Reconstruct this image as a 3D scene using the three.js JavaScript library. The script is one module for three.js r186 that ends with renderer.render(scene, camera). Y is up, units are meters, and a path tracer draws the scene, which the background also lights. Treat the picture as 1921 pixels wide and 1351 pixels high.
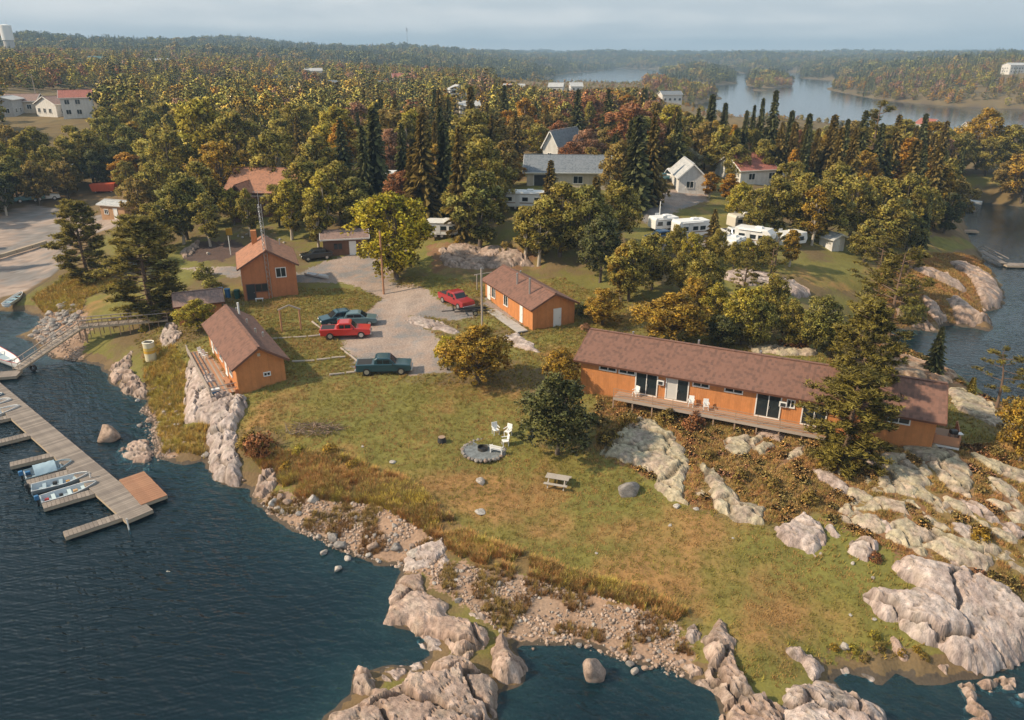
import * as THREE from 'three';
import { mergeGeometries, toCreasedNormals } from 'three/addons/utils/BufferGeometryUtils.js';
import { RoundedBoxGeometry } from 'three/addons/geometries/RoundedBoxGeometry.js';

// ---------------------------------------------------------------- camera, sky, sun, exposure
const scene = new THREE.Scene();
const EYE = 34, FPX = 1400, PITCH = Math.atan(570.5 / 1400), CX = 960.5, CY = 675.5;
const camera = new THREE.PerspectiveCamera(2 * Math.atan(CY / FPX) * 180 / Math.PI, 1024 / 720, 0.5, 20000);
camera.position.set(0, EYE, 0);
camera.rotation.set(-PITCH, 0, 0);
const renderer = new THREE.WebGLRenderer({ antialias: true });
renderer.toneMapping = THREE.LinearToneMapping;
renderer.toneMappingExposure = 1.15;
renderer.shadowMap.enabled = true;

// seeded random numbers and noise
function RNG(seed) { let s = seed >>> 0; return () => { s = (s + 0x6D2B79F5) >>> 0; let t = s; t = Math.imul(t ^ (t >>> 15), t | 1); t ^= t + Math.imul(t ^ (t >>> 7), t | 61); return ((t ^ (t >>> 14)) >>> 0) / 4294967296; }; }
const PERM = (() => { const r = RNG(77), p = [...Array(256).keys()]; for (let i = 255; i > 0; i--) { const j = Math.floor(r() * (i + 1)); [p[i], p[j]] = [p[j], p[i]]; } return new Uint8Array([...p, ...p]); })();
const GX = new Float64Array(256), GY = new Float64Array(256); for (let i = 0; i < 256; i++) { GX[i] = Math.cos(i * 2.399963); GY[i] = Math.sin(i * 2.399963); }
function noise(x, y) {
  const xi = Math.floor(x), yi = Math.floor(y), fx = x - xi, fy = y - yi, X = xi & 255, Y = yi & 255;
  const u = fx * fx * fx * (fx * (fx * 6 - 15) + 10), v = fy * fy * fy * (fy * (fy * 6 - 15) + 10);
  const A = PERM[X], B = PERM[(X + 1) & 255], Y1 = (Y + 1) & 255, h0 = PERM[A + Y], h1 = PERM[B + Y], h2 = PERM[A + Y1], h3 = PERM[B + Y1], a = GX[h0] * fx + GY[h0] * fy, b = GX[h1] * (fx - 1) + GY[h1] * fy, c = GX[h2] * fx + GY[h2] * (fy - 1), d = GX[h3] * (fx - 1) + GY[h3] * (fy - 1);
  return (a + (b - a) * u + (c + (d - c) * u - a - (b - a) * u) * v) * 1.5;
}
function fbm(x, y, o = 4) { let s = 0, a = 0.5; for (let i = 0; i < o; i++) { s += a * noise(x, y); x = x * 2.03 + 17.3; y = y * 2.03 - 9.1; a *= 0.5; } return s; }
const clamp = (x, a, b) => Math.min(b, Math.max(a, x)), mix = (a, b, t) => a + (b - a) * t;
const sstep = (a, b, x) => { const t = clamp((x - a) / (b - a), 0, 1); return t * t * (3 - 2 * t); };

// the sky: an even thin overcast, grey blue, with soft streaks of cloud
{
  const W = 2048, H = 1024, data = new Float32Array(W * H * 4);
  for (let j = 0; j < H; j++) {
    const el = ((j + 0.5) / H - 0.5) * Math.PI, up = Math.max(0, Math.sin(el));
    for (let i = 0; i < W; i++) {
      const az = ((i + 0.5) / W) * 2 * Math.PI, cx = Math.cos(az), cz = Math.sin(az);
      const k = 1 / (up + 0.06);
      const c = fbm(cx * k * 0.55 + 40, cz * k * 0.55 + 11, 5) * 0.9 + fbm(cx * k * 0.17 + 3, cz * k * 0.17 + 8, 3) * 0.8;
      const band = fbm(az * 9, el * 46 + Math.sin(az * 3) * 0.6, 4) * Math.exp(-up * 6), cloud = clamp(sstep(-0.45, 0.5, c) + band * 0.9, 0, 1.3);
      const t = Math.pow(up, 0.55);
      const blue = [mix(0.60, 0.30, t), mix(0.635, 0.42, t), mix(0.645, 0.54, t)], grey = [mix(0.88, 0.60, t), mix(0.865, 0.64, t), mix(0.835, 0.66, t)];
      const w = mix(0.62, 0.42, t) * cloud + 0.05;
      const o = (j * W + i) * 4;
      for (let q = 0; q < 3; q++) data[o + q] = mix(blue[q], grey[q], clamp(w * 1.25, 0, 1));
      data[o + 3] = 1;
    }
  }
  const sky = new THREE.DataTexture(data, W, H, THREE.RGBAFormat, THREE.FloatType);
  sky.mapping = THREE.EquirectangularReflectionMapping; sky.magFilter = THREE.LinearFilter; sky.minFilter = THREE.LinearFilter; sky.needsUpdate = true;
  scene.background = sky; scene.environment = sky;
}
// the sun: from the left, a little behind the camera, about 36 degrees up
const SUN = new THREE.Vector3(-0.80, 0.62, 0.16).normalize();
{
  const sun = new THREE.DirectionalLight(new THREE.Color(1.0, 0.82, 0.59), 4.9);
  sun.position.copy(SUN).multiplyScalar(400).add(new THREE.Vector3(0, 0, -150)); sun.target.position.set(0, 0, -150); sun.name = 'sun';
  sun.castShadow = true; sun.shadow.radius = 4; sun.shadow.mapSize.set(4096, 4096);
  Object.assign(sun.shadow.camera, { left: -320, right: 320, top: 320, bottom: -320, near: 1, far: 1200 });
  scene.add(sun, sun.target);
}

// ---------------------------------------------------------------- from photo pixels to directions, and helpers
const SP = Math.sin(PITCH), CP = Math.cos(PITCH);
function ray(px, py) { const u = (px - CX) / FPX, v = (py - CY) / FPX; return [u, -SP - v * CP, -CP + v * SP]; }   // per metre of depth
function at(px, py, h = 0) { const r = ray(px, py), d = (EYE - h) / -r[1]; return [r[0] * d, r[2] * d, d]; }         // where that line of sight meets the level h
function atDepth(px, d) { return [(px - CX) / FPX * (d * CP + 7), -d]; }
const proj = (x, y, z) => { const up = (y - EYE) * CP - z * SP, d = -(y - EYE) * SP - z * CP; return [CX + x / d * FPX, CY - up / d * FPX]; };
const V = (x, y, z) => new THREE.Vector3(x, y, z);
const names = new Map();
function numbered(n) { const k = names.get(n) ?? 0; names.set(n, k + 1); return k ? n + '_' + String(k).padStart(3, '0') : n; }
function shade(o) { o.traverse((m) => { if (m.isMesh) { m.castShadow = true; m.receiveShadow = true; } }); return o; }
function tag(o, label, category, group) { o.userData.label = label; o.userData.category = category; if (group) o.userData.group = group; return o; }
function thing(name, label, category, group) { const g = new THREE.Group(); g.name = numbered(name); tag(g, label, category, group); scene.add(g); return g; }
function part(parent, name, geo, mat) { const m = new THREE.Mesh(geo, mat); m.name = name; m.castShadow = m.receiveShadow = true; parent.add(m); return m; }
function structure(name, geo, mat) { const m = new THREE.Mesh(geo, mat); m.name = numbered(name); m.userData.kind = 'structure'; m.castShadow = m.receiveShadow = true; scene.add(m); return m; }
function stuff(name, mesh, label) { mesh.name = numbered(name); mesh.userData = { kind: 'stuff', label, category: name.replace(/_/g, ' ') }; mesh.castShadow = mesh.receiveShadow = true; scene.add(mesh); return mesh; }
const lin = (r, g, b) => new THREE.Color().setRGB(r, g, b);
const std = (c, rough = 0.8, o = {}) => new THREE.MeshStandardMaterial({ color: Array.isArray(c) ? lin(...c) : c, roughness: rough, metalness: 0, ...o });
function box(w, h, d, x = 0, y = 0, z = 0, ry = 0) { const g = new THREE.BoxGeometry(w, h, d); if (ry) g.rotateY(ry); g.translate(x, y, z); return g; }
function rbox(w, h, d, r, x = 0, y = 0, z = 0) { const g = new RoundedBoxGeometry(w, h, d, 2, r); g.translate(x, y, z); return g; }
function bar(a, b, r, n = 6, r2 = r) { const dir = b.clone().sub(a), L = dir.length(), g = new THREE.CylinderGeometry(r2, r, L, n); g.translate(0, L / 2, 0); g.applyQuaternion(new THREE.Quaternion().setFromUnitVectors(V(0, 1, 0), dir.normalize())); g.translate(a.x, a.y, a.z); return g; }
function beam(a, b, w, h) { const dir = b.clone().sub(a), L = dir.length(), g = new THREE.BoxGeometry(w, h, L); g.translate(0, 0, L / 2); const m = new THREE.Matrix4().lookAt(b, a, V(0, 1, 0)); g.applyMatrix4(m); g.translate(a.x, a.y, a.z); return g; }
const merge = (list) => mergeGeometries(list.map((g) => { const k = g.index ? g.toNonIndexed() : g; for (const n of Object.keys(k.attributes)) if (!['position', 'normal', 'uv'].includes(n)) k.deleteAttribute(n); if (!k.attributes.uv) k.setAttribute('uv', new THREE.BufferAttribute(new Float32Array(k.attributes.position.count * 2), 2)); return k; }));

// textures computed from noise; fn(u, v) returns rgb 0..1 (linear colour factor) or a height
function colorTex(n, fn, srgb = true) {
  const d = new Uint8Array(n * n * 4);
  for (let j = 0; j < n; j++) for (let i = 0; i < n; i++) { const c = fn(i / n, j / n), o = (j * n + i) * 4; for (let q = 0; q < 3; q++) { let x = clamp(Array.isArray(c) ? c[q] : c, 0, 1); if (srgb) x = Math.pow(x, 1 / 2.2); d[o + q] = x * 255; } d[o + 3] = 255; }
  const t = new THREE.DataTexture(d, n, n); if (srgb) t.colorSpace = THREE.SRGBColorSpace; t.wrapS = t.wrapT = THREE.RepeatWrapping; t.magFilter = THREE.LinearFilter; t.minFilter = THREE.LinearMipmapLinearFilter; t.generateMipmaps = true; t.needsUpdate = true; return t;
}
// noise that repeats with period 1
function tnoise(u, v, f, o = 4) { let s = 0, a = 0.5, p = f; for (let k = 0; k < o; k++) { const x = u * p, y = v * p; const w = (xx, yy) => { const xi = Math.floor(xx), yi = Math.floor(yy), fx = xx - xi, fy = yy - yi; const h = (i, j) => PERM[PERM[(((xi + i) % p + p) % p + k * 37) & 255] + ((((yi + j) % p) + p) % p & 255)] / 127.5 - 1; const su = fx * fx * (3 - 2 * fx), sv = fy * fy * (3 - 2 * fy); return mix(mix(h(0, 0), h(1, 0), su), mix(h(0, 1), h(1, 1), su), sv); }; s += a * w(x, y); p *= 2; a *= 0.55; } return s; }
// ---------------------------------------------------------------- the lie of the land: water outlines (level 0) and heights
const W_FRONT = [[-700,560],[-200,585],[0,583],[45,585],[72,592],[78,608],[55,622],[30,631],[62,641],[66,653],[105,675],[156,678],[191,689],[206,704],[205,713],[229,734],[258,748],[277,753],[270,778],[286,790],[287,816],[288,855],[298,860],[325,866],[350,870],[385,864],[390,875],[396,894],[427,912],[448,914],[472,918],[474,941],[496,953],[503,968],[523,980],[550,995],[577,1007],[596,1008],[611,1015],[633,1034],[660,1042],[687,1051],[706,1061],[745,1062],[750,1073],[739,1101],[739,1117],[720,1156],[723,1170],[756,1180],[778,1192],[810,1196],[784,1202],[790,1216],[806,1228],[770,1248],[734,1246],[706,1256],[662,1256],[661,1304],[643,1320],[605,1348],[560,1440],[600,1560],[930,1560],[940,1400],[938,1337],[940,1296],[986,1290],[990,1255],[966,1213],[1003,1208],[1078,1208],[1109,1215],[1145,1234],[1179,1244],[1234,1249],[1265,1260],[1299,1280],[1335,1298],[1346,1327],[1356,1351],[1370,1560],[1650,1560],[1661,1348],[1643,1325],[1586,1299],[1556,1276],[1570,1258],[1627,1268],[1648,1284],[1690,1262],[1710,1286],[1757,1282],[1799,1278],[1835,1270],[1870,1260],[1921,1240],[2100,1180],[2700,1150],[2700,2200],[-1500,2200],[-1800,900]];
const W_RIGHT = [[1600,640],[1640,628],[1684,617],[1720,619],[1767,625],[1761,614],[1785,610],[1832,616],[1859,625],[1865,610],[1836,584],[1844,586],[1880,578],[1883,560],[1877,536],[1862,512],[1847,503],[1841,477],[1823,459],[1815,444],[1812,430],[1806,406],[1804,388],[1806,373],[1841,379],[1915,388],[2100,402],[2600,400],[2900,600],[2500,830],[2100,830],[1990,800],[1921,780],[1873,764],[1854,747],[1836,733],[1802,711],[1786,699],[1751,685],[1706,671],[1685,662],[1658,655],[1620,650]];
const W_CHANNEL = [[1003,166],[1003,160],[1043,142],[1070,138],[1149,131.5],[1148,129],[1250,130.5],[1300,131],[1379,136],[1400,139],[1470,139],[1478,136],[1500,137],[1499,147],[1590,154],[1598,160],[1551,165],[1552,169],[1614,181],[1671,190],[1786,200],[1921,205],[2300,214],[2900,224],[2900,292],[2300,280],[1921,270],[1750,266],[1600,258],[1450,248],[1380,238],[1320,216],[1300,196],[1356,186],[1352,182],[1300,173],[1290,166],[1240,161],[1215,159],[1150,163],[1110,167],[1050,172]];
const L_ISLANDS = [[[1236,139],[1290,133],[1379,142],[1384,157],[1340,161],[1297,160],[1262,152],[1240,146]], [[1398,148],[1440,143],[1478,150],[1488,163],[1440,166],[1400,161]], [[1405,169],[1425,167.5],[1445,169.5],[1425,171]]];
const toWorld = (p) => p.map(([x, y]) => { const q = at(x, y, 0); return [q[0], q[1]]; });
const waters = [W_FRONT, W_RIGHT, W_CHANNEL].map(toWorld), islands = L_ISLANDS.map(toWorld);
const edgesOf = (polys) => polys.flatMap((p) => p.map((a, i) => [a, p[(i + 1) % p.length]]));
const SHORE = edgesOf([...waters, ...islands]).map(([a, b]) => { const dx = b[0] - a[0], dz = b[1] - a[1]; return [a[0], a[1], dx, dz, 1 / (dx * dx + dz * dz + 1e-9)]; });
function inside(p, x, z) { let c = false; for (let i = 0, j = p.length - 1; i < p.length; j = i++) { const a = p[i], b = p[j]; if ((a[1] > z) !== (b[1] > z) && x < (b[0] - a[0]) * (z - a[1]) / (b[1] - a[1]) + a[0]) c = !c; } return c; }
function shore(x, z) {                                  // metres to the waterline, positive on land
  let m = 1e12;
  for (const e of SHORE) { const t = clamp(((x - e[0]) * e[2] + (z - e[1]) * e[3]) * e[4], 0, 1), dx = x - e[0] - e[2] * t, dz = z - e[1] - e[3] * t, q = dx * dx + dz * dz; if (q < m) m = q; }
  const wet = waters.some((p) => inside(p, x, z)) && !islands.some((p) => inside(p, x, z));
  const R = Math.hypot(x, z);
  return (wet ? -1 : 1) * Math.sqrt(m) + noise(x * 0.45, z * 0.45) * Math.min(0.5, 0.2 + R * 0.002);
}
// heights read off what stands on the ground: [px, py, height]
const CTL = [[480,790,2.9],[600,760,3.1],[560,850,2.3],[700,850,2.3],[800,900,2.1],[900,860,2.4],[760,970,1.6],[640,980,0.9],[860,1000,1.4],[950,960,1.8],[1050,900,2.3],[1150,930,2.3],[1000,1050,1.2],[1100,1080,1.2],[1050,1150,0.6],[1200,1180,0.7],[1250,1050,1.7],[1400,1050,2.1],[1450,1150,1.6],[1400,1250,1.0],[1550,1100,2.0],[1600,1200,1.4],
 [1230,880,3.0],[1150,820,3.6],[1200,790,3.9],[1350,900,3.6],[1500,900,4.2],[1500,990,2.7],[1650,950,4.0],[1750,1000,3.6],[1850,1050,3.2],[1750,1150,2.2],[1850,1180,1.8],[1900,950,4.2],[1640,870,4.6],[1750,860,5.0],[1850,850,4.6],[1450,820,4.2],[1300,780,4.3],[1120,750,4.2],[2100,950,4],[2200,1100,2.5],
 [300,560,3.6],[200,580,2.6],[100,540,1.6],[60,480,2.6],[100,400,5],[30,430,4],[250,480,5],[500,562,4.6],[440,570,4.5],[600,500,5.2],[700,480,5.5],[650,640,3.9],[740,690,3.6],[760,600,4.2],[880,600,4.6],[1000,620,4.8],[1080,600,5],[1050,650,4.6],[950,560,5.2],[900,478,7],[1000,500,6.5],[1100,540,5.6],[1200,560,5.8],[1400,655,5.2],[1500,665,5.5],[1600,670,5.2],[1700,690,3.2],[1800,740,3.4],[1870,800,3.6],[1300,600,5.5],[1400,520,7],[1500,560,6],[1520,520,6.5],[1350,460,8],[1250,450,8.5],[1500,450,8],[1600,430,7],[1700,450,5],[1750,520,4],[1800,560,3.2],[1820,500,2.6],[1750,600,2],[440,740,3.0],[400,700,3.0],[340,640,3.4],[300,680,1.6],[330,760,0.8],[250,620,2.2],[420,860,2.0],[370,740,2.2],[330,820,0.6],[500,900,1.0],[560,690,3.6],[820,760,3.2],[980,770,3.4],[900,670,3.9],
 [450,420,7],[300,400,7],[150,370,6],[650,430,7.5],[850,440,9],[1000,440,10],[1000,365,12.5],[1100,352,12.5],[750,340,12],[1250,340,12],[1450,330,11],[1600,330,8],[1750,330,6],[1850,330,5],[200,320,9],[60,330,9],[-200,450,4],[-200,350,10]];
const CTLD = [[0,250,18],[160,230,18.5],[300,270,14.5],[0,450,24],[200,450,21],[400,400,16.5],[0,900,35],[150,800,29],[300,700,26],[450,600,21],[600,500,16],[600,300,13],[700,400,15],[900,300,14],[850,500,14],[1060,420,15],[1150,400,12],[1300,330,9],[1500,330,8],[1700,330,6],[1900,330,5],[900,700,15],[1000,900,10],[700,900,18],[500,1000,26],[-200,300,20],[-200,900,40],
 [250,2000,56],[400,2000,60],[550,2000,54],[700,2200,44],[900,2400,33],[1100,1500,15],[1000,1300,14],[0,2000,66],[-300,2000,66],[0,5000,52],[400,5000,48],[800,5000,42],[1200,5000,40],[1600,5000,38],[2000,5000,40],[2600,5000,40],[-500,5000,60],[1310,1000,13],[1440,900,9],[1250,2400,22],[1400,2400,25],[1600,2400,24],[1550,1300,14],[1750,660,11],[1850,760,18],[1850,1000,25],[1921,800,22],[2200,800,22],[1700,900,17],[1700,1200,20],[1620,800,10],[2300,330,6],[0,7000,60],[960,7000,46],[1900,7000,46]];
const ctl = [...CTL.map(([x, y, h]) => { const q = at(x, y, h); return [q[0], q[1], h]; }), ...CTLD.map(([x, d, h]) => { const q = atDepth(x, d); return [q[0], q[1], h]; })];
const warp = (x, z) => [Math.atan2(x, Math.max(5, -z)) * 1.6, Math.log(Math.max(12, Math.hypot(x, z)))];
const CW = ctl.map((c) => warp(c[0], c[1])), NW = ctl.length;
const RB = (() => {                                      // a smooth sheet through all those heights
  const n = NW + 1, M = Array.from({ length: n }, () => new Float64Array(n + 1));
  for (let i = 0; i < NW; i++) { for (let j = 0; j < NW; j++) M[i][j] = Math.hypot(CW[i][0] - CW[j][0], CW[i][1] - CW[j][1]); M[i][i] -= 0.004; M[i][NW] = M[NW][i] = 1; M[i][n] = ctl[i][2]; }
  for (let i = 0; i < n; i++) { let p = i; for (let r = i + 1; r < n; r++) if (Math.abs(M[r][i]) > Math.abs(M[p][i])) p = r; [M[i], M[p]] = [M[p], M[i]]; for (let r = 0; r < n; r++) if (r !== i) { const f = M[r][i] / M[i][i]; if (f) for (let c = i; c <= n; c++) M[r][c] -= f * M[i][c]; } }
  return M.map((r, i) => r[n] / r[i]);
})();
function rbf(x, z) { const [a, b] = warp(x, z); let s = RB[NW]; for (let i = 0; i < NW; i++) { const da = a - CW[i][0], db = b - CW[i][1]; s += RB[i] * Math.sqrt(da * da + db * db); } return s; }
function hgt(x, z) {
  const s = shore(x, z), R = Math.hypot(x, z);
  if (s < 0) return -Math.min(0.02 - s * (R < 140 ? 0.17 : 0.3), 4.5);
  const w = 1.8 + R * 0.012 + Math.max(0, R - 350) * 0.07, b = Math.max(0.35, rbf(x, z));
  return 0.02 + b * (1 - Math.exp(-s / w)) + (noise(x * 0.21, z * 0.21) * 0.16 + noise(x * 0.9, z * 0.9) * 0.05) * Math.min(1, s / 4) + (R > 150 ? (noise(x * 0.02, z * 0.02) * Math.min(3, (R - 150) * 0.012) + (R > 700 ? (noise(x * 0.0032 + 3, z * 0.0032) + noise(x * 0.009, z * 0.009) * 0.4) * Math.min(16, (R - 700) * 0.014) : 0)) * Math.min(1, s / 60) : 0);
}
const HG = (() => { const n = 400, a = new Float32Array((n + 1) * (n + 1)); for (let j = 0; j <= n; j++) for (let i = 0; i <= n; i++) a[j * (n + 1) + i] = hgt(-80 + i * 0.4, -10 - j * 0.4); return a; })();
function hq(x, z) { const u = (x + 80) / 0.4, v = (-10 - z) / 0.4, i = Math.floor(u), j = Math.floor(v); if (i < 0 || j < 0 || i >= 400 || j >= 400) return hgt(x, z); const k = j * 401 + i, fx = u - i, fy = v - j; return mix(mix(HG[k], HG[k + 1], fx), mix(HG[k + 401], HG[k + 402], fx), fy); }
function ground(px, py) {                                // where a line of sight meets the ground or the water
  const r = ray(px, py); let d = 24, last = 24;
  const over = (k) => EYE + r[1] * k - Math.max(0, hgt(r[0] * k, r[2] * k));
  while (d < 9000 && over(d) > 0) { last = d; d *= 1.012; }
  for (let i = 0; i < 14; i++) { const m = (d + last) / 2; if (over(m) > 0) last = m; else d = m; }
  const x = r[0] * d, z = r[2] * d; return V(x, Math.max(0, hgt(x, z)), z);
}
const depthOf = (p) => -p.z * CP + (EYE - p.y) * SP;
const perPx = (p) => depthOf(p) / FPX;                    // metres that one photo pixel spans there
function heightTo(p, py) {                               // how tall a thing at p must be to reach the photo row py
  const v = (py - CY) / FPX, d = depthOf(p), up = (p.y - EYE) * CP - p.z * SP; // camera axes of p
  return (-v * d - up) / (CP - v * SP * 1) ;
}
const polyW = (list) => list.map(([x, y]) => { const g = ground(x, y); return [g.x, g.z]; });

// zones of the ground, outlined in the photograph and carried to the ground
const ZONES = {
  lawn: [[[462,745],[540,722],[660,702],[760,722],[900,718],[990,742],[985,830],[1110,852],[1230,922],[1300,952],[1440,1000],[1530,1050],[1620,1080],[1690,1108],[1620,1125],[1690,1190],[1560,1240],[1470,1195],[1510,1270],[1460,1290],[1390,1250],[1375,1170],[1300,1160],[1200,1125],[1100,1085],[1000,1055],[880,985],[820,955],[760,897],[650,858],[540,830],[450,800]],
    [[470,565],[560,555],[640,540],[720,560],[680,590],[610,600],[520,600],[600,612],[670,690],[540,720],[500,640],[450,580]], [[160,560],[230,545],[330,565],[310,592],[160,605]], [[750,520],[840,522],[920,530],[1060,520],[1150,560],[1200,600],[1090,640],[1090,680],[1000,690],[960,650],[1000,625],[920,560],[830,545],[740,540]], [[1400,500],[1520,490],[1640,500],[1640,545],[1540,540]], [[1270,395],[1370,385],[1380,430],[1290,430]], [[0,395],[70,400],[60,425],[0,440]], [[1700,450],[1815,450],[1830,470],[1740,485]], [[1805,330],[1960,325],[1960,350],[1805,355]]],
  tall: [[[530,850],[650,860],[760,900],[830,960],[900,1015],[1050,1065],[1200,1105],[1290,1150],[1265,1165],[1150,1125],[1000,1085],[870,1050],[800,1000],[700,945],[560,935],[520,905],[450,840],[460,815]], [[270,640],[330,650],[350,690],[345,800],[390,800],[385,860],[300,850],[290,790],[270,740]]],
  beach: [[[474,918],[560,935],[700,945],[800,1000],[850,1055],[1000,1085],[1150,1125],[1270,1168],[1300,1230],[1290,1275],[1180,1246],[1080,1212],[990,1210],[930,1180],[850,1120],[790,1080],[745,1066],[640,1036],[560,1000],[500,965]], [[60,600],[150,575],[170,620],[150,680],[90,670]], [[260,760],[330,780],[330,860],[280,870]]],
  gravel: [[[560,530],[560,515],[600,492],[690,468],[720,485],[745,500],[725,530],[800,540],[835,572],[905,590],[860,603],[770,590],[830,640],[850,702],[760,704],[672,690],[612,602],[680,590],[720,560],[640,530]], [[0,400],[60,383],[140,395],[220,420],[140,440],[115,500],[50,545],[-100,590],[-100,480]], [[60,420],[300,380],[330,400],[140,445]], [[330,505],[440,500],[560,512],[560,530],[440,520]], [[1195,360],[1330,350],[1330,375],[1210,420],[1190,385]], [[1230,440],[1430,440],[1430,470],[1240,470]], [[640,470],[720,455],[760,470],[740,490]], [[910,560],[1000,605],[990,615],[905,570]]],
  soil: [[[370,455],[440,450],[470,465],[420,490],[340,492]]],
  brush: [[[1120,740],[1300,770],[1560,800],[1760,850],[1921,820],[2050,900],[2050,1150],[1890,1105],[1700,1050],[1530,960],[1440,985],[1300,950],[1230,900],[1120,850]], [[1650,480],[1850,490],[1880,600],[1690,620],[1640,560]], [[800,460],[1010,455],[1010,505],[820,515]], [[60,560],[140,505],[230,530],[160,560],[150,590],[80,585]], [[1560,640],[1690,650],[1900,770],[1900,830],[1760,720],[1560,690]]],
};
const ZW = Object.fromEntries(Object.entries(ZONES).map(([k, v]) => [k, v.map(polyW)]));
const inZone = (k, x, z) => ZW[k].some((p) => inside(p, x, z));
const ZC = { forest: [0.15, 0.105, 0.042], lawn: [0.180, 0.158, 0.030], lawn2: [0.30, 0.165, 0.062], tall: [0.20, 0.125, 0.045], beach: [0.33, 0.215, 0.145], gravel: [0.38, 0.28, 0.225], gravel2: [0.20, 0.19, 0.185], soil: [0.085, 0.05, 0.04], brush: [0.235, 0.12, 0.055], brush2: [0.20, 0.145, 0.05], wet: [0.085, 0.062, 0.042] };
const ORDER = ['forest', 'brush', 'lawn', 'tall', 'beach', 'gravel', 'soil'];
function groundColor(x, z, zone, s) {                     // matter colours only: grass, dry grass, gravel, wet stones at the waterline
  const n1 = fbm(x * 0.11 + 5, z * 0.11, 4), n2 = fbm(x * 0.6, z * 0.6 + 9, 4), n3 = noise(x * 5.1, z * 5.1) * 0.5 + noise(x * 11.7, z * 11.7) * 0.5;
  let c;
  if (zone === 'forest' && z > -165 && s < 1.1 && s > 0.02) { c = [0.17, 0.11, 0.05]; }
  else if (zone === 'forest' && z > -165) { const t = sstep(-0.2, 0.25, n1 + n2 * 0.5); c = ZC.lawn.map((a, q) => mix(a, ZC.forest[q], t)); }
  else if (zone === 'forest') c = ZC.forest;
  if (s < 0.02) c = ZC.wet;
  else if (zone === 'lawn') { const t = sstep(-0.08, 0.42, n1 * 0.9 + n2 * 0.3 + sstep(-66, -44, z) * 0.22 - 0.08); c = ZC.lawn.map((a, q) => mix(a, ZC.lawn2[q], t * 0.85)); }
  else if (zone === 'gravel') { const t = sstep(-0.25, 0.3, n1 + n2 * 0.5); c = ZC.gravel.map((a, q) => mix(a, ZC.gravel2[q], t)); }
  else if (zone === 'brush') { const t = sstep(-0.2, 0.3, n1 + n2 * 0.6); c = ZC.brush.map((a, q) => mix(a, ZC.brush2[q], t)); }
  else if (zone !== 'forest') c = ZC[zone];
  const g = 1 + n2 * 0.35 + n3 * (zone === 'beach' || zone === 'gravel' ? 0.5 : 0.32);
  return [c[0] * g * (1 + n1 * 0.14), c[1] * g, c[2] * g * (1 - n1 * 0.1)];
}

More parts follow.
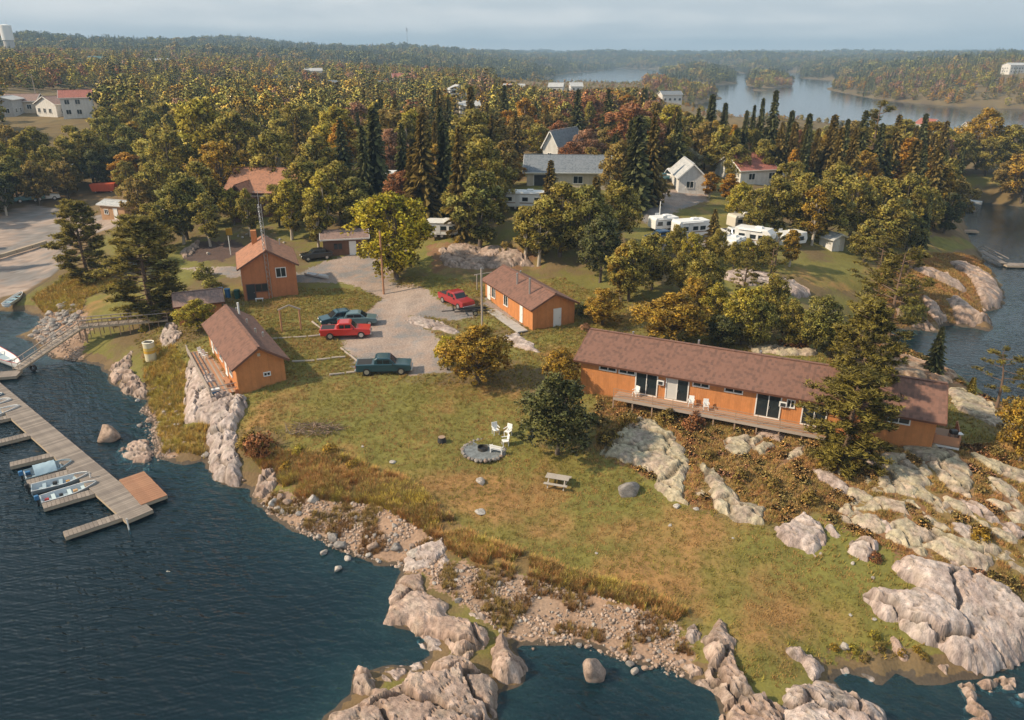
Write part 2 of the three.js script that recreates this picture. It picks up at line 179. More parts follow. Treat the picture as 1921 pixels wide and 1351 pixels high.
// the ground sheet: fine cells near, coarser ones far away; the near part wears a texture of its zones
const TX0 = -72, TX1 = 72, TZ0 = -18, TZ1 = -162;
{
  const xs = [0], zs = [30]; let st = 0.55;
  while (xs[xs.length - 1] < 5200) { const x = xs[xs.length - 1]; xs.push(x < 72 ? x + 0.6 : x + Math.max(0.6, 0.6 + (x - 72) * 0.021)); if (x < 72 && x + 0.6 >= 72) xs[xs.length - 1] = 72; }
  const X = [...xs.slice(1).reverse().map((x) => -x), ...xs];
  while (zs[zs.length - 1] > -7200) { const z = zs[zs.length - 1]; let n = z > -18 ? z - 2 : z > -110 ? z - 0.5 : z > -162 ? z - 0.8 : z - Math.max(0.8, 0.8 + (-z - 162) * 0.022); if (z > TZ0 && n <= TZ0) n = TZ0; if (z > TZ1 && n <= TZ1) n = TZ1; zs.push(n); }
  const nx = X.length, nz = zs.length, pos = new Float32Array(nx * nz * 3), uv = new Float32Array(nx * nz * 2), col = new Float32Array(nx * nz * 3);
  for (let j = 0; j < nz; j++) for (let i = 0; i < nx; i++) {
    const k = j * nx + i, x = X[i], z = zs[j];
    const far = Math.abs(x) > 3.0 * (-z) + 200 || z > 0 && Math.abs(x) > 200;
    const y = far ? (z > -300 ? -3 : rbf(x, z)) : hgt(x, z);
    pos.set([x, y, z], k * 3); uv.set([(x - TX0) / (TX1 - TX0), (TZ0 - z) / (TZ0 - TZ1)], k * 2);
    const near = x >= TX0 && x <= TX1 && z <= TZ0 && z >= TZ1;
    if (!near && !far) { let zone = 'forest'; if (z > -420) for (const o of ORDER) if (o !== 'forest' && inZone(o, x, z)) zone = o; col.set(groundColor(x, z, zone, y > 0.03 ? 1 : -1), k * 3); } else col.set([0.1, 0.075, 0.04], k * 3);
  }
  const nearI = [], farI = [];
  for (let j = 0; j < nz - 1; j++) for (let i = 0; i < nx - 1; i++) { const a = j * nx + i, b = a + 1, c = a + nx, d = c + 1; const near = X[i] >= TX0 && X[i + 1] <= TX1 && zs[j] <= TZ0 && zs[j + 1] >= TZ1; (near ? nearI : farI).push(a, b, d, a, d, c); }
  const whole = new THREE.BufferGeometry(); whole.setAttribute('position', new THREE.BufferAttribute(pos, 3)); whole.setIndex([...[]]);
  const all = new Uint32Array(nearI.length + farI.length); all.set(nearI); all.set(farI, nearI.length); whole.setIndex(new THREE.BufferAttribute(all, 1)); whole.computeVertexNormals();
  const piece = (idx) => { // keep only the vertices used
    const mapI = new Int32Array(nx * nz).fill(-1), P = [], N = [], U = [], C = [], I = new Uint32Array(idx.length); let n = 0; const nn = whole.attributes.normal.array;
    idx.forEach((v, q) => { if (mapI[v] < 0) { mapI[v] = n++; P.push(pos[v * 3], pos[v * 3 + 1], pos[v * 3 + 2]); N.push(nn[v * 3], nn[v * 3 + 1], nn[v * 3 + 2]); U.push(uv[v * 2], uv[v * 2 + 1]); C.push(col[v * 3], col[v * 3 + 1], col[v * 3 + 2]); } I[q] = mapI[v]; });
    const g = new THREE.BufferGeometry(); g.setAttribute('position', new THREE.Float32BufferAttribute(P, 3)); g.setAttribute('normal', new THREE.Float32BufferAttribute(N, 3)); g.setAttribute('uv', new THREE.Float32BufferAttribute(U, 2)); g.setAttribute('color', new THREE.Float32BufferAttribute(C, 3)); g.setIndex(new THREE.BufferAttribute(I, 1)); return g;
  };
  // texture of the near ground
  const n = 2048, data = new Uint8Array(n * n * 4), bump = new Uint8Array(n * n * 4), zid = new Uint8Array(n * n);
  const toPix = ([x, z]) => [(x - TX0) / (TX1 - TX0) * n, (TZ0 - z) / (TZ0 - TZ1) * n];
  ORDER.forEach((o, k) => { if (!k) return; for (const p of ZW[o]) { const q = p.map(toPix); let y0 = 1e9, y1 = -1e9; for (const [, y] of q) { y0 = Math.min(y0, y); y1 = Math.max(y1, y); }
    for (let j = Math.max(0, Math.floor(y0)); j < Math.min(n, y1); j++) { const c = []; for (let i = 0, m = q.length - 1; i < q.length; m = i++) { const a = q[i], b = q[m]; if ((a[1] > j) !== (b[1] > j)) c.push(a[0] + (b[0] - a[0]) * (j - a[1]) / (b[1] - a[1])); } c.sort((a, b) => a - b); for (let s = 0; s + 1 < c.length; s += 2) for (let i = Math.max(0, Math.round(c[s])); i < Math.min(n, Math.round(c[s + 1])); i++) zid[j * n + i] = k; } } });
  const SG = 256, sg = new Float32Array((SG + 1) * (SG + 1)); for (let j = 0; j <= SG; j++) for (let i = 0; i <= SG; i++) sg[j * (SG + 1) + i] = shore(TX0 + i / SG * (TX1 - TX0), TZ0 - j / SG * (TZ0 - TZ1));
  for (let j = 0; j < n; j++) for (let i = 0; i < n; i++) {
    const x = TX0 + (i + 0.5) / n * (TX1 - TX0), z = TZ0 - (j + 0.5) / n * (TZ0 - TZ1);
    const wx = noise(x * 0.5, z * 0.5) * 9 + noise(x * 1.9, z * 1.9) * 7 + noise(x * 6, z * 6) * 5, wy = noise(x * 0.5 + 50, z * 0.5) * 9 + noise(x * 1.9 + 50, z * 1.9) * 7 + noise(x * 6 + 50, z * 6) * 5;
    const zone = ORDER[zid[clamp(Math.round(j + wy), 0, n - 1) * n + clamp(Math.round(i + wx), 0, n - 1)]];
    const fx = i / n * SG, fy = j / n * SG, x0 = Math.floor(fx), y0 = Math.floor(fy), q = y0 * (SG + 1) + x0, s = mix(mix(sg[q], sg[q + 1], fx - x0), mix(sg[q + SG + 1], sg[q + SG + 2], fx - x0), fy - y0);
    const c = groundColor(x, z, zone, s - 0.25 + noise(x * 2, z * 2) * 0.25), o = (j * n + i) * 4;
    for (let k = 0; k < 3; k++) data[o + k] = Math.pow(clamp(c[k], 0, 1), 1 / 2.2) * 255; data[o + 3] = 255;
    const b = 0.5 + fbm(x * 2.3, z * 2.3, 3) * 0.35 + noise(x * 9, z * 9) * 0.22; bump[o] = bump[o + 1] = bump[o + 2] = clamp(b, 0, 1) * 255; bump[o + 3] = 255;
  }
  const tex = (d, srgb) => { const t = new THREE.DataTexture(d, n, n); if (srgb) t.colorSpace = THREE.SRGBColorSpace; t.magFilter = THREE.LinearFilter; t.minFilter = THREE.LinearMipmapLinearFilter; t.generateMipmaps = true; t.needsUpdate = true; return t; };
  structure('ground', piece(nearI), new THREE.MeshStandardMaterial({ map: tex(data, true), bumpMap: tex(bump, false), bumpScale: 0.10, roughness: 1 }));
  structure('terrain', piece(farI), new THREE.MeshStandardMaterial({ vertexColors: true, roughness: 1 }));
}
// the lake: one sheet of water with wind ripples; its depth of colour comes from the water itself
{
  const n = 1024, d = new Uint8Array(n * n * 4);
  const waves = []; const r = RNG(5); for (let k = 0; k < 60; k++) { const a = -0.35 + (r() - 0.5) * 1.5, L = 0.26 + Math.pow(r(), 1.8) * 1.1; const fx = Math.round(Math.sin(a) * 28 / L), fy = Math.round(Math.cos(a) * 28 / L); waves.push([fx, fy, r() * 6.283, Math.pow(L, 0.9)]); }
  for (let j = 0; j < n; j++) for (let i = 0; i < n; i++) { let s = 0; for (const w of waves) s += Math.sin((i / n * w[0] + j / n * w[1]) * 6.28318 + w[2]) * w[3]; const gust = 0.75 + 0.45 * tnoise(i / n, j / n, 4, 3); const b = clamp(0.5 + s * 0.034 * gust, 0, 1) * 255, o = (j * n + i) * 4; d[o] = d[o + 1] = d[o + 2] = b; d[o + 3] = 255; }
  const t = new THREE.DataTexture(d, n, n); t.wrapS = t.wrapT = THREE.RepeatWrapping; t.magFilter = THREE.LinearFilter; t.minFilter = THREE.LinearMipmapLinearFilter; t.generateMipmaps = true; t.needsUpdate = true;
  // three sheets end to end: ripples too fine to be told apart far off are left to the roughness there
  for (const [z0, z1, half, bumpScale, roughness] of [[30, -82, 400, 0.22, 0.10], [-82, -240, 700, 0.1, 0.12], [-240, -7230, 5200, 0, 0.12]]) {
    const g = new THREE.PlaneGeometry(half * 2, z0 - z1, 1, 1); g.rotateX(-Math.PI / 2); g.translate(0, 0, (z0 + z1) / 2);
    const uv = g.attributes.uv, p = g.attributes.position; for (let i = 0; i < uv.count; i++) uv.setXY(i, p.getX(i) / 28, p.getZ(i) / 28);
    structure('lake_water', g, new THREE.MeshPhysicalMaterial({ color: lin(0.17, 0.52, 0.74), roughness, transmission: 0.975, thickness: 1, ior: 1.33, attenuationColor: lin(0.10, 0.33, 0.42), attenuationDistance: 1.3, ...(bumpScale ? { bumpMap: t, bumpScale } : {}) }));
  }
}
// ---------------------------------------------------------------- bare granite: outcrops, ledges, boulders
const GRAIN = colorTex(512, (u, v) => { const a = tnoise(u, v, 12, 5), b = tnoise(u + 0.37, v + 0.11, 64, 3); const k = 0.82 + a * 0.42 + b * 0.32; return [k, k * 0.985, k * 0.97]; });
const GRAINB = colorTex(512, (u, v) => 0.5 + tnoise(u, v, 16, 5) * 0.34 + tnoise(u, v, 100, 2) * 0.16, false);
const rockMat = new THREE.MeshStandardMaterial({ vertexColors: true, map: GRAIN, bumpMap: GRAINB, bumpScale: 0.09, roughness: 0.9 });
const PAL = { pink: [[0.486, 0.345, 0.277], [0.565, 0.435, 0.367]], grey: [[0.520, 0.407, 0.367], [0.621, 0.525, 0.486]], lichen: [[0.565, 0.492, 0.345], [0.520, 0.412, 0.328]], rust: [[0.497, 0.282, 0.169], [0.531, 0.407, 0.305]] };
function cell(x, z, size, seed) {                       // fracture pattern: nearest cell centre, distance to the joint, a number per cell
  const gx = Math.floor(x / size), gz = Math.floor(z / size); let a = 9e9, b = 9e9, id = 0, ax = 0, az = 0, bx = 0, bz = 0;
  for (let i = -1; i <= 1; i++) for (let j = -1; j <= 1; j++) { const h = PERM[PERM[(gx + i + seed) & 255] + ((gz + j) & 255)], h2 = PERM[(h + 91) & 255]; const cx = (gx + i + 0.15 + h / 365) * size, cz = (gz + j + 0.15 + h2 / 365) * size, d = Math.hypot(x - cx, z - cz); if (d < a) { b = a; bx = ax; bz = az; a = d; ax = cx; az = cz; id = h; } else if (d < b) { b = d; bx = cx; bz = cz; } }
  const L = Math.hypot(bx - ax, bz - az) || 1; return [Math.abs((b * b - a * a) / (2 * L)), id, x - ax, z - az];
}
function outcrop(pix, H0, pal, label, o = {}) {
  const H = H0 * (pal === 'lichen' ? 0.6 : 0.75);
  const poly = polyW(pix), seed = Math.round(pix[0][0] * 7 + pix[0][1]) & 255, { size = 2.4, turn = 0.6, joint = 0.16, rough = 0.55, stain = 0.35, name = 'granite_outcrop', group = 'granite outcrops', cat = 'rock outcrop' } = o;
  let x0 = 1e9, x1 = -1e9, z0 = 1e9, z1 = -1e9; for (const [x, z] of poly) { x0 = Math.min(x0, x); x1 = Math.max(x1, x); z0 = Math.min(z0, z); z1 = Math.max(z1, z); }
  const E = poly.map((a, i) => { const b = poly[(i + 1) % poly.length]; return [a[0], a[1], b[0] - a[0], b[1] - a[1]]; });
  const R = Math.hypot((x0 + x1) / 2, (z0 + z1) / 2), s = clamp(R * 0.0028, 0.13, 0.42) * (o.fine ?? 1), pad = 0.9; x0 -= pad; z0 -= pad; x1 += pad; z1 += pad;
  const nx = Math.ceil((x1 - x0) / s), nz = Math.ceil((z1 - z0) / s), id = new Int32Array((nx + 1) * (nz + 1)).fill(-1), P = [], C = [], U = [], ed = new Float32Array((nx + 1) * (nz + 1));
  for (let j = 0; j <= nz; j++) for (let i = 0; i <= nx; i++) {
    const x = x0 + i * s, z = z0 + j * s; let m = 1e9; for (const e of E) { const t = clamp(((x - e[0]) * e[2] + (z - e[1]) * e[3]) / (e[2] * e[2] + e[3] * e[3] + 1e-9), 0, 1); m = Math.min(m, Math.hypot(x - e[0] - e[2] * t, z - e[1] - e[3] * t)); }
    ed[j * (nx + 1) + i] = (inside(poly, x, z) ? m : -m) + noise(x * 0.8 + seed, z * 0.8) * 0.32 + noise(x * 2.6, z * 2.6 + seed) * 0.15;
  }
  const ct = Math.cos(turn), sn = Math.sin(turn), [pa, pb] = PAL[pal];
  const vert = (i, j) => {
    const k = j * (nx + 1) + i; if (id[k] >= 0) return id[k];
    const x = x0 + i * s, z = z0 + j * s, e = ed[k]; const wx = x + noise(x * 0.7, z * 0.7 + 30) * 0.5 + noise(x * 2.1, z * 2.1 + 30) * 0.14, wz = z + noise(x * 0.7 + 60, z * 0.7) * 0.5 + noise(x * 2.1 + 60, z * 2.1) * 0.14;
    const rx = (wx * ct + wz * sn) * 0.62, rz = (-wx * sn + wz * ct) * 1.12;
    const [jd, cid, tx, tz] = cell(rx, rz, size, seed), [jd2, cid2] = cell(rx * 1.3 + 7, rz * 1.3, size * 0.42, seed + 40);
    let y = e <= 0 ? -0.5 + Math.max(e, -0.5) * 0.5 : -0.22 + (H + 0.22) * (1 - Math.exp(-e / (0.12 + H * 0.2)));
    const on = sstep(0, 0.5, e);
    y += on * (clamp(H, 0.35, 1) * rough * (tx * ((PERM[cid] / 255) - 0.5) + tz * ((PERM[(cid + 50) & 255] / 255) - 0.5)) * 0.55 + (cid / 255 - 0.5) * 0.42 * Math.min(1, H) * rough + (cid2 / 255 - 0.5) * 0.10 * rough + fbm(x * 0.55 + seed, z * 0.55, 4) * 0.13 * rough * Math.min(1, H) + fbm(x * 3.1, z * 3.1, 3) * 0.09 - Math.abs(noise(x * 1.3 + seed, z * 1.3)) * 0.12 * rough);
    if (e > 0) { const st = 0.16 + 0.1 * (cid % 3), q = y / st, f = q - Math.floor(q); y = mix(y, (Math.floor(q) + sstep(0.4, 0.6, f)) * st, 0.4 * rough); }
    const gap = sstep(0.20, 0.03, jd) * joint * 2.0 * on + sstep(0.07, 0.0, jd2) * joint * 0.6 * on * (cid2 > 60 ? 1 : 0); y -= gap;
    P.push(x, hq(x, z) + y, z); U.push(x / 3.1, z / 3.1);
    const n = fbm(x * 0.5 + seed, z * 0.5 + 3, 4), n2 = fbm(x * 1.9, z * 1.9 + seed, 3), t = sstep(-0.3, 0.35, n + n2 * 0.5), st = stain * sstep(0.12, 0.36, fbm(x * 0.42 + 20 + seed, z * 0.9 + 8, 4) + n2 * 0.2), lich = (pal === 'lichen' ? 0.55 : 0.14) * sstep(0.05, 0.3, fbm(x * 1.4 + 90, z * 1.4, 3));
    const k2 = 0.9 + (cid / 255 - 0.5) * 0.24 + n2 * 0.42 + noise(x * 5.3, z * 5.3) * 0.12;
    const soil = Math.max(e < 0.02 ? 0.5 : 0, sstep(0.13, 0.02, jd) * 0.75 * (joint > 0 ? 1 : 0), sstep(0.06, 0, jd2) * 0.6 * (cid2 > 60 ? 1 : 0));
    for (let q = 0; q < 3; q++) { let c = mix(pa[q], pb[q], t) * k2; c = mix(c, [0.52, 0.48, 0.33][q], lich); c = mix(c, [0.13, 0.115, 0.105][q], st); c = mix(c, [0.11, 0.075, 0.045][q], soil); C.push(c); }
    return id[k] = P.length / 3 - 1;
  };
  const I = []; for (let j = 0; j < nz; j++) for (let i = 0; i < nx; i++) { const k = j * (nx + 1) + i; if (Math.max(ed[k], ed[k + 1], ed[k + nx + 1], ed[k + nx + 2]) < -s * 1.2) continue; const a = vert(i, j), b = vert(i + 1, j), c = vert(i, j + 1), d = vert(i + 1, j + 1); I.push(a, c, d, a, d, b); }
  const g = new THREE.BufferGeometry(); const bx = (x0 + x1) / 2, bz = (z0 + z1) / 2, by = hgt(bx, bz); for (let q = 0; q < P.length; q += 3) { P[q] -= bx; P[q + 1] -= by; P[q + 2] -= bz; }
  g.setAttribute('position', new THREE.Float32BufferAttribute(P, 3)); g.setAttribute('color', new THREE.Float32BufferAttribute(C, 3)); g.setAttribute('uv', new THREE.Float32BufferAttribute(U, 2)); g.setIndex(I); const gc = toCreasedNormals(g, 0.5);
  const m = new THREE.Mesh(gc, rockMat); m.name = numbered(name); m.position.set(bx, by, bz); m.castShadow = m.receiveShadow = true; scene.add(m); tag(m, label, cat, group); rocksAt.push(poly); return m;
}
const rocksAt = [];
// the ledge under the cottage by the water and the shore rocks round the small bay
outcrop([[353,675],[372,678],[407,713],[410,738],[462,746],[464,774],[448,796],[443,815],[448,837],[451,861],[454,889],[450,914],[427,915],[399,900],[386,877],[394,853],[385,842],[386,815],[392,795],[346,795],[345,746]], 1.0, 'grey', 'tall pale granite ledge dropping from the wooden deck into the bay', { size: 3.2, turn: 1.2, stain: 0.15, group: undefined });
outcrop([[300,623],[314,604],[333,610],[344,628],[324,648],[300,655]], 0.7, 'grey', 'pale cracked rock knob beside the top of the deck', { size: 1.5, group: undefined });
outcrop([[204,714],[206,690],[225,678],[251,652],[250,682],[240,699],[215,724]], 0.6, 'pink', 'narrow slanting rock rib at the edge of the small bay', { size: 1.6, group: undefined });
outcrop([[221,702],[246,697],[267,713],[286,735],[264,751],[240,742],[227,736]], 0.8, 'pink', 'rounded pink rocks below the yellow tank on the bay shore', { size: 1.5, joint: 0.25, group: undefined });
outcrop([[206,848],[224,837],[248,827],[284,823],[289,850],[275,872],[235,882],[238,868],[214,864]], 0.75, 'pink', 'broad humped rock in the water beside the brown float', { size: 2.2, group: undefined });
outcrop([[252,886],[268,868],[294,868],[286,882]], 0.4, 'pink', 'low flat rock lying in the water below the humped rock', { size: 1.2, group: undefined });
outcrop([[240,803],[258,796],[272,797],[262,806]], 0.35, 'pink', 'small flat rock in the water beside the big round boulder', { size: 1, group: undefined });
outcrop([[474,931],[479,902],[491,887],[513,876],[524,902],[513,926],[486,943]], 0.9, 'pink', 'fractured rock knob where the tall grass meets the water', { size: 1.3, joint: 0.25, group: undefined });
// the rocks in the foreground water
outcrop([[753,1049],[789,1024],[833,1005],[840,1035],[842,1060],[808,1068],[770,1075],[756,1072]], 0.45, 'grey', 'flat pale slab on the pebble beach with a round boulder on it', { size: 3, stain: 0.12, group: undefined });
outcrop([[738,1101],[756,1079],[791,1079],[800,1104],[838,1139],[840,1156],[871,1158],[904,1175],[925,1200],[899,1221],[879,1246],[841,1228],[833,1201],[822,1196],[778,1192],[756,1180],[720,1170],[719,1150],[733,1120]], 1.0, 'pink', 'smooth pinkish whaleback rock reaching from the beach into the lake', { size: 3.6, turn: 0.4, joint: 0.22, group: undefined });
outcrop([[872,1148],[916,1149],[918,1176],[896,1168]], 0.5, 'grey', 'small wedge of pale rock at the edge of the pebble beach', { size: 2, group: undefined });
outcrop([[938,1184],[965,1219],[988,1255],[988,1287],[945,1292],[925,1283],[917,1222]], 2.1, 'pink', 'tall smooth sugarloaf rock standing between two arms of water', { size: 4.5, rough: 0.6, stain: 0.25, group: undefined });
outcrop([[706,1260],[664,1256],[661,1300],[690,1312],[650,1337],[608,1352],[600,1430],[930,1430],[938,1337],[934,1290],[902,1262],[880,1246],[842,1229],[804,1262],[764,1270],[738,1302],[708,1292]], 1.25, 'pink', 'large fractured granite mass spreading below the whaleback rock', { size: 2.8, joint: 0.3, turn: 0.1, stain: 0.5, group: undefined });
outcrop([[712,1256],[735,1245],[770,1247],[800,1232],[806,1250],[770,1262],[738,1285],[712,1282]], 0.25, 'grey', 'low wet grey ledge barely above the water', { size: 1.2, joint: 0.2, stain: 0.8, group: undefined });
outcrop([[782,1202],[800,1196],[826,1200],[832,1222],[808,1230],[790,1218]], 0.4, 'grey', 'small grey rock tucked under the whaleback rock', { size: 2, group: undefined });
outcrop([[1351,1156],[1365,1171],[1367,1190],[1384,1204],[1376,1226],[1384,1260],[1417,1293],[1449,1309],[1470,1338],[1470,1430],[1356,1430],[1350,1330],[1334,1296],[1321,1260],[1319,1230],[1316,1200],[1335,1180]], 1.1, 'pink', 'narrow ridge of broken rock running down from the lawn into the water', { size: 1.7, joint: 0.3, turn: 1.1, group: undefined });
outcrop([[1276,1192],[1299,1170],[1318,1187],[1312,1204],[1293,1215]], 0.7, 'grey', 'pale block of rock beside the narrow ridge', { size: 1.6, group: undefined });
outcrop([[1247,1240],[1290,1234],[1326,1262],[1337,1298],[1305,1287],[1265,1260]], 0.55, 'pink', 'jumbled low rocks at the waterline under the narrow ridge', { size: 1.0, joint: 0.35, group: undefined });
outcrop([[1448,1191],[1456,1191],[1474,1212],[1523,1228],[1553,1247],[1553,1262],[1527,1282],[1512,1262],[1478,1227]], 0.85, 'grey', 'pale tongue of rock pointing up into the lawn', { size: 3, stain: 0.2, group: undefined });
outcrop([[1466,1284],[1502,1287],[1527,1282],[1566,1286],[1588,1307],[1662,1346],[1690,1430],[1470,1430],[1464,1312]], 1.1, 'grey', 'ribbed pale grey rock sloping into the dark pool', { size: 2.4, turn: 0.9, joint: 0.25, stain: 0.6, group: undefined });
outcrop([[1556,1248],[1590,1246],[1640,1264],[1660,1284],[1630,1280],[1580,1268]], 0.25, 'grey', 'dark streaked rock shelf at the head of the pool', { size: 1.3, stain: 0.9, joint: 0.2, group: undefined });
outcrop([[1668,1066],[1689,1046],[1765,1064],[1817,1069],[1866,1095],[1892,1108],[1924,1145],[1975,1200],[1921,1243],[1861,1269],[1825,1266],[1778,1245],[1768,1229],[1739,1211],[1698,1196],[1685,1170],[1661,1167],[1628,1141],[1615,1114],[1632,1108],[1669,1112],[1689,1108],[1712,1100]], 1.35, 'grey', 'huge smooth granite dome beside the end of the lawn', { size: 3.4, turn: 0.75, joint: 0.3, rough: 0.35, stain: 0.3, group: undefined });
outcrop([[1660,1197],[1674,1196],[1716,1231],[1706,1250],[1689,1248],[1680,1229]], 0.45, 'pink', 'slender slab of rock below the granite dome', { size: 2, group: undefined });
outcrop([[1797,1284],[1825,1285],[1841,1320],[1868,1346],[1880,1430],[1815,1430],[1804,1330]], 1.3, 'pink', 'pinkish rock block standing in the pool', { size: 1.8, joint: 0.3, group: undefined });
outcrop([[1827,1281],[1866,1269],[1909,1274],[1915,1288],[1882,1303],[1856,1302]], 1.0, 'pink', 'split pink rock lying across the pool below the dome', { size: 1.4, joint: 0.3, group: undefined });
outcrop([[1889,1300],[1923,1290],[1960,1310],[1925,1327],[1904,1321]], 0.9, 'grey', 'grooved grey rock at the far end of the pool', { size: 1.2, joint: 0.3, group: undefined });
outcrop([[1750,1245],[1780,1248],[1772,1260]], 0.35, 'pink', 'small loose slab at the foot of the granite dome', { size: 2, group: undefined });
// the slope below the long building
outcrop([[1124,849],[1160,812],[1196,785],[1229,792],[1265,816],[1289,849],[1294,880],[1281,913],[1289,946],[1253,942],[1226,914],[1233,894],[1208,883],[1160,865],[1110,850]], 0.9, 'lichen', 'big lichen covered rock face below the end of the long deck', { size: 3, group: undefined });
outcrop([[1310,868],[1339,883],[1369,913],[1395,942],[1437,956],[1434,987],[1399,985],[1354,970],[1337,949],[1330,930]], 0.85, 'lichen', 'long lichen covered rock face above the edge of the lawn', { size: 2, group: undefined });
outcrop([[1300,922],[1318,915],[1330,930],[1316,936]], 0.4, 'lichen', 'small pale stone between the two lichen covered faces', { size: 2, group: undefined });
outcrop([[1446,992],[1466,982],[1507,965],[1540,983],[1551,1014],[1532,1045],[1495,1032],[1458,1010]], 0.9, 'grey', 'pale grey rock bulge overhanging the lawn', { size: 3.4, stain: 0.15, group: undefined });
outcrop([[1544,990],[1559,984],[1579,1004],[1570,1014],[1550,1005]], 0.6, 'grey', 'egg shaped pale rock between two larger pale rocks', { size: 3, stain: 0.1, group: undefined });
outcrop([[1590,1011],[1633,1008],[1650,1023],[1648,1041],[1628,1060],[1610,1050],[1594,1041]], 0.8, 'grey', 'squarish pale rock above the corner of the lawn', { size: 3, stain: 0.15, group: undefined });
const slabs = [[[1363,829],[1394,819],[1427,822],[1409,840],[1394,855],[1369,845]], [[1411,840],[1430,828],[1455,839],[1430,852]], [[1424,815],[1445,804],[1474,817],[1461,829]], [[1461,876],[1488,844],[1508,838],[1506,853],[1482,866]], [[1652,869],[1671,859],[1697,862],[1718,883],[1740,905],[1713,926],[1696,921],[1674,893]], [[1704,848],[1758,844],[1792,860],[1809,874],[1817,902],[1815,923],[1784,914],[1757,893],[1737,867]], [[1825,852],[1870,868],[1923,887],[1923,908],[1874,889],[1840,867]], [[1633,922],[1666,906],[1699,924],[1674,928]], [[1578,958],[1611,941],[1652,934],[1686,945],[1698,970],[1666,958],[1618,958],[1600,965]], [[1596,974],[1611,960],[1641,969],[1668,998],[1647,1003],[1613,991]], [[1682,991],[1713,975],[1738,999],[1796,1010],[1837,1037],[1853,1055],[1827,1068],[1790,1052],[1749,1033],[1713,1029],[1684,1009]], [[1772,938],[1787,932],[1809,947],[1837,971],[1894,1001],[1890,1016],[1851,993],[1796,957]], [[1854,942],[1872,943],[1923,963],[1923,988],[1899,979]], [[1699,940],[1715,936],[1737,957],[1732,964]], [[1750,954],[1768,953],[1790,976],[1780,980]], [[1545,880],[1570,872],[1586,880],[1575,896],[1555,896]], [[1616,893],[1632,888],[1638,902],[1626,908]]];
const widen = (p, k) => { const cx = p.reduce((a, q) => a + q[0], 0) / p.length, cy = p.reduce((a, q) => a + q[1], 0) / p.length; return p.map(([x, y]) => [cx + (x - cx) * k, cy + (y - cy) * k]); };
const slabLabels = ['lichen spotted slab under the middle of the lodge deck', 'rounded lichen slab beside the slab under the lodge deck', 'pinkish slab tucked right under the lodge deck posts', 'pale slanting slab beside the foot of the dense pine', 'broad lichen slab between the dense pine and the lodge corner', 'big flat lichen slab at the gable corner of the lodge', 'long lichen slab running off below the small balcony', 'small slab under the broad slab by the dense pine', 'arched lichen slab in the middle of the dry brush', 'speckled slab above the squarish pale rock', 'largest cream coloured slab above the granite dome', 'long narrow cream slab with a rounded end above the largest slab', 'thick cream slab beyond the long narrow one', 'thin sliver of slab beside the arched one', 'thin sliver of slab next to the largest cream slab', 'small round slab at the foot of the dense pine', 'small white slab in the brush below the dense pine'];
slabs.forEach((p, i) => outcrop(widen(p, 1.28), [0.6, 0.5, 0.5, 0.45, 0.6, 0.62, 0.5, 0.4, 0.45, 0.5, 0.6, 0.5, 0.45, 0.35, 0.35, 0.4, 0.35][i], i < 3 && i === 2 ? 'pink' : 'lichen', slabLabels[i], { size: 2.3, turn: 0.72, name: 'bedrock_outcrop', cat: 'bedrock', group: 'bedrock slabs in the dry brush', stain: 0.2, rough: 0.4 }));
{ // more stripes of bare rock, all dipping the same way, where the slope runs out of the brush
  const r = RNG(515), zone = [[1560,900],[1640,850],[1760,870],[1921,900],[1990,960],[1990,1090],[1880,1080],[1800,1060],[1700,1040],[1560,965]]; const used = []; let g = 0, n = 0;
  while (n < 24 && g++ < 900) { const x = 1560 + r() * 400, y = 850 + r() * 230, L = 36 + r() * 60, w = 12 + r() * 12; if (!inside(zone, x, y) || used.some(([a, b, l]) => Math.hypot(a - x, (b - y) * 1.6) < (l + L) * 0.36) || slabs.some((p) => inside(p, x, y))) continue; used.push([x, y, L]); n++; const dx = 0.84 * L / 1.7, dy = 0.48 * L / 1.7; outcrop([[x - dx, y - dy], [x - dx * 0.3 + 4, y - dy * 0.3 - w * 0.6], [x + dx * 0.6, y + dy * 0.5 - w * 0.5], [x + dx, y + dy], [x + dx * 0.3, y + dy * 0.5 + w * 0.5], [x - dx * 0.6, y - dy * 0.3 + w * 0.5]], 0.5, n % 3 ? 'lichen' : 'grey', 'narrow stripe of bare bedrock between the larger slabs by the long building', { size: 2, turn: 0.72, name: 'bedrock_outcrop', cat: 'bedrock', group: 'narrow bedrock stripes', stain: 0.15, rough: 0.4 }); }
}
// farther rocks
const farRocks = [[[1779,491],[1818,494],[1844,511],[1868,533],[1882,560],[1876,580],[1844,585],[1833,551],[1813,516],[1790,505]], [[1706,502],[1744,505],[1779,520],[1816,542],[1810,551],[1767,531],[1738,519]], [[1772,560],[1797,562],[1832,588],[1867,611],[1826,615],[1794,609],[1784,581]], [[1727,557],[1752,568],[1778,601],[1764,615],[1742,590]], [[1676,575],[1726,588],[1766,624],[1720,618],[1686,599]]];
const pointLabels = ['bare granite hump at the tip of the point by the side bay dock', 'pale granite strip across the top of the point', 'low granite tongue at the outer corner of the point', 'narrow granite rib in the middle of the point', 'jumbled granite at the inner waterline of the point'];
farRocks.forEach((p, i) => outcrop(p, 1.1, 'pink', pointLabels[i], { size: 3, name: 'point_rock', group: 'rocks of the point', turn: 0.5, joint: 0.3 }));
outcrop([[1352,521],[1370,511],[1400,507],[1440,515],[1490,529],[1522,552],[1500,562],[1440,536],[1390,538]], 0.9, 'grey', 'pale bedrock hump between the campground lawn and the shrubs', { size: 3, group: undefined });
outcrop([[1400,648],[1470,651],[1535,657],[1535,669],[1470,669],[1410,661]], 0.6, 'lichen', 'bare rock strip just behind the roof of the long building', { size: 3, group: undefined });
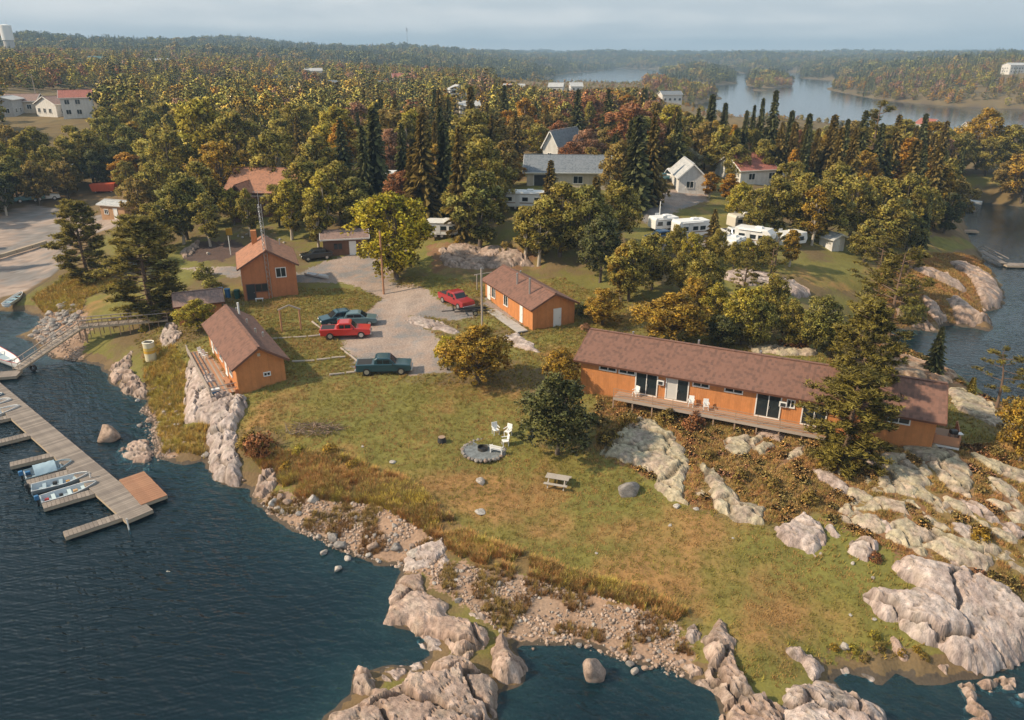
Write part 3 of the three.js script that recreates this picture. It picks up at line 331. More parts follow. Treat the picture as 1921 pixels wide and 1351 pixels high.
outcrop([[1652,655],[1700,667],[1760,689],[1802,711],[1780,722],[1750,717],[1690,702],[1648,692]], 0.7, 'rust', 'rusty orange stained bedrock sloping to the side bay', { size: 2.4, group: undefined });
outcrop([[1772,728],[1820,734],[1870,764],[1902,800],[1862,802],[1792,768]], 0.7, 'lichen', 'pale bedrock shoulder beyond the gable of the long building', { size: 3, group: undefined });
outcrop([[748,592],[790,593],[830,604],[867,625],[850,630],[800,616],[760,605]], 0.3, 'grey', 'flat white rock strip between the parking area and the cottage grass', { size: 3, stain: 0.1, group: undefined });
outcrop([[943,632],[970,624],[1000,644],[1014,664],[985,658],[953,646]], 0.35, 'grey', 'flat pale rock on the grass below the small cottage', { size: 3, stain: 0.1, group: undefined });
outcrop([[820,470],[870,458],[930,462],[985,478],[1005,500],[950,502],[880,505],[830,500]], 0.8, 'pink', 'low rock mound with dry grass beyond the yellow tree', { size: 2.5, stain: 0.4, group: undefined });
outcrop([[335,473],[355,462],[372,448],[378,458],[362,480],[345,486]], 0.6, 'pink', 'pale rocks beside the dark garden bed', { size: 1.4, group: undefined });
outcrop([[1040,200],[1075,190],[1110,196],[1120,215],[1070,224],[1030,218]], 3, 'pink', 'bare pink rock hill among the red trees of the town', { size: 9, fine: 3, group: undefined });

// boulders: a few shapes, each boulder a thing of its own
const boulderGeo = [...Array(7).keys()].map((k) => {
  const g = new THREE.IcosahedronGeometry(1, 4), p = g.attributes.position, r = RNG(k + 31), C = [], sx = 0.85 + r() * 0.3, sy = 0.6 + r() * 0.3, sz = 0.85 + r() * 0.3;
  const planes = [...Array(11)].map(() => [V(r() - 0.5, r() - 0.35, r() - 0.5).normalize(), 0.52 + r() * 0.34]);
  for (let i = 0; i < p.count; i++) { const v = V(p.getX(i), p.getY(i), p.getZ(i)); for (const [n, d] of planes) { const t = v.dot(n) - d; if (t > 0) v.addScaledVector(n, -t * 0.85); } const q = 1 + fbm(v.x * 1.6 + k * 9 + v.z * 0.7, v.y * 1.6 + v.z * 1.3, 4) * 0.16; v.multiplyScalar(q); p.setXYZ(i, v.x * sx, v.y * sy, v.z * sz); const c = 0.86 + fbm(v.x * 3 + k, v.z * 3 + v.y * 2, 3) * 0.5; C.push(c, c * 0.98, c * 0.96); }
  g.setAttribute('color', new THREE.Float32BufferAttribute(C, 3)); const w = mergeGeometries([g]); w.computeVertexNormals();
  // smooth the shading of the facets
  const key = new Map(), nn = w.attributes.normal, pp = w.attributes.position; for (let i = 0; i < pp.count; i++) { const s = [pp.getX(i), pp.getY(i), pp.getZ(i)].map((a) => a.toFixed(3)).join(); (key.get(s) ?? key.set(s, []).get(s)).push(i); } for (const l of key.values()) { const n = V(0, 0, 0); for (const i of l) n.add(V(nn.getX(i), nn.getY(i), nn.getZ(i))); n.normalize(); for (const i of l) nn.setXYZ(i, n.x, n.y, n.z); } return w;
});
const boulderMats = [[0.47, 0.36, 0.30], [0.44, 0.41, 0.39], [0.54, 0.49, 0.45], [0.34, 0.32, 0.31], [0.50, 0.37, 0.29], [0.62, 0.58, 0.54]].map((c) => new THREE.MeshStandardMaterial({ color: lin(...c), vertexColors: true, map: GRAIN, bumpMap: GRAINB, bumpScale: 0.03, roughness: 0.9 }));
const RB1 = RNG(404);
function boulder(px, py, wpx, label, group, o = {}) {
  const g = ground(px, py), w = wpx * perPx(g) / 2 * (o.k ?? 1), m = new THREE.Mesh(boulderGeo[o.v ?? Math.floor(RB1() * 7)], boulderMats[o.m ?? Math.floor(RB1() * 6)]);
  m.name = numbered(o.name ?? 'boulder'); const sy = o.sy ?? (0.75 + RB1() * 0.3); m.position.set(g.x, Math.max(g.y, -0.3) + w * sy * 0.32, g.z); m.scale.set(w, w * sy, w * (0.8 + RB1() * 0.35)); m.rotation.y = RB1() * 6.28; m.castShadow = m.receiveShadow = true; scene.add(m); return tag(m, label, o.cat ?? 'boulder', group);
}
boulder(204, 822, 46, 'big pink egg shaped boulder standing alone in the small bay', undefined, { m: 4, sy: 1.15, v: 2 });
boulder(1114, 1268, 56, 'big grey pointed boulder standing in the shallow pool', undefined, { m: 0, sy: 1.5, v: 1 });
boulder(775, 1042, 30, 'round boulder resting on the flat pale slab', undefined, { m: 2, v: 1, sy: 0.8 });
boulder(1180, 925, 40, 'dark grey boulder standing on the lawn below the lichen face', undefined, { m: 3, v: 0, sy: 1.1 });
boulder(902, 906, 24, 'pinkish boulder alone in the middle of the lawn', undefined, { m: 2, v: 3, sy: 0.75 });
boulder(1584, 1216, 20, 'pale boulder in the grass above the pool', undefined, { m: 5, v: 5, sy: 1.2 });
boulder(588, 938, 22, 'pale boulder at the upper edge of the pebble beach', undefined, { m: 5, v: 2, sy: 0.9 });
boulder(900, 962, 26, 'flat white stone lying on the lawn', undefined, { m: 5, v: 6, sy: 0.35 });
for (const [x, y, w] of [[625,1011,24],[640,1026,28],[700,1028,26],[742,1028,22],[653,1049,15],[634,1069,17],[692,1043,14],[608,1038,14],[597,1008,12],[571,999,12],[513,945,22],[527,935,18],[540,945,18],[530,962,16],[520,955,14],[560,965,14],[590,915,12],[667,948,12],[668,973,11],[703,1005,12],[720,1010,14],[1198,1234,16],[1191,1262,19],[1210,1255,14],[1182,1247,16],[1231,1250,12],[1130,1112,11],[1157,1118,14],[1178,1146,12],[860,1128,14],[912,1131,13],[815,1095,10],[858,1100,9],[937,1097,12],[875,1090,12],[1040,1189,12],[1085,1212,14],[1102,1214,12],[1000,1218,8],[1236,1223,10],[1227,1226,9],[1268,1225,10],[1259,1183,12],[1237,1196,10],[1216,1200,13],[438,910,10],[445,905,9],[457,902,9],[258,752,10],[290,730,12],[282,790,16],[262,800,12],[396,868,14],[385,855,16],[345,832,12],[1540,1040,8],[1600,1058,9],[1637,1085,9]])
  boulder(x, y, w, 'loose rounded boulder on the stony shore', 'loose boulders along the shore');
for (const [x, y, w] of [[737,868,14],[697,885,8],[740,903,8],[765,920,12],[765,937,14],[630,873,9],[665,862,8],[907,1030,9],[1119,1038,7],[1257,986,9],[1270,951,18],[1306,955,12],[1375,1010,6],[1596,1154,9],[1640,1162,9],[680,838,8]])
  boulder(x, y, w, 'small pale stone lying in the grass of the lawn', 'stones in the lawn', { m: 5, name: 'field_stone', cat: 'stone', sy: 0.5 });
{ // the heap of broken rock at the head of the small bay
  const poly = [[76,604],[100,582],[128,566],[148,570],[152,590],[135,612],[118,640],[96,650],[66,642],[58,630],[74,620]]; const r = RNG(8); let n = 0, g = 0;
  while (n < 120 && g++ < 3000) { const x = 58 + r() * 96, y = 566 + r() * 86; if (!inside(poly, x, y)) continue; boulder(x, y, 7 + r() * 9, 'angular chunk in the heap of broken rock beside the walkway', 'heap of broken rock', { name: 'riprap_rock', cat: 'rock', m: [0, 1, 2, 3][n % 4], sy: 0.8 }); n++; }
}
{ // scattered beach stones
  const r = RNG(99); let n = 0, g = 0; const zones = [ZONES.beach[0], [[300,740],[345,760],[345,850],[300,850],[285,800]]];
  while (n < 230 && g++ < 9000) { const far = n > 190, x = far ? 285 + r() * 60 : 480 + r() * 820, y = far ? 740 + r() * 110 : 920 + r() * 350; if (!inside(far ? zones[1] : zones[0], x, y)) continue; boulder(x, y, 4 + Math.pow(r(), 2) * 8, 'small stone scattered on the pebble beach', 'stones of the beach', { name: 'beach_stone', cat: 'stone', m: [0, 2, 5, 4, 2][n % 5] }); n++; }
  // pebbles
  const M = 9000, im = new THREE.InstancedMesh(new THREE.IcosahedronGeometry(1, 0), new THREE.MeshStandardMaterial({ roughness: 0.95 }), M), mm = new THREE.Matrix4(), q = new THREE.Quaternion(), zb = ZW.beach; let k = 0, t = 0;
  let bx0 = 1e9, bx1 = -1e9, bz0 = 1e9, bz1 = -1e9; for (const p of zb) for (const [x, z] of p) { bx0 = Math.min(bx0, x); bx1 = Math.max(bx1, x); bz0 = Math.min(bz0, z); bz1 = Math.max(bz1, z); }
  while (k < M && t++ < 400000) { const x = bx0 + r() * (bx1 - bx0), z = bz0 + r() * (bz1 - bz0); if (!zb.some((p) => inside(p, x, z)) || noise(x * 0.7, z * 0.7) + 0.3 < r() * 0.7 - 0.1) continue; const s = 0.03 + Math.pow(r(), 3) * 0.13, h = hq(x, z); if (h < -0.25) continue; q.setFromEuler(new THREE.Euler(r() * 6, r() * 6, r() * 6)); mm.compose(V(x, h + s * 0.3, z), q, V(s, s * 0.7, s * (0.7 + r() * 0.6))); im.setMatrixAt(k, mm); const c = 0.6 + r() * 0.8; im.setColorAt(k, lin(0.40 * c, 0.30 * c, 0.235 * c)); k++; }
  im.count = k; stuff('pebbles', im, 'brown and pale pebbles strewn over the beach');
}
// ---------------------------------------------------------------- buildings
const HOUSES = [];
const SIDING = colorTex(512, (u, v) => { const plank = Math.floor(u * 16), k = 0.90 + (PERM[plank * 7 + 3] / 255 - 0.5) * 0.10 + tnoise(u * 1, v, 8, 4) * 0.10 + tnoise(u, v * 0.25, 64, 2) * 0.09; return [k, k * 0.99, k * 0.98]; });
const SIDINGB = colorTex(512, (u, v) => { const f = (u * 16) % 1; return f < 0.06 || f > 0.94 ? 0.1 : 0.8 + tnoise(u, v, 64, 2) * 0.1; }, false);
const SHINGLE = colorTex(512, (u, v) => { const row = Math.floor(v * 16), tab = Math.floor(u * 12 + (row % 2) * 0.5 + PERM[row] / 255), h = PERM[(tab * 13 + row * 29) & 255] / 255, k = 0.72 + h * 0.45 + tnoise(u, v, 16, 4) * 0.18; return [k * (1 + (h - 0.5) * 0.12), k, k * (1 - (h - 0.5) * 0.08)]; });
const SHINGLEB = colorTex(512, (u, v) => { const row = v * 16, tab = (u * 12 + (Math.floor(row) % 2) * 0.5) % 1; return (row % 1) * 0.6 + (tab < 0.05 ? 0 : 0.2) + tnoise(u, v, 64, 2) * 0.12; }, false);
const wallOf = (c, o = {}) => new THREE.MeshStandardMaterial({ color: lin(...c), map: SIDING, bumpMap: SIDINGB, bumpScale: 0.02, roughness: 0.85, ...o });
const roofOf = (c) => new THREE.MeshStandardMaterial({ color: lin(...c), map: SHINGLE, bumpMap: SHINGLEB, bumpScale: 0.025, roughness: 0.95 });
const M = { orange: wallOf([0.60, 0.245, 0.085]), orange2: wallOf([0.50, 0.185, 0.075]), white: wallOf([0.72, 0.71, 0.69]), grey: wallOf([0.45, 0.46, 0.47]), log: wallOf([0.21, 0.095, 0.055]), cream: wallOf([0.62, 0.55, 0.45]), brown: wallOf([0.20, 0.10, 0.06]), tan: wallOf([0.48, 0.28, 0.15]),
  roof: roofOf([0.215, 0.110, 0.080]), roofRed: roofOf([0.36, 0.13, 0.10]), roofOr: roofOf([0.40, 0.19, 0.115]), roofGrey: roofOf([0.19, 0.21, 0.235]), roofPale: roofOf([0.5, 0.5, 0.5]), roofTeal: roofOf([0.10, 0.22, 0.25]), roofBrown: roofOf([0.29, 0.19, 0.16]),
  trim: std([0.16, 0.07, 0.045], 0.7), trimW: std([0.75, 0.74, 0.72], 0.6), glass: new THREE.MeshPhysicalMaterial({ color: lin(0.02, 0.028, 0.033), roughness: 0.06, specularIntensity: 0.9 }), curtain: std([0.55, 0.54, 0.52], 0.9), metal: std([0.55, 0.56, 0.58], 0.35, { metalness: 0.8 }), wood: std([0.34, 0.235, 0.165], 0.9), woodNew: std([0.44, 0.22, 0.12], 0.85), woodGrey: std([0.38, 0.32, 0.275], 0.95), dark: std([0.03, 0.03, 0.032], 0.8), concrete: std([0.42, 0.40, 0.38], 0.95), black: std([0.02, 0.02, 0.022], 0.5), whiteP: std([0.78, 0.78, 0.77], 0.5), blueP: std([0.04, 0.16, 0.34], 0.5), redP: std([0.5, 0.03, 0.025], 0.4), tealT: std([0.03, 0.40, 0.48], 0.8) };
function uvBox(g, s = 3) { const p = g.attributes.position, n = g.attributes.normal, u = new Float32Array(p.count * 2); for (let i = 0; i < p.count; i++) { const ax = Math.abs(n.getX(i)), ay = Math.abs(n.getY(i)), az = Math.abs(n.getZ(i)); const a = ax > ay && ax > az ? p.getZ(i) : p.getX(i), b = ay > ax && ay > az ? p.getZ(i) : p.getY(i); u[i * 2] = a / s; u[i * 2 + 1] = b / s; } g.setAttribute('uv', new THREE.BufferAttribute(u, 2)); return g; }
const flatG = (g) => { const k = g.index ? g.toNonIndexed() : g; k.computeVertexNormals(); return k; };
// a prism with the pentagon of a gable, ridge along local z (gable 'front') or along local x
function gableBody(w, d, h, rise, alongX, base) {
  const half = alongX ? d / 2 : w / 2, len = alongX ? w : d, s = new THREE.Shape([new THREE.Vector2(-half, -base), new THREE.Vector2(half, -base), new THREE.Vector2(half, h), new THREE.Vector2(0, h + rise), new THREE.Vector2(-half, h)]);
  const g = new THREE.ExtrudeGeometry(s, { depth: len, bevelEnabled: false }); g.translate(0, 0, -len / 2); if (alongX) g.rotateY(Math.PI / 2); return uvBox(flatG(g));
}
function house(o) {
  // FL, FR: photo pixels of the foot of the front wall; depth, wall height, rise in metres
  const { name = 'house', FL, FR, depth, wallH, rise, over = 0.4, wall, roof, alongX = false, base = 0.8, label, group, floor, th = 0.16 } = o;
  const a = Array.isArray(FL) ? ground(...FL) : FL, b = Array.isArray(FR) ? ground(...FR) : FR, ux = b.x - a.x, uz = b.z - a.z, w = Math.hypot(ux, uz), ry = Math.atan2(-uz, ux);
  const back = V(uz / w, 0, -ux / w), c = V((a.x + b.x) / 2, floor ?? (a.y + b.y) / 2, (a.z + b.z) / 2).addScaledVector(back, depth / 2);
  const g = thing(name, label, o.cat ?? 'house', group); g.position.copy(c); g.rotation.y = ry; HOUSES.push([c.x, c.z, Math.max(w, depth) * 0.62]);
  part(g, 'wall', gableBody(w, depth, wallH, rise, alongX, base), wall);
  const half = (alongX ? depth : w) / 2, len = (alongX ? w : depth) + over * 2, sl = Math.atan2(rise, half), run = half / Math.cos(sl) + over;
  for (const s of [-1, 1]) { const r = new THREE.BoxGeometry(run, th, len); r.translate(run / 2 - 0.0, th / 2 + 0.012, 0); uvBox(r, 4); r.rotateZ(-sl); r.translate(0, wallH + rise, 0); if (s < 0) r.rotateY(Math.PI); if (alongX) r.rotateY(Math.PI / 2); const m = part(g, 'roof', r, roof);
    if (o.fascia !== false) { const f = new THREE.BoxGeometry(0.05, th + 0.06, len + 0.02); f.translate(run + 0.027, th / 2, 0); f.rotateZ(-sl); f.translate(0, wallH + rise, 0); if (s < 0) f.rotateY(Math.PI); if (alongX) f.rotateY(Math.PI / 2); part(m, 'fascia', f, o.trim ?? M.trim); for (const e of [-1, 1]) { const t = new THREE.BoxGeometry(run - 0.03, th + 0.05, 0.05); t.translate(run / 2 + 0.01, th / 2, e * (len / 2 + 0.027)); t.rotateZ(-sl); t.translate(0, wallH + rise, 0); if (s < 0) t.rotateY(Math.PI); if (alongX) t.rotateY(Math.PI / 2); part(m, 'barge_board', t, o.trim ?? M.trim); } } }
  const cap = new THREE.BoxGeometry(0.3, 0.06, len - 0.04); cap.translate(0, wallH + rise + th + 0.05, 0); if (alongX) cap.rotateY(Math.PI / 2); part(g, 'ridge_cap', uvBox(cap, 4), roof);
  g.userData.dim = undefined; delete g.userData.dim;
  const put = (side, u, y, m) => { // place m (built facing +z) on a wall; u metres from the wall's left as seen from outside
    const t = { front: [u - w / 2, depth / 2, 0], back: [w / 2 - u, -depth / 2, Math.PI], left: [-w / 2, u - depth / 2, -Math.PI / 2], right: [w / 2, depth / 2 - u, Math.PI / 2] }[side]; m.position.set(t[0], y, t[1]); m.rotation.y = t[2]; g.add(m); return m; };
  for (const [side, u, y, ww, hh, kind = 'w', tr] of o.holes ?? []) {
    const q = new THREE.Group(); q.name = kind === 'w' ? 'window' : 'door'; put(side, u, y, q); const tm = tr ?? M.trimW, f = 0.09;
    part(q, 'frame', merge([box(ww + 2 * f, f, 0.1, 0, hh + f / 2, 0.03), box(ww + 2 * f, f, 0.14, 0, -f / 2, 0.05), box(f, hh, 0.1, -ww / 2 - f / 2, hh / 2, 0.03), box(f, hh, 0.1, ww / 2 + f / 2, hh / 2, 0.03), ...(kind === 'w' || kind === 's' ? [box(0.06, hh, 0.07, 0, hh / 2, 0.035)] : [])]), tm);
    if (kind === 'd' || kind === 'k') { part(q, 'panel', box(ww, hh, 0.06, 0, hh / 2, 0.02), kind === 'k' ? M.dark : M.whiteP); part(q, 'handle', box(0.05, 0.12, 0.06, ww * 0.36, hh * 0.46, 0.08), M.metal); }
    else { for (const e of [-1, 1]) part(q, 'pane', box(ww / 2 - 0.03, hh, 0.03, e * ww / 4, hh / 2, 0.018), kind === 's' && e < 0 && tr === undefined && (u | 0) % 2 ? M.curtain : M.glass); }
  }
  return { g, w, depth, put };
}
// 1: two storey house with its gable to the bay
{
  const H = house({ name: 'cottage', label: 'two storey orange house with a lattice mast against its gable', FL: [459, 565], FR: [560, 553], depth: 8.6, wallH: 4.3, rise: 2.0, wall: M.orange2, roof: M.roofOr, holes: [['front', 4.9, 2.75, 1.15, 1.15, 'w'], ['front', 0.95, 0.05, 1.0, 2.0, 'k', M.trim], ['front', 2.3, 1.05, 1.5, 0.95, 'w', M.trim], ['left', 3.0, 1.4, 1.2, 1.1, 'w'], ['left', 5.6, 1.4, 1.2, 1.1, 'w']] });
  part(H.g, 'chimney', box(0.75, 2.2, 0.75, -1.2, 6.4, -3.2), M.orange); part(H.g, 'vent_pipe', new THREE.CylinderGeometry(0.09, 0.09, 0.8, 8).translate(2.0, 5.9, -2), M.metal);
}
// 2: cottage by the water with the deck
{
  const H = house({ name: 'cottage', label: 'orange waterside cottage with a brown shingle roof and a long deck', FL: [449, 742], FR: [537, 713], depth: 14.8, wallH: 2.75, rise: 1.55, wall: M.orange, roof: M.roof, over: 0.45, holes: [['front', 2.9, 1.25, 0.55, 0.28, 'w'], ['left', 2.2, 0.1, 0.9, 2.0, 'd'], ['left', 4.4, 0.9, 1.4, 1.1, 'w'], ['left', 7.2, 0.9, 1.4, 1.1, 'w'], ['left', 9.6, 0.1, 0.9, 2.0, 'd'], ['left', 12, 0.9, 1.2, 1.1, 'w']] });
  for (const [x, z, h] of [[1.0, -5.6, 1.5], [1.1, -2.2, 0.55], [1.2, 1.2, 0.5], [1.6, 2.8, 0.5], [1.0, -7, 0.5]]) part(H.g, 'vent_pipe', new THREE.CylinderGeometry(0.11, 0.11, h, 8).translate(x, 3.7 + h / 2, z), h > 1 ? M.trimW : M.metal);
  part(H.g, 'gable_lamp', box(0.28, 0.3, 0.14, 0, 3.55, 7.35), M.metal); part(H.g, 'skirting', box(5.5, 0.9, 0.05, 0.1, -0.1, 7.28), M.orange2);
  // deck along its waterside
  const dk = thing('deck', 'weathered wooden deck with railing along the waterside cottage', 'deck'); dk.position.copy(H.g.position); dk.rotation.copy(H.g.rotation); const y = -0.15, w0 = -H.w / 2 - 0.02, wd = 2.4;
  for (let i = 0; i < 15; i++) part(dk, 'board', box(0.15, 0.05, 13.6, w0 - 0.09 - i * 0.16, y, -0.2), i % 3 === 1 ? M.wood : i % 3 ? M.woodGrey : M.woodNew);
  part(dk, 'joist', merge([...Array(8)].map((_, i) => box(wd, 0.2, 0.1, w0 - wd / 2, y - 0.14, -6.8 + i * 1.9))), M.wood);
  for (let i = 0; i < 8; i++) part(dk, 'post', box(0.12, 2.6, 0.12, w0 - wd - 0.08, y - 0.35, -6.9 + i * 1.92), M.woodGrey);
  for (const h of [0.35, 0.62, 0.95]) part(dk, 'rail', box(0.06, 0.1, 13.6, w0 - wd - 0.17, y + h, -0.2), M.woodGrey);
  part(dk, 'rail', box(wd, 0.08, 0.06, w0 - wd / 2, y + 0.95, 6.64), M.woodGrey); part(dk, 'rail', box(wd, 0.08, 0.06, w0 - wd / 2, y + 0.5, 6.64), M.woodGrey);
  const put = (t, x, yy, z, ry = 0) => { const v = V(x, yy, z).applyAxisAngle(V(0, 1, 0), dk.rotation.y).add(dk.position); t.position.copy(v); t.rotation.y = dk.rotation.y + ry; return t; };
  const cooler = put(thing('cooler', 'blue and white cooler at the end of the deck', 'cooler'), w0 - 1.9, y + 0.03, 6.0); part(cooler, 'body', rbox(0.75, 0.36, 0.42, 0.03, 0, 0.18, 0), M.blueP); part(cooler, 'lid', rbox(0.79, 0.1, 0.46, 0.03, 0, 0.41, 0), M.whiteP);
  const bench = put(thing('bench', 'plain wooden bench against the cottage wall on the deck', 'bench'), w0 - 0.5, y + 0.03, 4.4); part(bench, 'seat', box(0.4, 0.06, 1.8, 0, 0.45, 0), M.woodNew); for (const s of [-0.8, 0.8]) part(bench, 'leg', box(0.36, 0.42, 0.06, 0, 0.21, s), M.wood);
  for (const [z, x] of [[-5.3, 1.3], [-4.1, 1.1]]) chairAt(put(thing('lawn_chair', z < -5 ? 'white plastic chair at the upper end of the deck' : 'white plastic chair beside the cottage door on the deck', 'chair'), w0 - x, y + 0.03, z, 0.5));
}
function chairAt(g) { part(g, 'seat', rbox(0.46, 0.05, 0.46, 0.02, 0, 0.42, 0), M.whiteP); const b = rbox(0.46, 0.5, 0.05, 0.02); b.rotateX(-0.18); b.translate(0, 0.7, -0.25); part(g, 'backrest', b, M.whiteP); for (const x of [-0.2, 0.2]) { for (const z of [-0.2, 0.2]) part(g, 'leg', box(0.05, 0.42, 0.05, x, 0.21, z), M.whiteP); part(g, 'armrest', box(0.06, 0.04, 0.46, x * 1.2, 0.64, 0), M.whiteP); } return g; }
house({ name: 'shed', cat: 'shed', label: 'low orange shed with a brown roof behind the waterside cottage', FL: [338, 612], FR: [418, 588], depth: 4.2, wallH: 2.1, rise: 0.9, alongX: true, wall: M.orange, roof: M.roofBrown, holes: [['left', 1.6, 0.9, 0.9, 0.7, 'w', M.trim]] });
// 3: small cottage with white door
{
  const H = house({ name: 'cottage', label: 'small orange cottage with a white door in its gable', FL: [999, 620], FR: [1077, 606], depth: 13.2, wallH: 2.6, rise: 1.35, wall: M.orange, roof: M.roof, holes: [['front', 3.2, 0.1, 0.85, 2.0, 'd'], ['left', 10.4, 0.2, 0.6, 1.9, 'd'], ['left', 6.2, 0.95, 1.0, 1.2, 'w'], ['left', 2.6, 0.95, 0.9, 1.2, 'w'], ['left', 1.2, 0.2, 0.8, 1.9, 'd']] });
  for (const [x, z, h] of [[-1.3, -0.3, 1.5], [-1.6, 3.6, 1.9], [0.4, -2.8, 1.0], [0.3, -1, 0.45]]) part(H.g, 'chimney_pipe', new THREE.CylinderGeometry(0.13, 0.13, h, 8).translate(x, 3.35 + h / 2, z), M.metal);
  const wp = thing('footpath', 'pale concrete footpath along the wall of the small cottage', 'path'); wp.position.copy(H.g.position); wp.rotation.copy(H.g.rotation); for (let i = 0; i < 11; i++) part(wp, 'slab', box(1.3, 0.14, 1.16, -H.w / 2 - 1.25, 0.02 + (i % 3) * 0.005, -6 + i * 1.2), M.concrete);
}
// 4: the long building on the rocks
{
  const FL = ground(1088, 737), FR = ground(1746, 846), fl = Math.max(FL.y, FR.y) + 0.35;
  const H = house({ name: 'long_lodge', cat: 'lodge', label: 'long low orange lodge with a brown shingle roof on the rocks', FL, FR, depth: 7.6, wallH: 2.45, rise: 1.45, alongX: true, wall: M.orange, roof: M.roof, over: 0.55, base: 1.7, floor: fl, holes: [] });
  const k = H.w / 100; const hole = (a) => a;
  const dims = [[9, 1.75, 1.5, 0.55, 'w'], [21.5, 0.0, 1.9, 2.05, 's'], [31, 0.0, 1.9, 2.05, 's'], [47.5, 1.75, 1.4, 0.5, 'w'], [57.5, 0.0, 1.9, 2.05, 's'], [15.2, 1.75, 1.4, 0.5, 'w'], [38, 1.75, 1.3, 0.5, 'w'], [91, 1.62, 1.5, 0.72, 'w'], [70, 0.0, 1.8, 2.05, 's'], [63.5, 1.3, 0.5, 0.6, 'w']];
  for (const [u, y, ww, hh, kind] of dims) { const q = new THREE.Group(); q.name = kind === 's' ? 'patio_door' : 'window'; H.put('front', u * k, y, q); const f = 0.1; part(q, 'frame', merge([box(ww + 2 * f, f, 0.1, 0, hh + f / 2, 0.03), box(ww + 2 * f, f, 0.14, 0, -f / 2, 0.05), box(f, hh, 0.1, -ww / 2 - f / 2, hh / 2, 0.03), box(f, hh, 0.1, ww / 2 + f / 2, hh / 2, 0.03), box(0.07, hh, 0.08, 0, hh / 2, 0.04)]), M.trimW); for (const e of [-1, 1]) part(q, 'pane', box(ww / 2 - 0.035, hh, 0.03, e * ww / 4, hh / 2, 0.018), kind === 's' && e < 0 && u > 30 && u < 33 ? M.curtain : M.glass); if (kind === 's') part(q, 'handle', box(0.04, 0.25, 0.05, 0.1, hh * 0.45, 0.1), M.metal); }
  for (const [u, z] of [[12, -0.8], [33, -1.2], [52, -0.8], [80, -1]]) part(H.g, 'roof_vent', new THREE.CylinderGeometry(0.1, 0.1, 0.4, 8).translate(u * k - H.w / 2, 3.95, z), M.metal);
  part(H.g, 'skirting', box(H.w * 0.26, 1.1, 0.04, H.w * 0.368, -0.55, 3.84), M.orange);
  // the deck in front of the doors
  const dk = thing('deck', 'narrow wooden deck on posts in front of the long lodge', 'deck'); dk.position.copy(H.g.position); dk.rotation.copy(H.g.rotation); const x0 = -H.w / 2 + 13 * k, x1 = -H.w / 2 + 74 * k, L = x1 - x0, cx = (x0 + x1) / 2, z0 = H.depth / 2 + 0.08;
  for (let i = 0; i < 11; i++) part(dk, 'board', box(L, 0.05, 0.135, cx, -0.1, z0 + 0.1 + i * 0.145), i % 3 === 1 ? M.wood : i % 3 ? M.woodGrey : M.woodNew);
  part(dk, 'rim_joist', box(L, 0.22, 0.06, cx, -0.19, z0 + 1.7), M.woodGrey); part(dk, 'joist', box(L, 0.2, 0.06, cx, -0.23, z0 + 0.4), M.wood);
  const n = 10; for (let i = 0; i <= n; i++) { const x = x0 + L * i / n; part(dk, 'post', box(0.11, 1.9, 0.11, x, -1.1, z0 + 1.58), M.wood); part(dk, 'baluster', box(0.05, 0.85, 0.05, x, 0.35, z0 + 1.62), M.wood); }
  for (const h of [0.3, 0.55, 0.8]) part(dk, 'rail', box(L, 0.035, 0.03, cx, h, z0 + 1.64), M.wood);
  const put = (t, x, yy, z, ry) => { t.position.copy(V(x, yy, z).applyAxisAngle(V(0, 1, 0), dk.rotation.y).add(dk.position)); t.rotation.y = dk.rotation.y + ry; return t; };
  chairAt(put(thing('deck_chair', 'white chair on the lodge deck under the small high window', 'chair'), -H.w / 2 + 40.5 * k, -0.07, z0 + 0.7, 0.3)); chairAt(put(thing('deck_chair', 'white chair beside the first patio door of the lodge', 'chair'), -H.w / 2 + 19 * k, -0.07, z0 + 0.6, -0.4)); chairAt(put(thing('deck_chair', 'white chair between two patio doors of the lodge', 'chair'), -H.w / 2 + 36 * k, -0.07, z0 + 0.6, 0.1));
  for (const u of [61.5, 26]) { const ac = put(thing('air_conditioner', u > 40 ? 'white air conditioner in the lodge wall beside the last patio door' : 'white air conditioner in the lodge wall between two patio doors', 'air conditioner'), -H.w / 2 + u * k, 1.25, H.depth / 2 + 0.12, 0); part(ac, 'case', rbox(0.62, 0.45, 0.3, 0.03, 0, 0.22, 0), M.whiteP); part(ac, 'grille', box(0.4, 0.3, 0.03, 0, 0.22, 0.16), M.dark); }
  // balcony at the gable end
  const bc = thing('balcony', 'small wooden balcony on posts at the gable end of the lodge', 'balcony'); bc.position.copy(H.g.position); bc.rotation.copy(H.g.rotation); const bx = H.w / 2 + 0.05;
  part(bc, 'floor', box(1.9, 0.1, 3.2, bx + 0.95, -0.05, 1.4), M.wood); for (const [x, z] of [[1.82, 2.9], [1.82, -0.1], [0.1, 2.92]]) part(bc, 'post', box(0.13, 3.4, 0.13, bx + x, -0.8, z), M.woodNew); part(bc, 'railing', box(1.75, 0.75, 0.06, bx + 0.96, 0.42, 3.01), M.woodNew); part(bc, 'railing', box(0.06, 0.75, 3.0, bx + 1.9, 0.42, 1.4), M.woodNew); part(bc, 'rim', box(1.95, 0.16, 0.05, bx + 0.95, -0.12, 3.05), M.trimW);
  const gr = put(thing('grill', 'covered grill with a white side shelf on the small balcony', 'grill'), bx + 1.4, 0.02, 2.3, 0.4); part(gr, 'hood', rbox(0.6, 0.35, 0.45, 0.1, 0, 0.95, 0), M.black); part(gr, 'shelf', box(0.4, 0.05, 0.45, 0.5, 0.8, 0), M.whiteP); for (const x of [-0.25, 0.25]) part(gr, 'leg', box(0.05, 0.8, 0.4, x, 0.4, 0), M.metal);
}
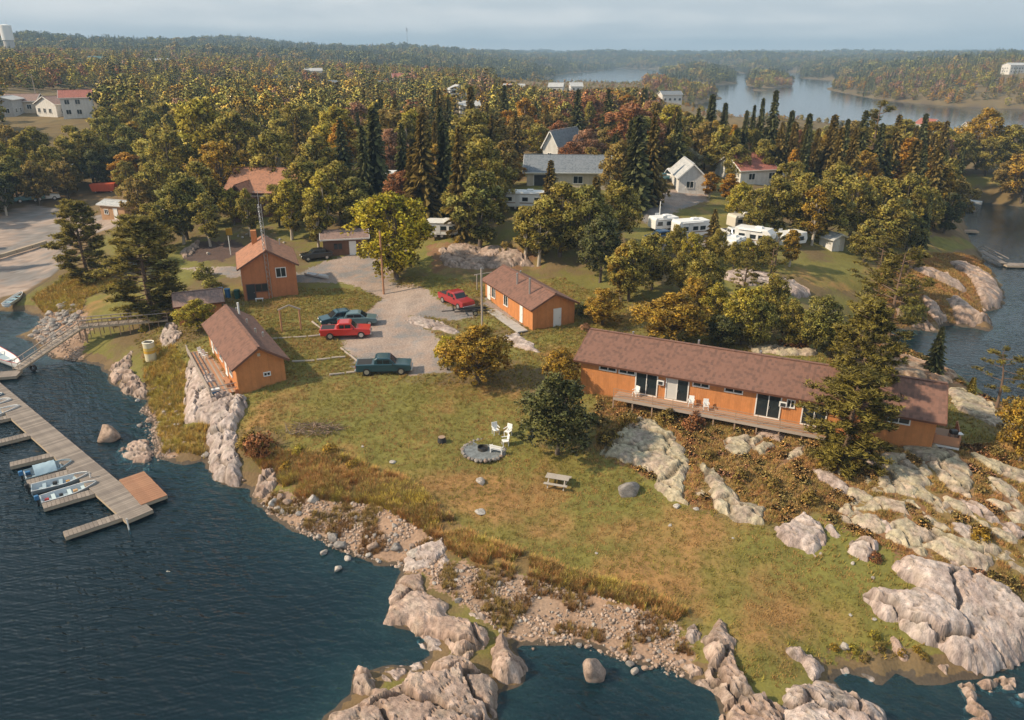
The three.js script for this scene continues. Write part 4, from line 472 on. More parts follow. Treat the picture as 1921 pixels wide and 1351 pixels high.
// 5: log house among the trees, brown shop, huts
house({ name: 'log_house', label: 'large log house with an orange roof half hidden by trees', FL: [436, 410], FR: [556, 404], depth: 11, wallH: 4.6, rise: 3.0, over: 0.9, alongX: true, wall: M.log, roof: M.roofOr, holes: [['front', 3, 0.9, 1.6, 1.4, 'w', M.trim], ['front', 7, 0.9, 1.6, 1.4, 'w', M.trim], ['front', 10, 2.9, 1.2, 1.0, 'w', M.trim]] });
house({ name: 'log_gable', cat: 'porch', label: 'steep log porch gable in front of the log house', FL: [436, 418], FR: [470, 416], depth: 4.5, wallH: 4.2, rise: 2.2, over: 0.7, wall: M.log, roof: M.roofOr, holes: [['front', 1.8, 1.4, 1.4, 2.2, 'w', M.trim]] });
house({ name: 'cabin', cat: 'cabin', label: 'low red brown cabin with a white door beside the gravel road', FL: [608, 482], FR: [690, 476], depth: 5, wallH: 2.6, rise: 0.7, alongX: true, wall: M.brown, roof: M.roofBrown, trim: M.trimW, holes: [['front', 4.4, 0.1, 0.9, 2.0, 'd'], ['front', 2.2, 1, 1.2, 0.9, 'w', M.trim], ['front', 6.5, 1, 1.2, 0.9, 'w', M.trim]] });
house({ name: 'hut', cat: 'hut', label: 'small tan wooden hut at the edge of the gravel lot', FL: [192, 412], FR: [236, 410], depth: 3.5, wallH: 2.6, rise: 0.5, alongX: true, wall: M.tan, roof: M.roofPale, trim: M.trimW, holes: [['front', 1.4, 0.9, 0.8, 0.8, 'w'], ['front', 3.6, 0.1, 0.8, 1.9, 'd']] });
house({ name: 'shed', cat: 'shed', label: 'little white garden shed at the edge of the campground', FL: [1560, 472], FR: [1582, 471], depth: 2.4, wallH: 2.0, rise: 0.5, wall: M.white, roof: M.roofPale, trim: M.trimW, holes: [['front', 1.1, 0.05, 0.7, 1.7, 'd']] });
house({ name: 'bungalow', label: 'long white bungalow with a grey shingle roof and a carport', FL: [988, 349], FR: [1140, 358], depth: 10, wallH: 2.9, rise: 2.1, over: 0.7, alongX: true, wall: M.cream, roof: M.roofGrey, trim: M.trimW, holes: [['front', 3.0, 0.1, 3.4, 2.2, 'k'], ['front', 9, 0.9, 1.6, 1.2, 'w'], ['front', 15, 0.1, 1.0, 2.1, 'd'], ['front', 17.4, 0.9, 1.4, 1.2, 'w']] });
house({ name: 'house', label: 'tall white gabled house behind the grey roofed bungalow', FL: [1018, 309], FR: [1046, 311], depth: 11, wallH: 3.6, rise: 3.0, wall: M.white, roof: M.roofGrey, trim: M.trimW, holes: [['front', 1.6, 1.2, 0.8, 1.2, 'w'], ['front', 4.2, 1.2, 0.8, 1.2, 'w'], ['right', 3, 1.2, 1.2, 1.2, 'w'], ['right', 7, 1.2, 1.2, 1.2, 'w']] });
house({ name: 'house', label: 'white gabled house beside the orange trees', FL: [1272, 361], FR: [1322, 365], depth: 10, wallH: 2.8, rise: 2.2, wall: M.white, roof: M.roofPale, trim: M.trimW, holes: [['front', 2, 1, 1.2, 1.1, 'w'], ['front', 5.5, 1, 1.2, 1.1, 'w']] });
house({ name: 'house', label: 'white house with a red brown roof at the back of the campground', FL: [1388, 345], FR: [1452, 347], depth: 9, wallH: 2.8, rise: 2.4, alongX: true, wall: M.white, roof: M.roofRed, trim: M.trimW, holes: [['front', 2.5, 1, 1.3, 1.1, 'w'], ['front', 7, 1, 1.3, 1.1, 'w'], ['front', 10, 0.1, 0.9, 2, 'd']] });
// houses of the town: front by depth instead of by a hidden foot
function far(label, px, d, w, depth, wallH, rise, wall, roof, turn = 0, alongX = true, two = false) { const [x, z] = atDepth(px, d), c = Math.cos(turn), s = Math.sin(turn), y = hgt(x, z) + 0.2, FL = V(x - c * w / 2, y, z + s * w / 2), FR = V(x + c * w / 2, y, z - s * w / 2), holes = []; for (let f = 0; f < (two ? 2 : 1); f++) for (let u = 1.6; u < w - 1; u += 2.7) holes.push(['front', u, 0.95 + f * 2.7, 1.2, 1.2, 'w']); for (let f = 0; f < (two ? 2 : 1); f++) for (let u = 2; u < depth - 1; u += 3.2) for (const sd of ['right', 'left']) holes.push([sd, u, 0.95 + f * 2.7, 1.1, 1.2, 'w']); return house({ name: 'house', label, FL, FR, depth, wallH, rise, alongX, wall, roof, trim: M.trimW, holes, base: 3, group: undefined }); }
far('two storey white house with a bright red roof on the town hillside', 152, 226, 8, 8.5, 5.4, 1.8, M.white, M.roofRed, 0.45, true, true);
far('long white house with a faded red roof on the town hillside', 92, 232, 10, 9, 3.4, 2.0, M.white, M.roofBrown, -0.5, false);
far('low cream house behind the bare tree on the town hillside', 44, 240, 9, 8, 3.2, 1.8, M.cream, M.roofBrown, 0.2);
far('grey white house with a flat gable at the edge of the town hillside', 10, 232, 6, 9, 4.6, 0.8, M.grey, M.roofPale, 0.2, false);
far('white house with a teal roof high on the town hill', 4, 420, 12, 9, 3.4, 2.0, M.white, M.roofTeal, 0.2);
far('white two storey house with grey gables above the spruces', 862, 372, 9, 8, 5.0, 2.0, M.white, M.roofPale, 0.3, false, true);
far('white house with an open porch near the inlet', 962, 420, 11, 8, 3.6, 2.0, M.white, M.roofPale, -0.2);
far('small house with a red roof in the middle of the town', 755, 520, 12, 8, 3.2, 2.4, M.white, M.roofRed, 0.2);
far('low grey roofed house beside the yellow treetops', 728, 450, 16, 9, 3.0, 2.0, M.white, M.roofGrey, 0.1);
far('white house with a pale roof showing between the trees', 882, 285, 7, 6, 3.0, 1.4, M.white, M.roofPale, 0.15);
far('cream house with a red roof beside dark trees in the town', 642, 470, 9, 8, 3.2, 2.0, M.cream, M.roofRed, 0.2);
far('pale grey house with a blue grey roof at the edge of the town', 618, 440, 9, 8, 3.4, 1.6, M.white, M.roofGrey, 0.3);
far('white house low on the slope beside the grey house', 560, 400, 10, 8, 3.2, 1.6, M.white, M.roofPale, 0.1);
far('two storey grey white house high in the orange trees', 526, 520, 8, 8, 5.2, 2, M.grey, M.roofGrey, 0.2, false, true);
far('white bungalow with a white roof above the orange trees', 590, 620, 13, 8, 3.2, 1.8, M.white, M.roofPale, 0.2);
far('white house with a red roof on the top of the town hill', 140, 640, 12, 9, 3.6, 2, M.white, M.roofRed, 0.1);
far('pale house with a blue roof on the ridge of the town', 185, 700, 14, 9, 3.8, 2.2, M.white, M.roofTeal, 0.2);
far('long white house on the ridge beside the lone spruce', 300, 760, 22, 10, 4, 2.2, M.white, M.roofPale, 0.15);
far('white cottage on the bare rock by the inlet', 1042, 500, 9, 8, 3.4, 2.2, M.white, M.roofPale, -0.2);
far('grey white house behind the red trees by the inlet', 1082, 470, 7, 7, 3.2, 2, M.white, M.roofPale, 0.1);
far('white house with a dark roof by the channel', 1262, 430, 11, 9, 4, 1.6, M.white, M.roofGrey, 0.1);
far('small white house with a red roof by the side bay', 1763, 305, 7, 7, 3.0, 1.8, M.white, M.roofRed, 0.4, false);
far('white house with a brown roof above the side bay', 1850, 300, 9, 7, 3.0, 1.7, M.white, M.roofBrown, -0.2);
far('weathered grey boat shed above the side bay', 1832, 278, 6, 4, 2.6, 0.7, M.log, M.roofBrown, 0.1);
far('large white building with a terrace on the far shore', 1912, 760, 22, 12, 7, 2, M.white, M.roofPale, 0.1, true, true);
far('tiny white boathouse on the far wooded shore', 1612, 1000, 10, 7, 4, 2, M.white, M.roofPale, 0);
{ // water tower and radio mast on the hills
  const [x, z] = atDepth(30, 900), y = hgt(x, z), t = thing('water_tower', 'round white water tower on the wooded ridge', 'water tower'); t.position.set(x, y, z); part(t, 'tank', new THREE.CylinderGeometry(6, 6, 15, 28).translate(0, 24, 0), M.whiteP); part(t, 'dome', new THREE.SphereGeometry(6.02, 24, 8, 0, 6.283, 0, 1.2).scale(1, 0.28, 1).translate(0, 30.9, 0), M.whiteP); part(t, 'base', new THREE.CylinderGeometry(5.2, 5.6, 18, 20).translate(0, 8.2, 0), M.concrete); part(t, 'antenna', bar(V(2, 32, 0), V(2, 37, 0), 0.12), M.metal); HOUSES.push([x, z, 9]);
  const [mx, mz] = atDepth(766, 2200), my = hgt(mx, mz), m = thing('radio_mast', 'thin radio mast standing above the far blue hills', 'mast'); m.position.set(mx, my, mz); part(m, 'lattice', new THREE.CylinderGeometry(0.5, 1.0, 62, 4).translate(0, 31, 0), M.metal); part(m, 'antenna_head', new THREE.CylinderGeometry(2, 2, 9, 6).translate(0, 60, 0), M.metal);
}
// lattice mast at the two storey house
{
  const p = ground(508, 560), t = thing('lattice_mast', 'tall thin lattice antenna mast against the two storey house', 'mast'); t.position.set(p.x, p.y, p.z); const h = heightTo(p, 383), r = 0.24; const legs = [0, 1, 2].map((i) => V(Math.cos(i * 2.094) * r, 0, Math.sin(i * 2.094) * r)); for (const l of legs) part(t, 'leg', bar(l, l.clone().setY(h), 0.035, 5), M.metal); const br = []; for (let y = 0.3; y < h - 0.5; y += 0.6) for (let i = 0; i < 3; i++) br.push(bar(legs[i].clone().setY(y), legs[(i + 1) % 3].clone().setY(y + 0.6), 0.02, 4)); part(t, 'bracing', merge(br), M.metal); part(t, 'antenna', merge([bar(V(0, h, 0), V(0, h + 1.8, 0), 0.03, 5), bar(V(-0.9, h + 1, 0), V(0.9, h + 1, 0), 0.02, 4), bar(V(-0.6, h + 1.5, 0), V(0.6, h + 1.5, 0), 0.02, 4)]), M.metal);
}
// ---------------------------------------------------------------- trees
const TINT = { ol: [0.540, 0.455, 0.100], gr: [0.430, 0.400, 0.100], dk: [0.230, 0.235, 0.080], yg: [0.660, 0.560, 0.090], ye: [0.68, 0.58, 0.050], or: [0.720, 0.400, 0.052], ru: [0.534, 0.249, 0.105], br: [0.500, 0.370, 0.105], pk: [0.637, 0.376, 0.227], go: [0.650, 0.440, 0.070], pa: [0.720, 0.659, 0.433], sp: [0.165, 0.175, 0.066], sb: [0.300, 0.225, 0.066], pi: [0.380, 0.315, 0.070] };
const leafMat = Object.fromEntries(Object.entries(TINT).map(([k, c]) => [k, new THREE.MeshPhysicalMaterial({ color: lin(...c), vertexColors: true, roughness: 0.85, specularIntensity: 0.25, transmission: 0.5, thickness: 0, side: THREE.DoubleSide, name: 'leaves_' + k })]));
const barkMat = std([0.13, 0.10, 0.08], 0.95), birchMat = std([0.46, 0.40, 0.33], 0.9), pineBark = std([0.17, 0.11, 0.075], 0.95);
class Leaves {
  constructor(seed) { this.r = RNG(seed); this.P = []; this.N = []; this.C = []; this.I = []; }
  // a leaf or spray: a bent quad at p along axis a, with width w; out is the way the crown faces there
  quad(p, a, b, out, col, blend = 1.7) {
    const n = V().crossVectors(a, b).normalize(); if (n.dot(out) < 0) n.negate(); n.addScaledVector(out, blend).normalize();
    const k = this.P.length / 3; for (const [s, t] of [[-1, -1], [1, -1], [1, 1], [-1, 1]]) { this.P.push(p.x + a.x * s + b.x * t, p.y + a.y * s + b.y * t, p.z + a.z * s + b.z * t); this.N.push(n.x, n.y, n.z); this.C.push(col[0], col[1], col[2]); }
    this.I.push(k, k + 1, k + 2, k, k + 2, k + 3);
  }
  tri(p, a, b, out, col, blend = 0.9) {
    const n = V().crossVectors(a, b).normalize(); if (n.dot(out) < 0) n.negate(); n.addScaledVector(out, blend).normalize();
    const k = this.P.length / 3; for (const [s, t] of [[0, -1], [0, 1], [2, 0]]) { this.P.push(p.x + a.x * s + b.x * t, p.y + a.y * s + b.y * t, p.z + a.z * s + b.z * t); this.N.push(n.x, n.y, n.z); this.C.push(col[0], col[1], col[2]); }
    this.I.push(k, k + 1, k + 2);
  }
  dir() { const u = this.r() * 2 - 1, t = this.r() * 6.2832, s = Math.sqrt(1 - u * u); return V(s * Math.cos(t), u, s * Math.sin(t)); }
  geo() { const g = new THREE.BufferGeometry(); g.setAttribute('position', new THREE.Float32BufferAttribute(this.P, 3)); g.setAttribute('normal', new THREE.Float32BufferAttribute(this.N, 3)); g.setAttribute('color', new THREE.Float32BufferAttribute(this.C, 3)); g.setIndex(this.I); return g; }
}
function bend(pts, r0, r1, n = 6) { const c = new THREE.CatmullRomCurve3(pts), g = new THREE.TubeGeometry(c, pts.length * 2, r0, n), p = g.attributes.position, L = pts.length * 2 + 1; for (let i = 0; i < L; i++) { const t = i / (L - 1), ce = c.getPoint(t), k = mix(1, r1 / r0, t); for (let j = 0; j <= n; j++) { const q = i * (n + 1) + j; p.setXYZ(q, ce.x + (p.getX(q) - ce.x) * k, ce.y + (p.getY(q) - ce.y) * k, ce.z + (p.getZ(q) - ce.z) * k); } } return g; }
// broadleaf tree, 10 m tall: trunk, limbs, lobes of leaf clumps
function broadleaf(seed, o = {}) {
  const { lobes = 11, clumps = 25, leaves = 40, width = 3.2, low = 0.22, top = 1, leaf = 0.104, gaps = 0.2, shape = 0 } = o, L = new Leaves(seed), r = L.r, limbs = [], lo = [];
  for (let i = 0; i < lobes; i++) { // lobes climb round the axis, widest at mid height
    const t = (i + 0.5) / lobes, y = mix(low * 10 + 1.1, 10 * top - 1.25, t), prof = Math.pow(Math.sin(Math.PI * clamp(0.16 + t * 0.80 - shape * 0.12, 0, 1)), 0.8), a = i * 2.4 + r() * 0.8, d = (t > 0.93 ? 0.15 : 0.62) * width * prof * (0.75 + r() * 0.4);
    lo.push([V(Math.cos(a) * d, y + (r() - 0.5) * 0.8, Math.sin(a) * d), (0.95 + r() * 0.55) * Math.max(0.62, prof) * width / 3.2]);
  }
  for (const [c, R] of lo) {
    limbs.push(bend([V(0, c.y * 0.42 + 0.5, 0), V(c.x * 0.45, c.y * 0.72, c.z * 0.45), V(c.x * 0.9, c.y, c.z * 0.9)], 0.09, 0.03, 5));
    for (let k = 0; k < clumps; k++) {
      const d = L.dir(); if (d.y < -0.55) d.y *= -0.6; if (r() < gaps * 0.6) continue; const rr = R * (0.78 + r() * 0.42), cc = V(c.x + d.x * rr * 1.05, c.y + d.y * rr * 0.9, c.z + d.z * rr * 1.05), tone = 0.74 + r() * 0.5, warm = (r() - 0.5) * 0.16;
      const out = V(cc.x * 0.5, cc.y - 5.6, cc.z * 0.5).normalize().multiplyScalar(0.5).add(d).normalize(), cr = 0.28 + r() * 0.32;
      for (let q = 0; q < leaves; q++) { const e = L.dir(), p = cc.clone().addScaledVector(e, cr * Math.cbrt(r())), a = L.dir(), b = V().crossVectors(a, L.dir()).normalize(), s = leaf * (0.6 + r() * 0.8), f = tone * (0.75 + r() * 0.5); a.multiplyScalar(s); b.multiplyScalar(s * 0.62); L.quad(p, a, b, out, [f * (1 + warm), f, f * (1 - warm)]); }
    }
  }
  const sway = (r() - 0.5) * 0.5; const trunk = merge([bend([V(0, -0.6, 0), V(sway * 0.4, 2.2, 0.1), V(-sway * 0.3, 5, -0.15), V(sway * 0.2, 8.6, 0)], 0.24, 0.05, 7), ...limbs]);
  return { trunk, crown: L.geo(), h: 10 };
}
// spruce, 10 m tall: whorls of drooping boughs
function spruce(seed, o = {}) {
  const { width = 1.75, levels = 30, low = 0.06 } = o, L = new Leaves(seed), r = L.r;
  for (let i = 0; i < levels; i++) {
    const t = i / (levels - 1), y = mix(low * 10, 9.75, Math.pow(t, 0.92)), len = width * Math.pow(1 - t, 0.82) * (0.86 + 0.2 * Math.sin(i * 2.1)) + 0.10, nb = Math.max(4, Math.round(9 - t * 4));
    for (let b = 0; b < nb; b++) {
      const a = i * 1.7 + b / nb * 6.283 + (r() - 0.5) * 0.6, l = len * (0.7 + r() * 0.5), d = V(Math.cos(a), 0, Math.sin(a)), side = V(-d.z, 0, d.x), n = Math.max(3, Math.round(l * 5)), tone = 0.7 + r() * 0.55;
      for (let k = 0; k < n; k++) { const u = (k + 0.6) / n, p = d.clone().multiplyScalar(l * u); p.y = y - l * 0.42 * u + l * 0.16 * u * u; const s = 0.10 + 0.22 * Math.sin(Math.PI * clamp(u * 0.85 + 0.12, 0, 1)); for (const w of [-1, 1]) { const ax = d.clone().multiplyScalar(0.16 + r() * 0.07).addScaledVector(side, w * s * 0.55); ax.y -= 0.05 + r() * 0.12; const bx = side.clone().multiplyScalar(w * 0.08).addScaledVector(V(0, 1, 0), 0.05 + r() * 0.05); const f = tone * (0.75 + r() * 0.5) * mix(0.85, 1.12, u); L.quad(p.clone().addScaledVector(side, w * s * 0.5), ax, bx, V(d.x * 0.7, 0.8, d.z * 0.7), [f * 1.02, f, f * 0.95], 0.7); } }
    }
  }
  return { trunk: merge([bend([V(0, -0.6, 0), V(0.03, 4, 0.02), V(0, 9.6, 0)], 0.17, 0.02, 6)]), crown: L.geo(), h: 10 };
}
// white pine, 10 m tall: irregular tiers of needle tufts on long limbs
function pine(seed, o = {}) {
  const { width = 2.6, low = 0.18, n = 34, tufts = 9, open = 0.2, lean = 0, needle = 0.21, dens = 15 } = o, L = new Leaves(seed), r = L.r, limbs = [], bendX = (y) => lean * y * y / 100 * 2 + Math.sin(y * 0.5 + seed) * 0.1;
  for (let i = 0; i < n; i++) {
    const t = (i + r() * 0.8) / n, y = mix(low * 10, 9.6, t), prof = Math.pow(Math.sin(Math.PI * clamp(0.25 + t * 0.72, 0, 1)), 0.7) * (0.65 + 0.5 * Math.abs(Math.sin(i * 1.9))), a = i * 2.39 + (r() - 0.5) * 0.9, l = width * prof * (0.65 + r() * 0.5); if (r() < open) continue;
    const d = V(Math.cos(a), 0, Math.sin(a)), rise = 0.10 + t * 0.35, base = V(bendX(y), y, 0), tip = base.clone().addScaledVector(d, l); tip.y += l * rise;
    const mid = base.clone().lerp(tip, 0.55); mid.y -= l * 0.05; limbs.push(bend([base, mid, tip], 0.055, 0.015, 4));
    for (let k = 0; k < tufts; k++) { const u = 0.32 + 0.7 * Math.sqrt(r()), p = base.clone().lerp(tip, u).add(V((r() - 0.5) * 0.75 * u, (r() - 0.25) * 0.30, (r() - 0.5) * 0.75 * u)), tone = 0.7 + r() * 0.55;
      for (let q = 0; q < dens; q++) { const e = L.dir(); e.y = e.y * 0.6 + 0.25; const sp = p.clone().addScaledVector(L.dir(), 0.13), ax = e.multiplyScalar(needle * (0.6 + r() * 0.5)), bx = V().crossVectors(ax, L.dir()).normalize().multiplyScalar(0.045); const f = tone * (0.75 + r() * 0.5); L.tri(sp, ax, bx, V(d.x * 0.5, 0.9, d.z * 0.5), [f, f, f * 0.95], 0.8); } }
  }
  return { trunk: merge([bend([V(0, -0.6, 0), V(bendX(3), 3, 0), V(bendX(6), 6, 0), V(bendX(9.5), 9.5, 0)], 0.22, 0.04, 7), ...limbs]), crown: L.geo(), h: 10 };
}
// bush, 2 m tall
function bush(seed, o = {}) { const { width = 1.3, clumps = 60, leaves = 20, leaf = 0.085 } = o, L = new Leaves(seed), r = L.r, st = []; for (let k = 0; k < clumps; k++) { const d = L.dir(); d.y = Math.abs(d.y); const rr = 0.62 + r() * 0.42, c = V(d.x * width * rr, 0.15 + d.y * 1.75 * rr, d.z * width * rr), tone = 0.72 + r() * 0.55; if (k % 5 === 0) st.push(bar(V(0, -0.2, 0), c, 0.025, 4, 0.01)); for (let q = 0; q < leaves; q++) { const p = c.clone().addScaledVector(L.dir(), 0.3 * Math.cbrt(r())), a = L.dir(), b = V().crossVectors(a, L.dir()).normalize(), s = leaf * (0.6 + r() * 0.8), f = tone * (0.75 + r() * 0.5); L.quad(p, a.multiplyScalar(s), b.multiplyScalar(s * 0.6), d, [f, f, f]); } } return { trunk: merge(st), crown: L.geo(), h: 2 }; }
const KIND = {
  D: [broadleaf(11, { low: 0.08, lobes: 13 }), broadleaf(12, { width: 3.6, lobes: 14, low: 0.1 }), broadleaf(13, { width: 2.8, lobes: 13, low: 0.04 }), broadleaf(14, { width: 3.3, shape: 0.6, lobes: 14, low: 0.06, gaps: 0.35 })],
  P: [broadleaf(21, { width: 2.0, lobes: 13, low: 0.08, gaps: 0.4, shape: 0.4 }), broadleaf(22, { width: 1.7, lobes: 13, low: 0.06, gaps: 0.45 })],
  N: [broadleaf(31, { width: 3.6, lobes: 16, clumps: 34, leaves: 32, leaf: 0.1, low: 0.08, gaps: 0.3 }), broadleaf(32, { width: 3.4, lobes: 15, clumps: 36, leaves: 32, leaf: 0.1, low: 0.05, shape: 0.6, gaps: 0.3 })],
  S: [spruce(41), spruce(42, { width: 2.1, levels: 28 }), spruce(43, { width: 1.25, levels: 34 })],
  W: [pine(51, { n: 46, tufts: 13 }), pine(52, { width: 2.9, n: 44, tufts: 13, open: 0.25, low: 0.2 }), pine(53, { width: 2.2, low: 0.08, n: 52, tufts: 12 })],
  X: [pine(61, { width: 2.9, n: 96, tufts: 20, low: 0.02, open: 0.05, needle: 0.2, dens: 18 }), pine(62, { width: 2.6, n: 88, tufts: 20, low: 0.03, open: 0.08, needle: 0.2, dens: 18 })],
  Q: [pine(71, { width: 3.4, n: 15, tufts: 14, low: 0.36, open: 0.15, lean: 0.5 }), pine(72, { width: 2.7, n: 14, tufts: 14, low: 0.42, open: 0.1, lean: -0.7 })],
  B: [bush(81), bush(82, { width: 1.7, clumps: 70 })],
};
const KN = { D: 'broadleaf_tree', P: 'poplar_tree', N: 'broadleaf_tree', S: 'spruce_tree', W: 'pine_tree', X: 'pine_tree', Q: 'pine_tree', B: 'shrub' };
const KC = { D: 'tree', P: 'tree', N: 'tree', S: 'spruce', W: 'pine', X: 'pine', Q: 'pine', B: 'shrub' };
const TN = { ol: 'olive green', gr: 'green', dk: 'dark green', yg: 'yellow green', ye: 'bright yellow', or: 'orange', ru: 'rusty red', br: 'brownish', pk: 'pinkish brown', go: 'golden', pa: 'pale half bare', sp: 'dark', sb: 'brownish green', pi: 'green' };
const KW = { D: 'broadleaf tree', P: 'slender poplar', N: 'broadleaf tree', S: 'spruce', W: 'spreading pine', X: 'dense pine', Q: 'wind bent pine', B: 'shrub' };
const treeSpots = [], RT = RNG(2024);
let nTrees = 0;
function plant(kind, x, z, h, w, tint, label, group, v) { // w: crown width in metres
  const list = KIND[kind], k = v ?? Math.floor(RT() * list.length), t = list[k], y = Math.max(0, hgt(x, z)), g = new THREE.Group(); g.name = numbered(KN[kind]);
  const box = t.crown.boundingBox ?? (t.crown.computeBoundingBox(), t.crown.boundingBox), cw = (box.max.x - box.min.x + box.max.z - box.min.z) / 2, sy = h / box.max.y, sx = (w ?? cw * sy) / cw;
  part(g, 'trunk', t.trunk, kind === 'P' ? birchMat : 'WXQ'.includes(kind) ? pineBark : barkMat); part(g, 'crown', t.crown, leafMat[tint]);
  g.position.set(x, y, z); g.scale.set(sx, sy, sx); g.rotation.y = RT() * 6.283; scene.add(g); tag(g, label, KC[kind], group); treeSpots.push([x, z, sx * cw / 2]); nTrees++; return g;
}
function tree(kind, px, top, base, wpx, tint, label, v) { // by where it stands and how far up it reaches in the photograph
  const p = ground(px, base), h = heightTo(p, top); const g = plant(kind, p.x, p.z, h, wpx * perPx(p) * 1.2, tint, label ?? `${h < 8 ? 'short ' : h > 14 ? 'tall ' : ''}${TN[tint]} ${KW[kind]} ${where(px, base)}`, undefined, v); if (!label) g.userData.group = g.userData.label; return g;
}
function where(px, py) { if (py > 600) return 'on the rocky ground near the long building'; if (px < 330 && py > 300) return 'by the gravel lot at the bay'; if (py > 440 && px > 1250) return 'between the long building and the campground'; if (px > 1620) return 'along the shore of the side bay'; if (px > 1150) return 'in the wood round the campground'; if (px < 760 && py > 330) return 'round the log house'; if (py > 330) return 'round the grey roofed house'; if (px < 460) return 'on the town hillside'; return 'among the houses of the town'; }
const T1 = [ // the trees that stand out in the photograph: kind, x, top, foot, width, tint, label
  ['Y', 745, 356, 524, 132, 'ye', 'bright yellow tree beside the gravel road and the utility pole'], ['X', 168, 370, 532, 108, 'pi', 'irregular green pine at the corner of the gravel lot'], ['X', 288, 398, 598, 165, 'pi', 'wide sprawling pine leaning over the end of the walkway'],
  ['X', 1582, 690, 868, 165, 'pi', 'dense pine growing right in front of the long building'], ['X', 1598, 556, 800, 125, 'pi', 'tall pine rising above the roof of the long building'], ['W', 1655, 452, 692, 135, 'pi', 'tall bare stemmed pine behind the roof of the long building'],
  ['S', 1749, 612, 702, 40, 'sp', 'thin dark spruce standing on the rock by the side bay'], ['Q', 1868, 652, 772, 92, 'pi', 'wind bent pine with flat tiers above the side bay', 0], ['Q', 1912, 655, 775, 80, 'pi', 'second wind bent pine with a leaning stem above the side bay', 1], ['N', 1912, 735, 868, 90, 'go', 'golden bush hanging over the dark rock by the side bay'],
  ['N', 896, 606, 722, 112, 'go', 'golden tree between the parked cars and the small cottage'], ['N', 840, 628, 694, 46, 'ye', 'small yellow bush at the edge of the parking area'], ['N', 1052, 652, 738, 66, 'go', 'golden bush against the end of the long building'], ['N', 1045, 698, 852, 138, 'dk', 'dark olive tree on the lawn below the end of the long building'], ['N', 1258, 545, 646, 118, 'go', 'large golden orange tree behind the roof of the long building'], ['N', 1130, 540, 610, 74, 'go', 'golden tree beside the gable of the small cottage'],
  ['N', 372, 560, 620, 62, 'yg', 'yellow green bush growing against the waterside cottage'], ['S', 1335, 392, 470, 36, 'sb', 'small brown spruce among the parked trailers'], ['N', 1290, 275, 325, 48, 'pa', 'pale half bare tree beside the white van'], ['P', 1330, 322, 372, 30, 'or', 'bright orange tree beside the white gabled house'], ['P', 1366, 325, 378, 36, 'or', 'second bright orange tree by the white gabled house'],
  ['W', 1622, 183, 372, 92, 'pi', 'very tall white pine standing high above the wood'], ['N', 1831, 200, 318, 74, 'go', 'tall feathery golden tree above the side bay houses'], ['P', 245, 284, 352, 56, 'or', 'orange tree beside the town road'], ['B', 1487, 605, 650, 44, 'ru', 'dark rusty shrub on the grass behind the long building'], ['S', 1820, 708, 742, 22, 'pi', 'small young spruce on the rock shoulder by the side bay'],
];
for (const [k, ...a] of T1) tree(k === 'Y' ? 'N' : k, ...a);
